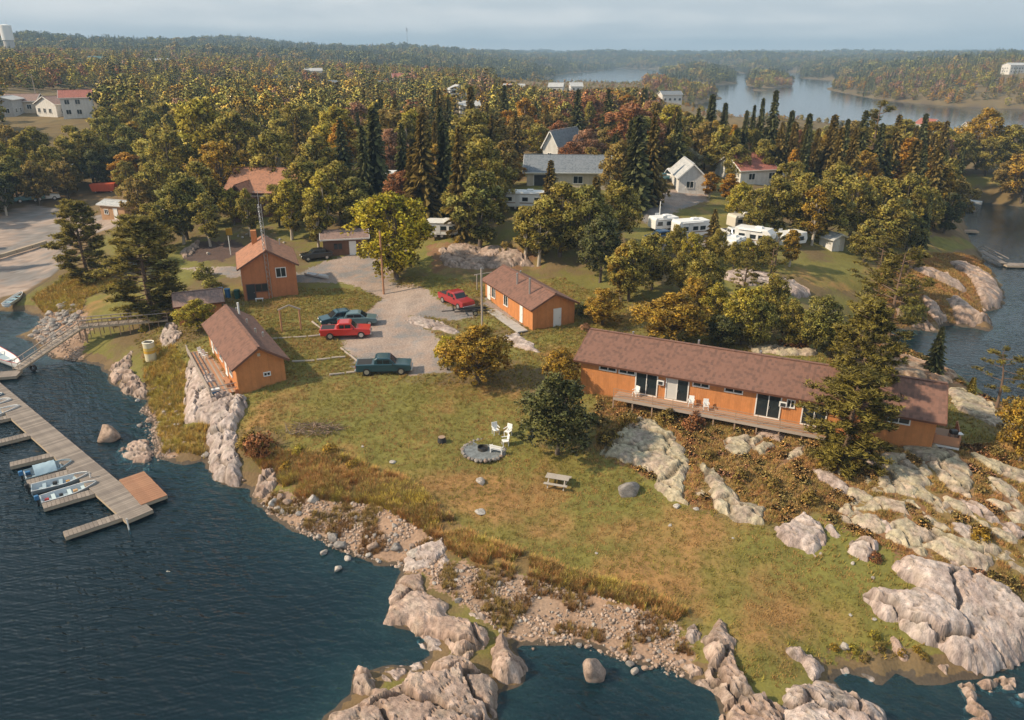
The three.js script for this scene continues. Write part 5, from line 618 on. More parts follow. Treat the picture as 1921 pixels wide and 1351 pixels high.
const T2 = [
  // behind the two storey house and round the log house
  ['D',330,232,425,92,'ol'],['D',395,182,400,110,'yg'],['D',455,205,400,96,'ol'],['D',520,240,405,90,'ol'],['D',385,300,440,80,'ol'],['D',352,322,450,92,'gr'],['D',575,292,440,84,'ol'],['P',612,318,458,66,'yg'],['D',640,195,390,86,'yg'],['D',560,190,372,80,'ol'],['P',548,335,468,50,'yg'],['P',598,360,480,46,'ol'],['D',640,300,420,80,'ol'],['D',672,330,425,72,'gr'],['D',690,365,440,64,'gr'],['D',310,300,430,70,'ol'],['D',270,330,440,60,'br'],['D',300,380,470,70,'ol'],['P',395,360,462,50,'ol'],['P',345,352,470,46,'ol'],['S',712,200,398,60,'sp'],['S',690,235,410,50,'sp'],['S',800,212,432,72,'sb'],['S',838,225,420,50,'sp'],['S',866,236,445,56,'sb'],['S',780,275,430,56,'sb'],['S',760,230,380,46,'sp'],['P',820,268,400,40,'go'],['D',735,240,380,60,'pk'],['D',790,320,430,50,'br'],
  ['D',900,318,488,94,'gr'],['D',862,340,460,60,'ol'],['P',880,310,420,46,'yg'],['D',935,330,450,50,'ol'],['D',945,262,380,62,'br'],['D',905,250,380,56,'ol'],
  ['D',1050,338,515,92,'ol'],['D',1098,345,540,96,'gr'],['D',1152,336,520,88,'ol'],['P',1010,378,498,66,'ol'],['P',985,385,480,50,'ol'],['D',1125,400,540,84,'dk'],['D',1180,448,565,78,'ol'],['D',1222,435,560,70,'ol'],['P',1165,455,575,48,'go'],['S',1032,300,400,44,'sb'],['S',1115,330,430,40,'sb'],['D',1160,260,400,78,'br'],['S',1190,215,395,66,'sp'],['S',1218,210,385,46,'sb'],['D',1205,270,400,64,'br'],['D',1235,330,410,36,'br'],
  // between the long building and the campground
  ['N',1320,468,602,76,'ol'],['N',1390,536,645,72,'yg'],['N',1445,512,652,70,'ol'],['N',1420,560,652,60,'gr'],['N',1530,552,662,80,'gr'],['N',1352,590,650,64,'dk'],['N',1480,560,650,56,'ol'],['W',1440,452,560,72,'pi'],['N',1302,520,640,56,'go'],['N',1560,600,668,66,'ol'],['N',1275,470,560,52,'ol'],['W',1395,470,560,50,'pi'],['N',1505,580,655,50,'ol'],['N',1340,530,620,56,'yg'],
  // wood right of the campground
  ['D',1500,322,468,80,'ol'],['D',1545,338,470,76,'ol'],['D',1592,326,482,80,'ol'],['P',1522,345,470,50,'go'],['D',1640,330,470,82,'ol'],['D',1690,322,450,76,'ol'],['D',1745,306,440,74,'go'],['D',1782,335,445,60,'br'],['D',1720,350,458,66,'ol'],['D',1660,370,478,70,'ol'],['S',1688,262,430,66,'sb'],['S',1735,272,425,56,'sb'],['D',1560,300,430,70,'ol'],['S',1580,240,410,50,'sb'],['S',1555,238,400,44,'sb'],['D',1450,330,440,70,'ol'],['D',1415,352,445,60,'ol'],['D',1385,340,420,54,'yg'],['D',1610,280,420,66,'go'],['D',1475,300,400,64,'ol'],['D',1770,360,455,50,'dk'],['D',1700,400,470,54,'gr'],['D',1620,410,490,56,'ol'],['W',1640,440,560,80,'pi'],['W',1690,470,580,76,'pi'],['N',1710,560,610,40,'gr'],
  ['S',1437,168,330,40,'sp'],['S',1416,183,325,28,'sp'],['S',1402,196,322,24,'sp'],['S',1455,228,340,40,'sb'],['S',1478,228,345,34,'sb'],['S',1496,232,350,30,'sb'],['S',1520,240,355,36,'sb'],['S',1326,176,300,34,'sp'],['S',1351,192,300,28,'sp'],['S',1375,240,330,34,'sp'],['D',1290,215,310,64,'ol'],['D',1250,195,310,66,'yg'],['D',1265,240,330,56,'ol'],['D',1320,225,320,60,'br'],['D',1350,235,330,60,'ol'],['D',1400,240,340,56,'ol'],['D',1380,270,340,50,'ol'],['D',1430,260,345,50,'ol'],['D',1540,250,370,56,'go'],['D',1590,225,360,60,'br'],['D',1650,235,345,70,'ol'],['D',1685,222,330,74,'ol'],['D',1725,226,335,76,'go'],['D',1760,240,340,56,'ol'],['D',1790,250,345,52,'ol'],['D',1848,255,330,60,'ol'],['D',1885,232,325,66,'ol'],['D',1915,272,400,70,'go'],['D',1880,300,360,44,'br'],['D',1800,245,330,50,'ol'],['S',1650,270,380,40,'sp'],['D',1955,250,340,80,'ol'],
  ['S',1265,212,332,36,'sp'],['S',1302,202,312,30,'sp'],['S',1545,214,362,40,'sb'],['S',1598,206,372,44,'sp'],['S',1662,214,360,42,'sb'],['S',1712,212,348,38,'sp'],['S',1752,226,352,38,'sb'],['S',1502,212,342,32,'sp'],['S',1470,206,336,30,'sp'],['S',1388,206,330,28,'sp'],['S',1630,230,380,40,'sp'],['S',1568,222,372,34,'sp'],['N',1345,428,500,42,'ol'],['W',1452,428,512,52,'pi'],['N',1268,420,490,46,'ol'],['N',1400,446,505,34,'yg'],['P',470,352,446,40,'ol'],['N',1298,436,500,40,'yg'],['N',1432,440,498,38,'ol'],['P',1480,430,500,34,'go'],['D',525,345,425,52,'ol'],['D',440,352,440,46,'yg'],['N',1375,452,512,34,'ol'],
  // red and orange trees by the inlet
  ['D',1060,185,250,56,'ru'],['D',1105,178,255,60,'ru'],['D',1140,172,250,58,'pk'],['D',1175,175,250,56,'or'],['D',1080,215,270,50,'br'],['D',1125,212,275,50,'ru'],['D',1048,225,290,52,'ru'],['D',1100,240,310,56,'pk'],['D',1140,235,300,56,'br'],['S',1205,165,250,30,'sp'],['S',1222,180,260,24,'sp'],['D',1185,200,290,60,'go'],['D',1010,230,300,56,'ol'],['D',980,215,290,60,'br'],['D',950,205,275,50,'or'],['D',1020,190,245,44,'or'],['D',920,200,280,56,'ol'],['D',885,215,300,56,'br'],['D',1070,265,330,52,'ru'],['D',1110,275,340,46,'br'],['S',1150,250,340,40,'sp'],['D',960,290,350,50,'or'],
  // left: trees round the gravel lot, the foot of the town hill
  ['D',15,262,372,66,'yg'],['D',60,250,360,62,'ol'],['D',100,270,372,58,'ol'],['D',135,258,362,60,'ol'],['D',35,290,380,60,'gr'],['D',75,300,385,56,'br'],['D',175,240,345,66,'ol'],['D',215,215,335,70,'gr'],['D',255,235,330,62,'gr'],['D',185,280,352,56,'dk'],['D',225,270,345,46,'dk'],['D',130,300,372,54,'br'],['D',-10,320,400,70,'gr'],['D',290,205,330,60,'gr'],['D',320,190,320,60,'ol'],['D',208,200,310,56,'ol'],['D',-30,280,380,70,'ol'],['P',12,330,405,44,'dk'],['D',30,232,330,56,'br'],['D',75,236,335,56,'ol'],['D',150,234,325,54,'ol'],
];
const ASPECT = { D: 1.55, P: 2.3, N: 1.6 };
for (const t of T2) { const a = ASPECT[t[0]]; if (a && t[3] - t[2] > a * t[4]) t[3] = Math.max(t[2] + a * t[4], t[3] - 75); tree(...t); }
// the rest of the wood: trees between those, thinned by clearings, water and houses
const CLEAR = [[[0,380],[220,372],[330,400],[330,470],[140,560],[0,600]], [[330,440],[560,440],[700,455],[1020,450],[1060,540],[1200,600],[1600,660],[1921,780],[1921,1351],[0,1351],[0,560],[330,520]], [[960,300],[1160,300],[1160,352],[950,352]], [[1190,330],[1345,318],[1350,380],[1190,420]], [[1230,400],[1600,400],[1640,470],[1640,560],[1230,480]], [[1380,315],[1470,315],[1470,345],[1380,345]], [[0,175],[200,165],[205,222],[0,228]], [[1805,330],[1930,320],[1930,400],[1805,400]], [[1740,285],[1870,285],[1870,330],[1740,330]], [[430,330],[560,330],[560,420],[430,420]], [[1795,372],[1921,372],[1990,500],[1921,640],[1700,640],[1700,480],[1800,470]]].map((p) => polyW(p));
const bareSpots = [[75,228,30],[165,228,18]];
const rw = RNG(606), farBroad = [], farConif = [], midSpots = [];
const dense = (x, z) => 0.62 + noise(x * 0.02, z * 0.02) * 0.7 + noise(x * 0.006 + 5, z * 0.006) * 0.5;
function spread(d0, d1, step, lim, put) {
  let n = 0; for (let d = d0; d < d1; d += step * (0.8 + 0.0)) { const half = d * 0.76 + 15; for (let x = -half; x < half; x += step) { const xx = x + (rw() - 0.5) * step * 1.3, zz = -d + (rw() - 0.5) * step * 1.3; const rj = rw(); if (n >= lim) return n; const s = shore(xx, zz); if (s < 2.5) continue; if (CLEAR.some((p) => inside(p, xx, zz))) continue; if (rj > Math.max(0.4, dense(xx, zz)) * (d > 900 ? 3 : 1.4)) continue; n++; put(xx, zz, d, s); } } return n;
}
const SKYLINE = [[900, 140], [1000, 160], [1060, 168], [1150, 163], [1215, 162], [1250, 190], [1300, 212], [1400, 238], [1500, 242], [1600, 244], [1700, 232], [1800, 256], [1921, 270], [2200, 280]];
function fits(x, z, h) { // how tall a tree may grow there without hiding the lake that the photograph shows
  const y = hgt(x, z), [px, py] = proj(x, y + h, z); if (px < 930 || shoreFar(x, z)) return h; let top = 0; for (let i = 0; i + 1 < SKYLINE.length; i++) if (px >= SKYLINE[i][0] && px < SKYLINE[i + 1][0]) top = mix(SKYLINE[i][1], SKYLINE[i + 1][1], (px - SKYLINE[i][0]) / (SKYLINE[i + 1][0] - SKYLINE[i][0])); if (py >= top) return h; return Math.max(1.6 + (Math.abs(x * 7.13) % 1) * 1.4, Math.min(h, heightTo(V(x, y, z), top))); }
const chan = waters[2].slice(33).concat([[-400, -2500], [-400, -900]]);
function shoreFar(x, z) { const px = CX + x / -z * FPX / CP; return z < -1000 || px > 1215 && z < (px > 1560 ? -480 : -560) || px > 1215 && islands.some((p) => inside(p, x, z)); }
const px_ = (x, z) => CX + x / (-z * CP + 20 * SP) * FPX;
spread(118, 330, 7.2, 1e9, (x, z, d) => { if (treeSpots.some(([a, b, r]) => Math.hypot(a - x, b - z) < r * 0.75 + 1.6)) return; midSpots.push([x, z, d]); treeSpots.push([x, z, 2.2]); });
midSpots.sort((a, b) => a[2] - b[2]);
let indiv = 0;
for (const [x, z, d] of midSpots) {
  const px = px_(x, z), q = rw(), warm = px > 1000 && px < 1250 ? 0.45 : px > 1250 ? 0.25 : 0.15, con = q < (px > 1150 ? 0.5 : px > 640 ? 0.34 : 0.16), t = con ? (rw() < 0.5 ? 'sp' : 'sb') : rw() < warm ? ['ru', 'or', 'br', 'pk'][Math.floor(rw() * 4)] : ['ol', 'ol', 'yg', 'gr', 'br', 'go', 'ol'][Math.floor(rw() * 7)], h = con ? 9 + rw() * 7 : 7 + rw() * 5.5;
  if (nearHouse(x, z, d)) continue; const hh = fits(x, z, h); if (hh < 1.2) continue; if (hh < 4) { farBroad.push([x, z, hh, t, 1.6]); continue; }
  if (indiv < 210) { indiv++; const k = con ? 'S' : rw() < 0.25 ? 'P' : 'D'; const g = plant(k, x, z, hh, k === 'D' ? hh * (0.75 + rw() * 0.25) : undefined, t, `${h < 8 ? 'short ' : h > 11 ? 'tall ' : ''}${TN[t]} ${KW[k]} ${where(px, d < 165 ? 400 : 320)}`); g.userData.group = g.userData.label; }
  else (con ? farConif : farBroad).push([x, z, hh, t]);
}
function nearHouse(x, z, d) { return HOUSES.some(([hx, hz, r]) => { const t = ((x * hx + z * hz) / (hx * hx + hz * hz)); const lat = Math.hypot(x - hx * t, z - hz * t); return t > (Math.hypot(hx, hz) > 300 ? 0.9 : Math.hypot(hx, hz) > 190 ? 0.66 : 0.8) && t < 1.03 && lat < r || Math.hypot(x - hx, z - hz) < r; }); }
spread(330, 1000, 8.5, 1e9, (x, z, d) => { if (nearHouse(x, z, d)) return; const px = px_(x, z), rightShore = px > 1560, con = rw() < (rightShore ? (z < -660 ? 0.6 : 0.12) : px < 200 ? 0.2 : 0.24), warm = px < 900 ? 0.28 : rightShore ? 0.55 : 0.5; const t = con ? 'sp' : rw() < warm ? ['ru', 'or', 'br', 'pk', 'br'][Math.floor(rw() * 5)] : ['ol', 'ol', 'gr', 'br', 'go', 'yg'][Math.floor(rw() * 6)]; const h = fits(x, z, con ? 8 + rw() * 6 : (rightShore && z > -680 ? 4 : 6) + rw() * 5); if (h < 1.0) return; (con ? farConif : farBroad).push([x, z, h, t]); });
spread(1000, 3000, 17, 1e9, (x, z) => { const con = rw() < 0.72; (con ? farConif : farBroad).push([x, z, 10 + rw() * 7, con ? 'sp' : ['br', 'dk', 'dk', 'gr'][Math.floor(rw() * 4)], 1.7]); });
spread(3000, 6500, 42, 1e9, (x, z) => { const con = rw() < 0.6; (con ? farConif : farBroad).push([x, z, 13 + rw() * 8, con ? 'sp' : 'dk', 3.2]); });
{
  const far = (name, geos, list, label) => { geos.forEach((geo, gi) => {
    const l = list.filter((_, i) => i % geos.length === gi), im = new THREE.InstancedMesh(geo, leafMat.white ?? (leafMat.white = new THREE.MeshStandardMaterial({ vertexColors: true, roughness: 0.9, side: THREE.DoubleSide })), l.length), m = new THREE.Matrix4(), q = new THREE.Quaternion();
    l.forEach(([x, z, h, t, wide = 1], i) => { q.setFromAxisAngle(V(0, 1, 0), rw() * 6.28); const s = h / 10; m.compose(V(x, Math.max(0, hgt(x, z)) - 0.2, z), q, V(s * wide * (0.85 + rw() * 0.4), s, s * wide * (0.85 + rw() * 0.4))); im.setMatrixAt(i, m); const c = TINT[t], k = 0.9 + rw() * 0.3; im.setColorAt(i, lin(c[0] * k, c[1] * k, c[2] * k)); }); stuff(name, im, label); }); };
  far('forest', [broadleaf(91, { lobes: 9, clumps: 16, leaves: 12, leaf: 0.21, width: 4.2, low: 0.0 }), broadleaf(92, { lobes: 9, clumps: 16, leaves: 12, leaf: 0.21, width: 4.0, low: 0.0, shape: 0.5 })].map((t) => t.crown), farBroad, 'far off broadleaf woods in autumn colours round the town and the lake');
  far('forest', [spruce(93, { levels: 11, width: 1.9 })].map((t) => t.crown), farConif, 'far off dark spruces scattered through the woods');
}
console.log('trees', nTrees, 'far', farBroad.length, farConif.length, 'mid', midSpots.length);
// ---------------------------------------------------------------- docks, boats, walkways
const TIMBER = colorTex(256, (u, v) => { const k = 0.75 + tnoise(u, v, 8, 4) * 0.25 + tnoise(u * 1, v * 0.2, 64, 2) * 0.2; return [k, k * 0.98, k * 0.95]; });
const plankM = [[0.34, 0.29, 0.255], [0.28, 0.24, 0.215], [0.39, 0.335, 0.295]].map((c) => std(c, 0.95, { map: TIMBER })), sideM = std([0.42, 0.34, 0.25], 0.9), redwood = [[0.47, 0.25, 0.15], [0.43, 0.22, 0.13]].map((c) => std(c, 0.85, { map: TIMBER }));
// a float between two points on the water: planks across, side beams, floats below
function float(name, label, group, a, b, w, mats, h = 0.42, step = 0.24, single = true) {
  const A = V(a[0], 0, a[1]), B = V(b[0], 0, b[1]), L = A.distanceTo(B), g = thing(name, label, 'dock', group); g.position.copy(A); g.rotation.y = Math.atan2(-(B.z - A.z), B.x - A.x);
  const n = Math.round(L / step), list = mats.map(() => []); for (let i = 0; i < n; i++) { const k = (i * 7 + PERM[i & 255]) % mats.length, x = (i + 0.5) * L / n, q = box(L / n - 0.02, 0.045, w - (PERM[(i * 3) & 255] / 255) * 0.05, x, h + (PERM[(i * 5) & 255] / 255) * 0.008, 0); if (single) part(g, 'plank', q, mats[k]); else list[k].push(q); }
  if (!single) list.forEach((l, k) => { const m = part(g, 'decking', merge(l), mats[k]); m.userData.kind = 'stuff'; });
  for (const s of [-1, 1]) part(g, 'side_beam', box(L, 0.26, 0.09, L / 2, h - 0.16, s * (w / 2 - 0.06)), sideM); part(g, 'end_beam', box(0.09, 0.26, w - 0.24, 0.05, h - 0.16, 0), sideM); part(g, 'end_beam', box(0.09, 0.26, w - 0.24, L - 0.05, h - 0.16, 0), sideM);
  part(g, 'pontoon', merge([...Array(Math.max(2, Math.round(L / 2.5)))].map((_, i, q) => box(0.9, 0.5, w * 0.7, (i + 0.5) * L / q.length, h - 0.36, 0))), M.dark); return g;
}
const wat = (x, y, h = 0.42) => at(x, y, h);
float('main_dock', 'long grey plank dock with side berths', undefined, wat(-60, 690), wat(262, 968), 2.15, plankM, 0.45, 0.30, false);
[['first', [128, 846], [18, 872]], ['second', [156, 878], [50, 906]], ['third', [198, 916], [80, 950]], ['fourth', [236, 964], [120, 1003]], ['fifth', [90, 806], [-40, 838]], ['sixth', [50, 774], [-60, 800]]].forEach(([n, a, b], i) => float('finger_dock', ['narrow grey finger float beside the covered boat', 'narrow grey finger float between the covered boat and the open boats', 'narrow grey finger float beside the boat with a red tank', 'narrow grey finger float at the very end of the long dock', 'narrow grey finger float with an empty berth on both sides', 'narrow grey finger float next to the berthed white boats'][i], undefined, wat(...a), wat(...b), 0.95, plankM, 0.42, 0.30, false));
float('swim_float', 'square red brown wooden float tied to the end of the long dock', undefined, wat(247, 894), wat(290, 940), 2.1, redwood, 0.5, 0.34);
float('small_dock', 'grey landing float at the foot of the gangway', undefined, wat(-60, 708), wat(36, 700), 1.9, plankM, 0.42, 0.3, false);
for (const [x, y, l] of [[240, 985, 'white mooring post at the corner of the last finger float'], [170, 897, 'pale mooring post where the second finger float meets the dock']]) { const [X, Z] = wat(x, y), t = thing('mooring_post', l, 'post'); t.position.set(X, 0, Z); part(t, 'pole', bar(V(0, -2, 0), V(0, 0.95, 0), 0.06), M.trimW); part(t, 'cap', new THREE.CylinderGeometry(0.08, 0.08, 0.06, 8).translate(0, 0.97, 0), M.concrete); }
// boats
function hull(L, W, H) { const P = [], I = [], nx = 22, ny = 9; for (let i = 0; i <= nx; i++) { const t = i / nx, x = (t - 0.5) * L, half = W / 2 * Math.pow(Math.max(0, 1 - Math.pow(Math.max(0, (t - 0.45) / 0.55), 2.2)), 0.75) * mix(0.9, 1, sstep(0, 0.3, t)), rise = 0.28 * H * sstep(0.5, 1, t); for (let j = 0; j <= ny; j++) { const a = (j / ny - 0.5) * 2, s = Math.sign(a), u = Math.abs(a); const z = s * half * Math.pow(u, 0.55), y = H * Math.pow(u, 2.2) + rise * (0.6 + 0.4 * u); P.push(x, y, z); } } for (let i = 0; i < nx; i++) for (let j = 0; j < ny; j++) { const a = i * (ny + 1) + j, b = a + ny + 1; I.push(a, b, b + 1, a, b + 1, a + 1); } const k = P.length / 3; P.push(-L / 2, H * 0.3, 0); for (let j = 0; j < ny; j++) I.push(k, j, j + 1); const g = new THREE.BufferGeometry(); g.setAttribute('position', new THREE.Float32BufferAttribute(P, 3)); g.setIndex(I); g.computeVertexNormals(); g.setAttribute('uv', new THREE.Float32BufferAttribute(new Float32Array(P.length / 3 * 2), 2)); return g; }
const alu = std([0.50, 0.55, 0.58], 0.4, { metalness: 0.35, side: THREE.DoubleSide }), whiteHull = std([0.74, 0.76, 0.77], 0.35, { side: THREE.DoubleSide }), blueHull = std([0.06, 0.15, 0.22], 0.4, { side: THREE.DoubleSide }), inner = std([0.33, 0.42, 0.48], 0.7);
function boat(label, stern, bow, W, o = {}) {
  const a = at(stern[0], stern[1], 0.35), b = at(bow[0], bow[1], 0.35), L = Math.hypot(b[0] - a[0], b[1] - a[1]), g = thing('boat', label, 'boat'), H = o.H ?? 0.62; g.position.set((a[0] + b[0]) / 2, o.y ?? -0.14, (a[1] + b[1]) / 2); g.rotation.y = Math.atan2(-(b[1] - a[1]), b[0] - a[0]);
  part(g, 'hull', hull(L, W, H), o.mat ?? alu); part(g, 'floor', rbox(L * 0.62, 0.05, W * 0.62, 0.02, -L * 0.1, H * 0.35, 0), inner);
  const rim = []; for (const s of [-1, 1]) { const pts = []; for (let i = 0; i <= 12; i++) { const t = i / 12 * 0.97, half = W / 2 * Math.pow(Math.max(0, 1 - Math.pow(Math.max(0, (t - 0.45) / 0.55), 2.2)), 0.75) * mix(0.9, 1, sstep(0, 0.3, t)); pts.push(V((t - 0.5) * L, H + 0.28 * H * sstep(0.5, 1, t), s * half)); } rim.push(bend(pts, 0.035, 0.035, 5)); } part(g, 'gunwale', merge(rim), o.rim ?? M.whiteP);
  for (const x of o.seats ?? [-0.28, 0.0, 0.24]) part(g, 'thwart', box(0.28, 0.06, W * 0.82 * (x > 0.2 ? 0.8 : 1), x * L, H * 0.72, 0), o.seat ?? M.whiteP);
  part(g, 'transom', box(0.08, H * 0.7, W * 0.86, -L / 2 + 0.05, H * 0.62, 0), o.mat ?? alu);
  if (o.motor !== false) { const m = new THREE.Group(); m.name = 'outboard_motor'; g.add(m); part(m, 'cowl', rbox(0.34, 0.42, 0.3, 0.07, -L / 2 - 0.22, H + 0.22, 0), o.motor ?? M.black); part(m, 'shaft', box(0.14, 0.9, 0.12, -L / 2 - 0.2, H - 0.4, 0), M.black); }
  if (o.cover) { const c = new THREE.PlaneGeometry(L * 0.45, W * 1.02, 10, 10); c.rotateX(-Math.PI / 2); const p = c.attributes.position; for (let i = 0; i < p.count; i++) p.setY(i, H + 0.55 - Math.pow(Math.abs(p.getZ(i)) / (W / 2), 2) * 0.5 + noise(p.getX(i) * 3, p.getZ(i) * 3) * 0.06); c.translate(-L * 0.08, 0, 0); c.computeVertexNormals(); part(g, 'canvas_cover', c, std([0.33, 0.45, 0.53], 0.8, { side: THREE.DoubleSide })); }
  for (const [x, z, s, m, n] of o.gear ?? []) part(g, n, rbox(s, s * 0.7, s * 0.8, 0.04, x * L, H * 0.75, z * W), m);
  return g;
}
boat('dark hulled runabout under a grey blue canvas cover', [46, 893], [136, 868], 1.9, { mat: alu, cover: true, seats: [0.28], motor: M.blueP, rim: std([0.25, 0.38, 0.46], 0.5), gear: [[-0.42, 0.25, 0.4, M.black, 'fuel_tank'], [-0.42, -0.25, 0.4, M.blueP, 'battery_box']] });
boat('open aluminium fishing boat with blue grey seats', [58, 918], [168, 891], 1.45, { motor: M.black, seat: inner, gear: [[0.12, 0.1, 0.3, std([0.5, 0.25, 0.06], 0.7), 'life_vest'], [-0.1, -0.1, 0.35, M.dark, 'tackle_box'], [0.3, 0, 0.25, std([0.55, 0.4, 0.1], 0.7), 'life_vest']] });
boat('open aluminium fishing boat with a red fuel tank', [76, 939], [183, 907], 1.45, { motor: M.blueP, seat: std([0.5, 0.6, 0.62], 0.6), gear: [[-0.4, 0.1, 0.32, M.redP, 'fuel_tank'], [0.1, 0.05, 0.34, std([0.55, 0.33, 0.16], 0.7), 'life_vest'], [-0.15, 0, 0.3, M.black, 'tackle_box']] });
boat('white boat berthed beside the sixth finger float', [-70, 792], [38, 764], 1.6, { mat: whiteHull, seat: M.blueP });
boat('white boat with a dark canopy at the upper berth', [-80, 770], [22, 752], 1.7, { mat: whiteHull, cover: true, motor: M.black });
boat('dark blue boat moored at the upper berth', [-80, 756], [8, 742], 1.6, { mat: blueHull });
boat('white motorboat with a red stripe at the landing float', [-50, 640], [40, 690], 2.0, { mat: whiteHull, rim: M.redP, H: 0.8 });
{ const s = ground(14, 572), g = boat('white rowing boat pulled up on the yellow grass', [14, 572], [44, 552], 1.35, { mat: whiteHull, motor: false, y: 0, seat: std([0.4, 0.6, 0.65], 0.6) }); const q = ground(28, 566); g.position.set(q.x, q.y - 0.02, q.z); }
boat('grey motorboat at the small dock across the side bay', [1842, 381], [1812, 378], 2.2, { mat: whiteHull, H: 0.8 });
// gangway and boardwalk to the bank
{
  const g = thing('gangway', 'wooden gangway with white rails from the landing float to the bank', 'gangway'), [ax, az] = at(30, 694, 0.5), b = ground(158, 640), A = V(ax, 0.55, az), B = V(b.x, b.y + 2.0, b.z);
  const dir = B.clone().sub(A), side = V(-dir.z, 0, dir.x).normalize(), n = 22; g.position.copy(A); const rel = (t, s, y) => dir.clone().multiplyScalar(t).addScaledVector(side, s).add(V(0, y, 0));
  for (let i = 0; i < n; i++) { const p = beam(rel((i + 0.08) / n, 0, 0), rel((i + 0.92) / n, 0, 0), 1.1, 0.05); part(g, 'plank', p, plankM[i % 3]); }
  for (const s of [-0.6, 0.6]) { part(g, 'stringer', beam(rel(0, s, -0.1), rel(1, s, -0.1), 0.08, 0.2), sideM); part(g, 'rail', beam(rel(0, s, 0.85), rel(1, s, 0.85), 0.08, 0.1), M.woodGrey); for (let i = 0; i <= 6; i++) part(g, 'post', bar(rel(i / 6, s, -0.1), rel(i / 6, s, 0.85), 0.035, 5), M.woodGrey); }
  const pr = thing('trestle_post', 'dark timber trestle carrying the upper end of the gangway', 'trestle'); pr.position.set(b.x, b.y, b.z); for (const s of [-0.6, 0.6]) part(pr, 'post', bar(side.clone().multiplyScalar(s).setY(-1.6), side.clone().multiplyScalar(s).setY(1.9), 0.12, 7), M.wood); part(pr, 'cross_beam', beam(side.clone().multiplyScalar(-0.8).setY(1.75), side.clone().multiplyScalar(0.8).setY(1.75), 0.16, 0.2), M.wood);
  const w = thing('boardwalk', 'raised wooden boardwalk with handrail leading up to the cottage', 'boardwalk'), e = ground(318, 604), C = V(e.x, e.y + 0.5, e.z), d2 = C.clone().sub(B), s2 = V(-d2.z, 0, d2.x).normalize(), m = 30, r2 = (t, s, y) => d2.clone().multiplyScalar(t).addScaledVector(s2, s).add(V(0, y, 0)); w.position.copy(B);
  for (let i = 0; i < m; i++) part(w, 'plank', beam(r2((i + 0.06) / m, 0, 0), r2((i + 0.94) / m, 0, 0), 1.2, 0.05), plankM[(i * 2 + 1) % 3]);
  for (const s of [-0.64, 0.64]) { part(w, 'stringer', beam(r2(0, s, -0.1), r2(1, s, -0.1), 0.08, 0.2), sideM); part(w, 'rail', beam(r2(0, s, 0.9), r2(1, s, 0.9), 0.09, 0.09), M.woodGrey); part(w, 'rail', beam(r2(0, s, 0.45), r2(1, s, 0.45), 0.06, 0.08), M.wood); for (let i = 0; i <= 9; i++) part(w, 'post', bar(r2(i / 9, s, -1.4), r2(i / 9, s, 0.9), 0.05, 5), M.wood); }
  const tire = thing('tire_bumper', 'old black tyre hanging under the gangway', 'tyre'), [tx, tz] = at(62, 690, 0.4); tire.position.set(tx, 0.4, tz); part(tire, 'tyre', new THREE.TorusGeometry(0.3, 0.13, 8, 18), M.black);
}
// docks across the side bay
float('side_dock', 'pale plank dock standing out in the side bay', undefined, wat(1884, 496), wat(1990, 498), 2.0, plankM, 0.45, 0.3, false);
{ const g = thing('gangway', 'thin pale gangway from the rocky point to the side bay dock', 'gangway'), a = ground(1838, 476), [bx, bz] = wat(1884, 496), A = V(a.x, a.y + 0.6, a.z), B = V(bx, 0.6, bz), d = B.clone().sub(A), s = V(-d.z, 0, d.x).normalize(); g.position.copy(A); part(g, 'deck', beam(V(0, 0, 0), d, 1.1, 0.08), plankM[0]); for (const k of [-0.55, 0.55]) part(g, 'rail', beam(s.clone().multiplyScalar(k).setY(0.85), d.clone().addScaledVector(s, k).add(V(0, 0.85, 0)), 0.06, 0.06), M.woodGrey); }
float('side_dock', 'short dark dock at the wooded edge of the side bay', undefined, wat(1800, 433), wat(1834, 434), 1.8, [M.wood, M.wood], 0.5, 0.3, false);
float('side_dock', 'short grey dock beside the grey motorboat', undefined, wat(1800, 392), wat(1830, 394), 1.8, plankM, 0.5, 0.3, false);
// the tank on the bay shore
{ const p = ground(284, 676), t = thing('tank', 'white and yellow upright tank on the bay shore', 'tank'); t.position.copy(p); const h = heightTo(p, 642); part(t, 'body', new THREE.CylinderGeometry(0.62, 0.62, h, 22, 1).translate(0, h / 2, 0), std([0.66, 0.60, 0.42], 0.6)); part(t, 'band', new THREE.CylinderGeometry(0.635, 0.635, h * 0.16, 22, 1, true).translate(0, h * 0.52, 0), std([0.62, 0.36, 0.04], 0.6)); part(t, 'band', new THREE.CylinderGeometry(0.635, 0.635, h * 0.12, 22, 1, true).translate(0, h * 0.68, 0), std([0.62, 0.46, 0.12], 0.6)); part(t, 'hatch', box(0.8, 0.05, 0.5, 0, h + 0.02, 0), M.dark); part(t, 'rim', new THREE.TorusGeometry(0.62, 0.04, 6, 24).rotateX(Math.PI / 2).translate(0, h, 0), M.trimW); }
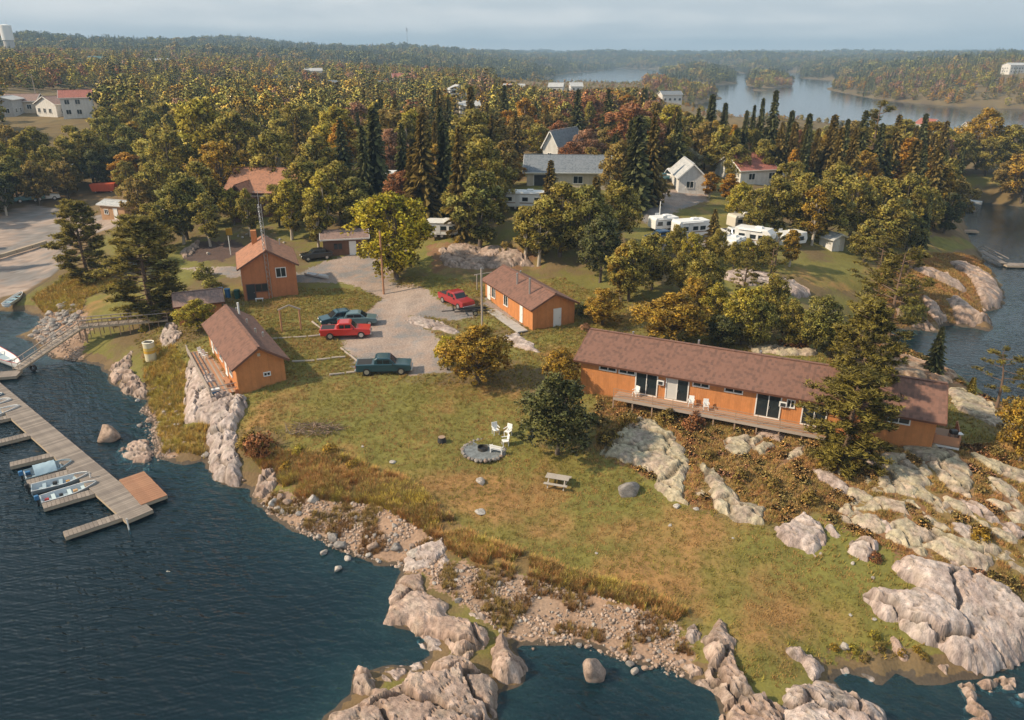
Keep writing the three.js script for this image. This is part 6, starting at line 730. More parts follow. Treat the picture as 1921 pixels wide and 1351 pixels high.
// ---------------------------------------------------------------- on the lawn
{ const p = ground(908, 846), t = thing('fire_pit', 'round stone paved fire pit ring on the lawn', 'fire pit'); t.position.set(p.x, p.y + 0.02, p.z); part(t, 'paving', new THREE.CylinderGeometry(1.75, 1.8, 0.12, 30).translate(0, 0.05, 0), std([0.22, 0.245, 0.26], 0.95, { map: GRAIN })); const r = RNG(3); for (let i = 0; i < 30; i++) { const a = i / 30 * 6.283; const s = new THREE.Mesh(boulderGeo[i % 7], boulderMats[[3, 1, 3, 0][i % 4]]); s.name = 'edge_stone'; s.position.set(Math.cos(a) * 1.82, 0.06, Math.sin(a) * 1.82); s.scale.setScalar(0.19 + r() * 0.07); s.castShadow = s.receiveShadow = true; t.add(s); } part(t, 'ring', new THREE.CylinderGeometry(0.45, 0.45, 0.3, 20, 1, true).translate(-0.1, 0.24, 0), std([0.05, 0.045, 0.04], 0.9, { side: THREE.DoubleSide })); part(t, 'ashes', new THREE.CylinderGeometry(0.43, 0.43, 0.06, 16).translate(-0.1, 0.14, 0), M.black);
  const bench = thing('garden_bench', 'white garden bench beside the fire pit', 'bench'); const q = ground(932, 852); bench.position.set(q.x, q.y + 0.1, q.z); bench.rotation.y = 2.7; for (let i = 0; i < 3; i++) part(bench, 'slat', box(1.15, 0.03, 0.1, 0, 0.42, -0.14 + i * 0.13), M.whiteP); for (let i = 0; i < 2; i++) part(bench, 'slat', box(1.15, 0.12, 0.03, 0, 0.6 + i * 0.18, -0.24), M.whiteP); for (const x of [-0.52, 0.52]) { part(bench, 'leg', box(0.07, 0.42, 0.4, x, 0.21, 0), M.whiteP); part(bench, 'armrest', box(0.07, 0.05, 0.44, x, 0.62, 0), M.whiteP); }
  [[930, 815, 0.4, 'white plastic chair behind the fire pit'], [953, 818, -0.6, 'white plastic chair beside another one behind the fire pit'], [948, 836, -1.3, 'white plastic chair at the shadowed side of the fire pit']].forEach(([x, y, ry, l]) => { const c = chairAt(thing('lawn_chair', l, 'chair')), k = ground(x, y); c.position.copy(k); c.rotation.y = ry; c.scale.setScalar(1.15); });
  const kb = thing('stump', 'dark tree stump on the lawn near the fire pit', 'stump'), kp = ground(829, 829); kb.position.copy(kp); part(kb, 'trunk', new THREE.CylinderGeometry(0.33, 0.4, 0.5, 12).translate(0, 0.22, 0), M.dark); part(kb, 'cut_face', new THREE.CylinderGeometry(0.31, 0.31, 0.02, 12).translate(0, 0.48, 0), M.wood); }
{ const a = ground(1026, 906), b = ground(1066, 914), t = thing('picnic_table', 'weathered picnic table standing alone on the lawn', 'picnic table'), d = b.clone().sub(a); t.position.copy(a.clone().add(b).multiplyScalar(0.5)); t.rotation.y = Math.atan2(-d.z, d.x); const L = 1.9, wm = std([0.55, 0.50, 0.45], 0.9, { map: TIMBER }); for (let i = 0; i < 5; i++) part(t, 'top_plank', box(L, 0.04, 0.14, 0, 0.75, -0.3 + i * 0.15), wm); for (const s of [-1, 1]) { for (let i = 0; i < 2; i++) part(t, 'seat_plank', box(L, 0.04, 0.13, 0, 0.45, s * (0.66 + i * 0.14)), wm); for (const x of [-0.65, 0.65]) part(t, 'leg', beam(V(x, 0, s * 0.72), V(x, 0.74, s * 0.25), 0.08, 0.09), wm); } for (const x of [-0.72, 0.72]) part(t, 'brace', box(0.05, 0.1, 1.6, x, 0.4, 0), wm); }
// swing frame of posts, on the grass by the parked cars
{ const a = ground(529, 622), b = ground(565, 620), t = thing('gate_frame', 'tall wooden frame of two posts with a peaked top on the grass', 'frame'), d = b.clone().sub(a); t.position.copy(a); const top = heightTo(a, 582), pk = heightTo(a, 575); part(t, 'post', bar(V(0, -0.3, 0), V(0, top, 0), 0.11, 8), M.woodNew); part(t, 'post', bar(V(d.x, d.y - 0.3, d.z), V(d.x, top + d.y, d.z), 0.11, 8), M.woodNew); part(t, 'rafter', beam(V(-0.2, top, 0), V(d.x / 2, pk + 0.1, d.z / 2), 0.14, 0.14), M.woodGrey); part(t, 'rafter', beam(V(d.x + 0.2, top + d.y, d.z), V(d.x / 2, pk + 0.1, d.z / 2), 0.14, 0.14), M.woodGrey); }
// parking logs
[[[586,605],[605,620]],[[640,655],[656,668]],[[657,668],[674,682]],[[500,638],[575,633]],[[578,633],[606,630]],[[594,677],[620,674]],[[622,673],[648,671]],[[618,705],[646,702]],[[650,701],[672,699]],[[548,680],[590,678]],[[676,684],[690,696]]].forEach(([a, b], i) => { const A = ground(...a), B = ground(...b), t = thing('parking_log', 'peeled log laid on the grass to mark a parking place', 'log', 'logs marking the parking places'); t.position.copy(A); const d = B.clone().sub(A); part(t, 'log', bar(V(0, 0.1, 0), d.clone().add(V(0, 0.1, 0)), 0.13, 8, 0.11), M.woodGrey); part(t, 'cut_end', bar(d.clone().multiplyScalar(1.001).add(V(0, 0.1, 0)), d.clone().multiplyScalar(1.004).add(V(0, 0.1, 0)), 0.1, 8), M.wood); });
{ const A = ground(-30, 494), B = ground(88, 458), t = thing('timber_barrier', 'long pale timber laid across the gravel lot', 'barrier'); t.position.copy(A); const d = B.clone().sub(A); for (let i = 0; i < 4; i++) part(t, 'timber', beam(d.clone().multiplyScalar(i / 4 + 0.004).add(V(0, 0.35, 0)), d.clone().multiplyScalar((i + 1) / 4 - 0.004).add(V(0, 0.35, 0)), 0.5, 0.6), sideM); }
// brush pile
{ const p = ground(595, 806), t = thing('brush_pile', 'heap of cut branches on the lawn', 'brush pile'), r = RNG(55), main = [], fine = []; t.position.copy(p); for (let i = 0; i < 260; i++) { const a = r() * 6.28, q = Math.sqrt(r()), x = Math.cos(a) * q * 2.3 - (r() < 0.2 ? 2 * r() : 0), z = Math.sin(a) * q * 1.2, y = 0.05 + (1 - q) * 0.75 * r(), b = r() * 6.28, l = 0.3 + r() * 0.8; (i % 4 ? fine : main).push(bar(V(x, y, z), V(x + Math.cos(b) * l, y + (r() - 0.3) * 0.35, z + Math.sin(b) * l), i % 4 ? 0.018 : 0.04, 4, 0.01)); } part(t, 'branches', merge(main), M.wood); part(t, 'twigs', merge(fine), std([0.14, 0.10, 0.08], 0.95)); }
{ const p = ground(545, 815), t = thing('fallen_branch', 'crooked dead branch sticking up beside the branch heap', 'branch'); t.position.copy(p); part(t, 'stem', bend([V(0, 0, 0), V(-0.25, 0.6, 0), V(-0.35, 1.3, 0.1)], 0.05, 0.015, 5), M.woodGrey); part(t, 'twig', merge([bar(V(0, 0.02, 0), V(0.9, 0.35, 0.2), 0.03, 4), bar(V(0.3, 0.1, 0), V(1.1, 0.05, -0.3), 0.02, 4)]), M.woodGrey); }
// poles and clothesline frame
function pole(label, px, top, base, r, o = {}) { const p = ground(px, base), h = heightTo(p, top), t = thing('utility_pole', label, 'pole'); t.position.copy(p); part(t, 'shaft', bar(V(0, -0.5, 0), V(0, h, 0), r, 8, r * 0.75), o.mat ?? M.woodNew); part(t, 'cap', new THREE.CylinderGeometry(r * 0.8, r * 0.8, 0.08, 8).translate(0, h + 0.04, 0), M.metal); if (o.arm) part(t, 'crossarm', box(o.arm, 0.12, 0.1, 0, h - 0.6, 0), M.wood); return t; }
pole('tall bare utility pole on the grass between the gravel roads', 720, 434, 552, 0.15); pole('grey utility pole beside the small cottage', 905, 504, 640, 0.13, { mat: M.woodGrey }); pole('thin white pole by the campground road', 1236, 378, 425, 0.09, { mat: M.trimW }); pole('street lamp pole by the town road', 226, 256, 312, 0.1, { mat: M.metal, arm: 1.2 }); pole('grey pole on the town hillside behind the white houses', 72, 140, 200, 0.16, { mat: M.woodGrey, arm: 1.6 }); pole('pale pole beside the dark garden bed', 433, 443, 478, 0.08, { mat: M.trimW });
{ const a = ground(895, 544), b = ground(938, 533), t = thing('clothesline_frame', 'pale wooden frame with a crossbeam behind the small cottage', 'frame'), d = b.clone().sub(a), h = heightTo(a, 516); t.position.copy(a); part(t, 'post', bar(V(0, -0.2, 0), V(0, h, 0), 0.09, 6), M.woodGrey); part(t, 'post', bar(V(d.x, d.y - 0.2, d.z), V(d.x, h, d.z), 0.09, 6), M.woodGrey); part(t, 'crossbeam', beam(V(-0.3, h, 0), V(d.x * 1.15, h, d.z * 1.15), 0.12, 0.12), M.woodGrey);
  const s = thing('play_tent', 'bright teal tarp tent behind the small cottage', 'tent'), q = ground(942, 531), hh = heightTo(q, 508), g = new THREE.ConeGeometry(0.95, hh, 4, 1); g.translate(0, hh / 2, 0); s.position.copy(q); part(s, 'tarp', flatG(g), std([0.02, 0.36, 0.42], 0.7, { side: THREE.DoubleSide })); part(s, 'ridge_pole', bar(V(0, 0, 0), V(0, hh + 0.15, 0), 0.03), M.metal); }
// ---------------------------------------------------------------- vehicles
const paint = (r, g, b) => new THREE.MeshPhysicalMaterial({ color: lin(r, g, b), roughness: 0.35, metalness: 0.1, clearcoat: 0.8, clearcoatRoughness: 0.08 });
function side(pts, w, bev = 0.07) { const s = new THREE.Shape(pts.map(([x, y]) => new THREE.Vector2(x, y))), g = new THREE.ExtrudeGeometry(s, { depth: w - bev * 2, bevelEnabled: true, bevelThickness: bev, bevelSize: bev, bevelSegments: 3 }); g.translate(0, 0, -(w - bev * 2) / 2); return flatG(g); }
function wheel(g, x, z, r = 0.38, w = 0.26) { const q = new THREE.Group(); q.name = 'wheel'; q.position.set(x, r, z); g.add(q); part(q, 'tyre', new THREE.CylinderGeometry(r, r, w, 18).rotateX(Math.PI / 2), M.black); part(q, 'rim', new THREE.CylinderGeometry(r * 0.6, r * 0.6, w + 0.03, 14).rotateX(Math.PI / 2), M.metal); }
function vehicle(label, kind, px, py, head, pnt, group) { // head: the photo pixel its nose points at
  const p = ground(px, py), q = ground(...head), g = thing(kind === 'pickup' ? 'pickup_truck' : kind === 'van' ? 'van' : 'car', label, kind === 'pickup' ? 'pickup' : kind, group); g.position.copy(p); g.rotation.y = Math.atan2(-(q.z - p.z), q.x - p.x);
  if (kind === 'pickup') {
    part(g, 'body', side([[-2.75, 0.5], [2.6, 0.45], [2.75, 0.62], [2.7, 1.02], [1.2, 1.14], [-0.75, 1.16], [-2.78, 1.14]], 1.86), pnt); part(g, 'cab', side([[-0.9, 1.1], [1.2, 1.1], [0.6, 1.72], [0.4, 1.78], [-0.62, 1.78], [-0.82, 1.66]], 1.66, 0.1), pnt);
    part(g, 'cargo_bed', box(1.75, 0.05, 1.5, -1.85, 1.20, 0), M.dark); for (const s of [-1, 1]) { part(g, 'side_window', box(0.62, 0.4, 0.03, 0.3, 1.45, s * 0.835), M.glass); part(g, 'side_window', box(0.5, 0.4, 0.03, -0.38, 1.45, s * 0.835), M.glass); part(g, 'headlight', rbox(0.08, 0.18, 0.36, 0.03, 2.74, 0.86, s * 0.7), M.whiteP); part(g, 'tail_light', box(0.06, 0.3, 0.14, -2.85, 0.95, s * 0.82), M.redP); part(g, 'mirror', rbox(0.1, 0.18, 0.2, 0.03, 0.95, 1.24, s * 1.02), M.black); }
    const ws = new THREE.BoxGeometry(0.04, 0.72, 1.42); ws.rotateZ(0.78); ws.translate(0.97, 1.46, 0); part(g, 'windscreen', ws, M.glass); const rw2 = new THREE.BoxGeometry(0.04, 0.42, 1.36); rw2.rotateZ(-0.2); rw2.translate(-0.94, 1.46, 0); part(g, 'rear_window', rw2, M.glass); part(g, 'bumper', rbox(0.16, 0.2, 1.84, 0.04, 2.82, 0.52, 0), M.metal); part(g, 'bumper', rbox(0.16, 0.2, 1.8, 0.04, -2.9, 0.55, 0), M.metal); for (const x of [-1.75, 1.75]) for (const z of [-0.82, 0.82]) wheel(g, x, z, 0.41);
  } else if (kind === 'car') {
    part(g, 'body', side([[-2.2, 0.42], [2.15, 0.38], [2.28, 0.6], [2.15, 0.86], [1.15, 0.98], [-1.6, 1.02], [-2.28, 0.96], [-2.3, 0.6]], 1.78), pnt); part(g, 'roof', side([[-1.5, 1.0], [1.0, 0.98], [0.35, 1.46], [0.1, 1.52], [-1.0, 1.5], [-1.2, 1.44]], 1.5, 0.1), pnt);
    for (const s of [-1, 1]) { part(g, 'side_window', box(0.85, 0.34, 0.03, 0.05, 1.25, s * 0.755), M.glass); part(g, 'side_window', box(0.7, 0.34, 0.03, -0.8, 1.25, s * 0.755), M.glass); part(g, 'headlight', rbox(0.08, 0.14, 0.34, 0.03, 2.28, 0.72, s * 0.64), M.whiteP); part(g, 'tail_light', box(0.05, 0.16, 0.3, -2.36, 0.82, s * 0.66), M.redP); }
    const ws = new THREE.BoxGeometry(0.04, 0.8, 1.36); ws.rotateZ(0.93); ws.translate(0.78, 1.26, 0); part(g, 'windscreen', ws, M.glass); const rw2 = new THREE.BoxGeometry(0.04, 0.6, 1.32); rw2.rotateZ(-0.6); rw2.translate(-1.52, 1.27, 0); part(g, 'rear_window', rw2, M.glass); for (const x of [-1.4, 1.4]) for (const z of [-0.78, 0.78]) wheel(g, x, z, 0.33, 0.22);
  } else {
    part(g, 'body', side([[-2.5, 0.4], [2.4, 0.4], [2.5, 0.9], [2.2, 1.2], [1.5, 1.9], [1.2, 2.05], [-2.5, 2.05]], 1.9), pnt); for (const s of [-1, 1]) { part(g, 'side_window', box(0.8, 0.5, 0.03, 1.05, 1.5, s * 0.955), M.glass); part(g, 'headlight', rbox(0.08, 0.16, 0.3, 0.03, 2.5, 0.75, s * 0.7), M.whiteP); } const ws = new THREE.BoxGeometry(0.04, 0.85, 1.5); ws.rotateZ(0.75); ws.translate(1.98, 1.55, 0); part(g, 'windscreen', ws, M.glass); for (const x of [-1.6, 1.6]) for (const z of [-0.82, 0.82]) wheel(g, x, z, 0.36);
  }
  return g;
}
const RED = paint(0.55, 0.022, 0.018), DRED = paint(0.36, 0.02, 0.025), TEAL = paint(0.012, 0.06, 0.085), WHITE = paint(0.72, 0.73, 0.73), BLUE = paint(0.03, 0.10, 0.22), BLACK = paint(0.012, 0.013, 0.015), TURQ = paint(0.02, 0.20, 0.26), GREY = paint(0.25, 0.26, 0.27);
vehicle('bright red pickup parked on the gravel beside the peeled logs', 'pickup', 650, 631, [705, 628], RED); vehicle('dark teal car parked beyond the bright red pickup', 'car', 636, 606, [600, 612], TEAL); vehicle('dark grey teal car parked half behind the bright red pickup', 'car', 672, 608, [720, 606], paint(0.10, 0.17, 0.19)); vehicle('dark red pickup parked on the gravel by the small cottage', 'pickup', 856, 572, [890, 588], DRED); vehicle('dark blue green pickup parked at the edge of the lawn', 'pickup', 722, 698, [785, 696], TEAL);
vehicle('pale blue car parked under the sprawling pine', 'car', 232, 500, [260, 494], paint(0.35, 0.45, 0.52)); vehicle('white van parked on the drive behind the campground', 'van', 1266, 336, [1240, 338], WHITE); vehicle('turquoise car parked next to the white van', 'car', 1236, 341, [1215, 344], TURQ); vehicle('black car parked by the red brown cabin', 'car', 594, 486, [570, 489], BLACK); vehicle('teal pickup parked at the far edge of the gravel lot', 'pickup', 56, 378, [30, 379], TURQ); vehicle('white pickup parked beside the teal one at the gravel lot', 'pickup', 84, 376, [110, 374], WHITE); vehicle('white pickup parked among the camp trailers', 'pickup', 1376, 450, [1390, 462], WHITE); vehicle('dark blue car parked near the camp trailers', 'car', 1238, 452, [1220, 455], BLUE);
// boat trailer, container
{ const p = ground(884, 589), q = ground(930, 584), t = thing('boat_trailer', 'empty black boat trailer beside the dark red pickup', 'trailer'); t.position.copy(p); t.rotation.y = Math.atan2(-(q.z - p.z), q.x - p.x); part(t, 'frame', merge([box(4.2, 0.12, 0.1, 0, 0.55, -0.55), box(4.2, 0.12, 0.1, 0, 0.55, 0.55), box(0.1, 0.1, 1.1, 1.2, 0.55, 0), box(0.1, 0.1, 1.1, -1.2, 0.55, 0), box(1.6, 0.1, 0.1, -2.8, 0.55, 0)]), M.black); part(t, 'bunk', box(3.2, 0.12, 0.14, 0.2, 0.7, -0.35), M.dark); part(t, 'bunk', box(3.2, 0.12, 0.14, 0.2, 0.7, 0.35), M.dark); part(t, 'winch_post', box(0.12, 0.8, 0.12, -2.2, 0.95, 0), M.black); wheel(t, 0.4, -0.72, 0.32); wheel(t, 0.4, 0.72, 0.32); }
{ const p = ground(197, 360), t = thing('dumpster', 'bright orange steel waste container beside the gravel lot', 'container'); t.position.copy(p); t.rotation.y = 0.1; const m = std([0.55, 0.09, 0.03], 0.6); part(t, 'body', side([[-2.2, 0.3], [2.2, 0.3], [2.6, 1.9], [-2.6, 1.7]], 2.1, 0.04), m); for (let i = 0; i < 6; i++) part(t, 'rib', box(0.1, 1.3, 0.08, -2 + i * 0.8, 1.05, 1.08), m); for (const x of [-1.6, 1.6]) wheel(t, x, 0.7, 0.25); }
// camp trailers
function camper(label, px, py, head, L, H, o = {}) { const p = ground(px, py), q = ground(...head), t = thing('camp_trailer', label, 'camper'); t.position.copy(p); t.rotation.y = Math.atan2(-(q.z - p.z), q.x - p.x); const m = o.mat ?? std([0.74, 0.74, 0.73], 0.5), W = 2.45;
  part(t, 'body', o.fifth ? side([[-L / 2, 0.6], [L * 0.28, 0.6], [L * 0.30, 1.5], [L / 2, 1.5], [L / 2, H - 0.5], [L / 2 - 0.5, H], [-L / 2, H]], W, 0.08) : side([[-L / 2, 0.6], [L / 2 - 0.2, 0.6], [L / 2, 1.2], [L / 2 - 0.25, H], [-L / 2 + 0.15, H], [-L / 2, H - 0.3]], W, 0.08), m);
  for (const s of [-1, 1]) { for (const x of [-0.3, 0.02, 0.26]) part(t, 'window', rbox(0.9, 0.6, 0.05, 0.02, x * L, H * 0.62, s * (W / 2 + 0.01)), M.glass); part(t, 'door', rbox(0.7, 1.75, 0.05, 0.02, -0.13 * L, 1.6, s * (W / 2 + 0.012)), std([0.62, 0.62, 0.61], 0.5)); part(t, 'stripe', box(L * 0.86, 0.16, 0.03, -0.04 * L, 1.15, s * (W / 2 + 0.008)), o.stripe ?? std([0.30, 0.22, 0.17], 0.6)); } part(t, 'end_window', rbox(0.05, 0.6, 1.2, 0.02, -L / 2 - 0.01, H * 0.62, 0), M.glass);
  part(t, 'roof_unit', rbox(1.0, 0.3, 0.8, 0.08, 0.1 * L, H + 0.2, 0), M.whiteP); part(t, 'awning', bar(V(-L * 0.4, H - 0.15, W / 2 + 0.1), V(L * 0.25, H - 0.15, W / 2 + 0.1), 0.09), M.whiteP); for (const x of [-0.6, 0.35]) for (const z of [-1, 1]) wheel(t, x - 0.1 * L, z, 0.35); part(t, 'hitch', box(1.2, 0.12, 0.12, L / 2 + 0.4, 0.55, 0), M.black); HOUSES.push([p.x, p.z, L * 0.6]); return t; }
camper('white fifth wheel camper among the tall dark spruces', 752, 354, [790, 350], 8, 3.1, { fifth: true }); camper('white travel trailer on the rise behind the yellow tree', 834, 444, [880, 444], 5.4, 2.5); camper('white travel trailer beside the grey roofed bungalow', 985, 392, [1040, 392], 8, 2.8); camper('white camper with two dark windows at the campground entrance', 1294, 446, [1325, 442], 5.2, 2.7); camper('small white camper standing at the edge of the campground lawn', 1373, 474, [1396, 462], 3.6, 2.2); camper('big white camper with a sloping nose in the middle of the campground', 1414, 462, [1446, 470], 5.2, 2.7, { fifth: true }); camper('low grey white trailer beside the campground trees', 1478, 462, [1510, 458], 4.8, 2.1); camper('small cream camper behind the parked white pickup', 1392, 428, [1430, 426], 4.2, 2.2, { mat: std([0.6, 0.56, 0.48], 0.5) }); camper('white trailer on the bare ground behind the thin white pole', 1244, 432, [1275, 432], 4, 2.1); camper('old white camper at the roadside among town trees', 120, 332, [160, 330], 6, 2.6);
// bins and garden things by the two storey house
[[415, 556, M.blueP, 'blue rain barrel by the shed wall'], [428, 558, M.blueP, 'blue rain barrel beside the shrub'], [446, 560, std([0.02, 0.10, 0.08], 0.6), 'dark green bin at the corner of the two storey house']].forEach(([x, y, m, l]) => { const p = ground(x, y), t = thing('barrel', l, 'barrel'); t.position.copy(p); part(t, 'body', new THREE.CylinderGeometry(0.38, 0.34, 1.15, 14).translate(0, 0.56, 0), m); part(t, 'lid', new THREE.CylinderGeometry(0.4, 0.4, 0.06, 14).translate(0, 1.16, 0), m); });
{ const p = ground(487, 566), t = thing('bench', 'small white bench by the door of the two storey house', 'bench'); t.position.copy(p); t.rotation.y = 0.2; part(t, 'seat', box(1.0, 0.06, 0.4, 0, 0.42, 0), M.whiteP); for (const x of [-0.42, 0.42]) part(t, 'leg', box(0.06, 0.4, 0.36, x, 0.2, 0), M.whiteP); }
{ const p = ground(595, 520), t = thing('canoe', 'pale canoe lying by the gravel road beyond the two storey house', 'canoe'); t.position.copy(p).add(V(0, 0.02, 0)); t.rotation.y = -0.5; part(t, 'hull', hull(4.2, 0.85, 0.4), whiteHull); part(t, 'thwart', box(0.1, 0.04, 0.8, 0, 0.36, 0), M.wood); }
[[391, 477, 3], [463, 440, 2], [475, 452, 3], [500, 447, 3], [512, 452, 3], [525, 450, 2], [447, 444, 2], [533, 456, 2], [455, 446, 2]].forEach(([x, y, s]) => boulder(x, y, s * 3.2, 'white edging stone of the garden below the log house', 'white edging stones', { m: 5, name: 'edging_stone', cat: 'stone' }));
{ const p = ground(432, 452), t = thing('sign', 'small orange yellow board on a post beside the garden', 'sign'); t.position.copy(p); part(t, 'board', rbox(1.0, 1.1, 0.08, 0.02, 0, 1.5, 0), std([0.62, 0.33, 0.02], 0.6)); part(t, 'post', bar(V(0, 0, -0.05), V(0, 1.4, -0.05), 0.05), M.wood); }
{ const p = ground(1413, 482), t = thing('hydrant', 'red hydrant on the campground lawn', 'hydrant'); t.position.copy(p); part(t, 'barrel', new THREE.CylinderGeometry(0.17, 0.2, 0.9, 12).translate(0, 0.45, 0), M.redP); part(t, 'bonnet', new THREE.SphereGeometry(0.19, 12, 8).translate(0, 0.92, 0), M.redP); part(t, 'outlet', new THREE.CylinderGeometry(0.09, 0.09, 0.5, 10).rotateZ(Math.PI / 2).translate(0, 0.62, 0), M.redP); }
// ---------------------------------------------------------------- low growth: tall grass, brush, lawn tufts
{
  const r = RNG(321), onRock = (x, z) => rocksAt.some((p) => inside(p, x, z));
  const tuft = (seed, n, h, spreadR, wide) => { const L = new Leaves(seed); for (let i = 0; i < n; i++) { const a = L.r() * 6.28, q = L.r() * spreadR, p = V(Math.cos(a) * q, 0, Math.sin(a) * q), lean = 0.25 + L.r() * 0.5, b = L.r() * 6.28, ax = V(Math.cos(b) * lean, 1, Math.sin(b) * lean).multiplyScalar(h * (0.3 + L.r() * 0.3)), bx = V(-Math.sin(b), 0, Math.cos(b)).multiplyScalar(wide * (0.6 + L.r() * 0.8)), f = 0.65 + L.r() * 0.7; L.tri(p, ax, bx, V(0, 1, 0), [f, f, f * 0.9], 0.5); } return L.geo(); };
  const scrub = (seed) => { const L = new Leaves(seed); for (let k = 0; k < 16; k++) { const d = L.dir(); d.y = Math.abs(d.y) * 0.8; const c = V(d.x * 0.42, 0.08 + d.y * 0.42, d.z * 0.42), tone = 0.65 + L.r() * 0.6; for (let q = 0; q < 6; q++) { const p = c.clone().addScaledVector(L.dir(), 0.14), a = L.dir().multiplyScalar(0.075), b = V().crossVectors(a, L.dir()).normalize().multiplyScalar(0.05), f = tone * (0.7 + L.r() * 0.6); L.quad(p, a, b, d, [f, f, f]); } } return L.geo(); };
  const mat = new THREE.MeshStandardMaterial({ vertexColors: true, roughness: 0.95, side: THREE.DoubleSide });
  function sow(name, geo, zones, count, cols, size, label, test = () => true) {
    let x0 = 1e9, x1 = -1e9, z0 = 1e9, z1 = -1e9; for (const p of zones) for (const [x, z] of p) { x0 = Math.min(x0, x); x1 = Math.max(x1, x); z0 = Math.min(z0, z); z1 = Math.max(z1, z); }
    const im = new THREE.InstancedMesh(geo, mat, count), m = new THREE.Matrix4(), q = new THREE.Quaternion(); let k = 0, t = 0;
    while (k < count && t++ < count * 30) { const x = x0 + r() * (x1 - x0), z = z0 + r() * (z1 - z0); if (!zones.some((p) => inside(p, x, z)) || !test(x, z) || onRock(x, z)) continue; const y = hq(x, z); if (y < 0.12) continue; q.setFromAxisAngle(V(0, 1, 0), r() * 6.28); const s = size * (0.6 + r() * 0.8); m.compose(V(x, y - 0.02, z), q, V(s * (0.8 + r() * 0.5), s, s)); im.setMatrixAt(k, m); const n = noise(x * 0.25, z * 0.25) + noise(x * 0.9 + 4, z * 0.9) * 0.5 + (r() - 0.5) * 0.9, i = clamp(Math.floor((n * 0.5 + 0.5) * cols.length), 0, cols.length - 1), f = 0.75 + r() * 0.5; im.setColorAt(k, lin(cols[i][0] * f, cols[i][1] * f, cols[i][2] * f)); k++; }
    im.count = k; stuff(name, im, label);
  }
  sow('tall_grass', tuft(7, 26, 0.75, 0.22, 0.022), [ZW.tall[0]], 10000, [[0.44, 0.36, 0.08], [0.44, 0.24, 0.09], [0.54, 0.29, 0.11], [0.33, 0.27, 0.07], [0.32, 0.19, 0.08], [0.56, 0.42, 0.08]], 0.6, 'tall dry grass and weeds between the lawn and the beach', (x, z) => noise(x * 0.5, z * 0.5) + noise(x * 1.7, z * 1.7) * 0.5 > -0.4);
  sow('tall_grass', tuft(8, 24, 0.6, 0.22, 0.02), [ZW.tall[1], ZW.brush[3]], 4500, [[0.48, 0.38, 0.07], [0.42, 0.30, 0.07], [0.52, 0.33, 0.08], [0.32, 0.27, 0.06]], 0.8, 'yellow grass on the bank of the small bay');
  sow('brush', scrub(9), [ZW.brush[0], ZW.brush[4]], 800, [[0.60, 0.28, 0.13], [0.50, 0.30, 0.12], [0.38, 0.29, 0.10], [0.62, 0.36, 0.12], [0.36, 0.28, 0.10], [0.48, 0.24, 0.14]], 0.6, 'low rusty and olive brush between the bedrock slabs', (x, z) => noise(x * 0.35, z * 0.35) + noise(x * 1.1, z * 1.1) * 0.5 > 0.08);
  sow('tall_grass', tuft(10, 20, 0.36, 0.25, 0.02), [ZW.brush[0], ZW.brush[1]], 22000, [[0.48, 0.24, 0.10], [0.40, 0.22, 0.08], [0.34, 0.24, 0.08], [0.5, 0.30, 0.12]], 0.62, 'dry orange grass between the bedrock slabs');
  sow('lawn_grass', tuft(11, 14, 0.14, 0.2, 0.014), [ZW.lawn[0], ZW.lawn[1], ZW.lawn[3]], 26000, [[0.26, 0.22, 0.042], [0.24, 0.19, 0.042], [0.36, 0.21, 0.07], [0.40, 0.22, 0.08]], 0.9, 'short mown grass of the lawn');
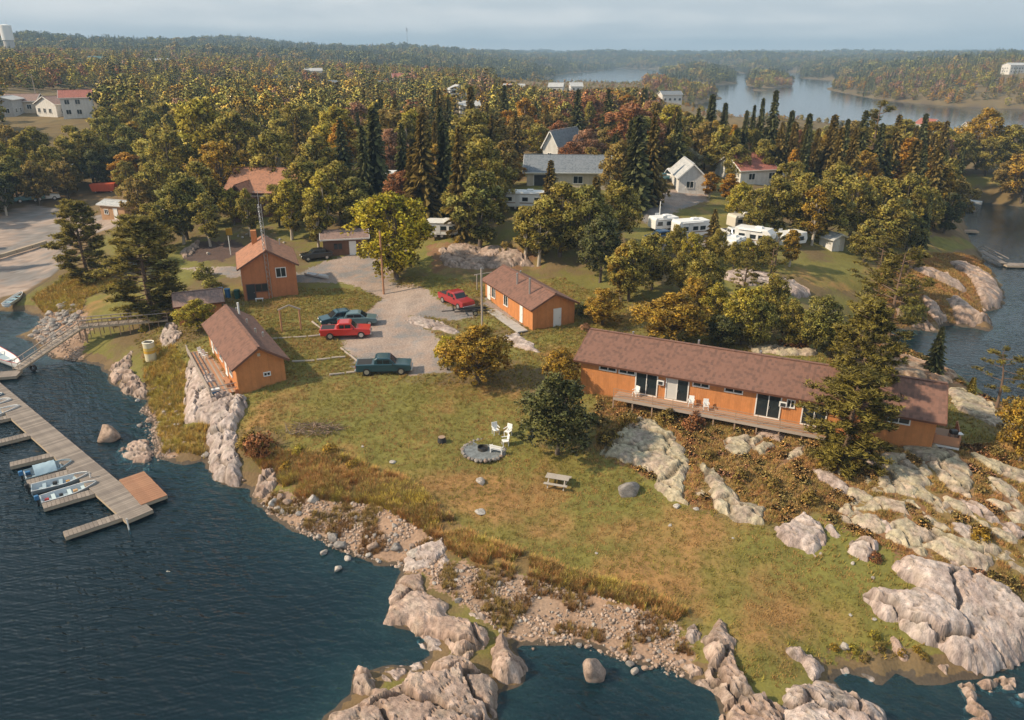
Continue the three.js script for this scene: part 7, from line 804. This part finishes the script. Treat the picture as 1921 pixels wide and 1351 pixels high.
  sow('meadow_grass', tuft(13, 16, 0.24, 0.22, 0.016), [polyW([[250,640],[330,560],[450,560],[560,540],[1150,540],[1540,660],[1900,780],[1960,1200],[1700,1230],[1560,1250],[1400,1290],[1200,1160],[900,1010],[500,880],[300,700]])], 22000, [[0.30, 0.25, 0.05], [0.34, 0.23, 0.06], [0.27, 0.22, 0.05], [0.40, 0.24, 0.08]], 0.9, 'rough unmown grass round the cottages and the rocks', (x, z) => !inZone('gravel', x, z) && !inZone('beach', x, z) && !inZone('soil', x, z) && !inside(ZW.lawn[0], x, z));
  sow('tall_grass', tuft(12, 22, 0.5, 0.2, 0.02), [ZW.beach[0]], 1600, [[0.25, 0.13, 0.05], [0.3, 0.2, 0.06]], 0.7, 'sparse dry weeds on the pebble beach', (x, z) => noise(x * 0.4, z * 0.4) > 0.05);
}
for (const [x, y, w, t] of [[490, 850, 70, 'ru'], [470, 835, 50, 'br'], [1145, 830, 54, 'br'], [1250, 790, 46, 'br'], [1300, 800, 50, 'ru'], [1180, 800, 50, 'br'], [1670, 1075, 0, 'x'], [1390, 900, 40, 'br'], [1640, 1050, 30, 'ru'], [1520, 940, 40, 'br'], [1450, 915, 36, 'br'], [1840, 1010, 44, 'go'], [1480, 780, 30, 'br'], [1330, 860, 30, 'br'], [620, 850, 34, 'go'], [660, 880, 30, 'go'], [560, 850, 30, 'yg'], [540, 880, 30, 'go'], [1885, 830, 40, 'go'], [1870, 860, 30, 'br'], [530, 552, 26, 'br'], [400, 540, 40, 'gr'], [380, 520, 44, 'gr'], [1000, 605, 14, 'gr'], [1095, 590, 40, 'dk'], [1100, 620, 26, 'pk'], [445, 555, 20, 'gr'], [1660, 700, 30, 'br'], [270, 620, 24, 'yg'], [240, 600, 30, 'yg'], [215, 610, 24, 'br'], [950, 470, 30, 'br'], [990, 470, 30, 'br'], [860, 460, 24, 'go'], [1550, 880, 40, 'go'], [1650, 1218, 26, 'br'], [1690, 1228, 24, 'go'], [1622, 1238, 24, 'br'], [1600, 1222, 26, 'yg'], [1565, 1218, 22, 'go'], [1735, 1236, 22, 'br'], [1640, 1196, 26, 'yg'], [1720, 1222, 20, 'go']]) {
  if (!w) continue; const p = ground(x, y), W = w * perPx(p); const g = plant('B', p.x, p.z, W * 0.62, W, t, `${TN[t]} low shrub ${y > 740 ? 'on the open ground by the lawn and the rocks' : 'near the cottages'}`); g.userData.group = g.userData.label;
}
scene.fog = new THREE.FogExp2(new THREE.Color().setRGB(0.50, 0.74, 1.0), 0.00026);
renderer.render(scene, camera);
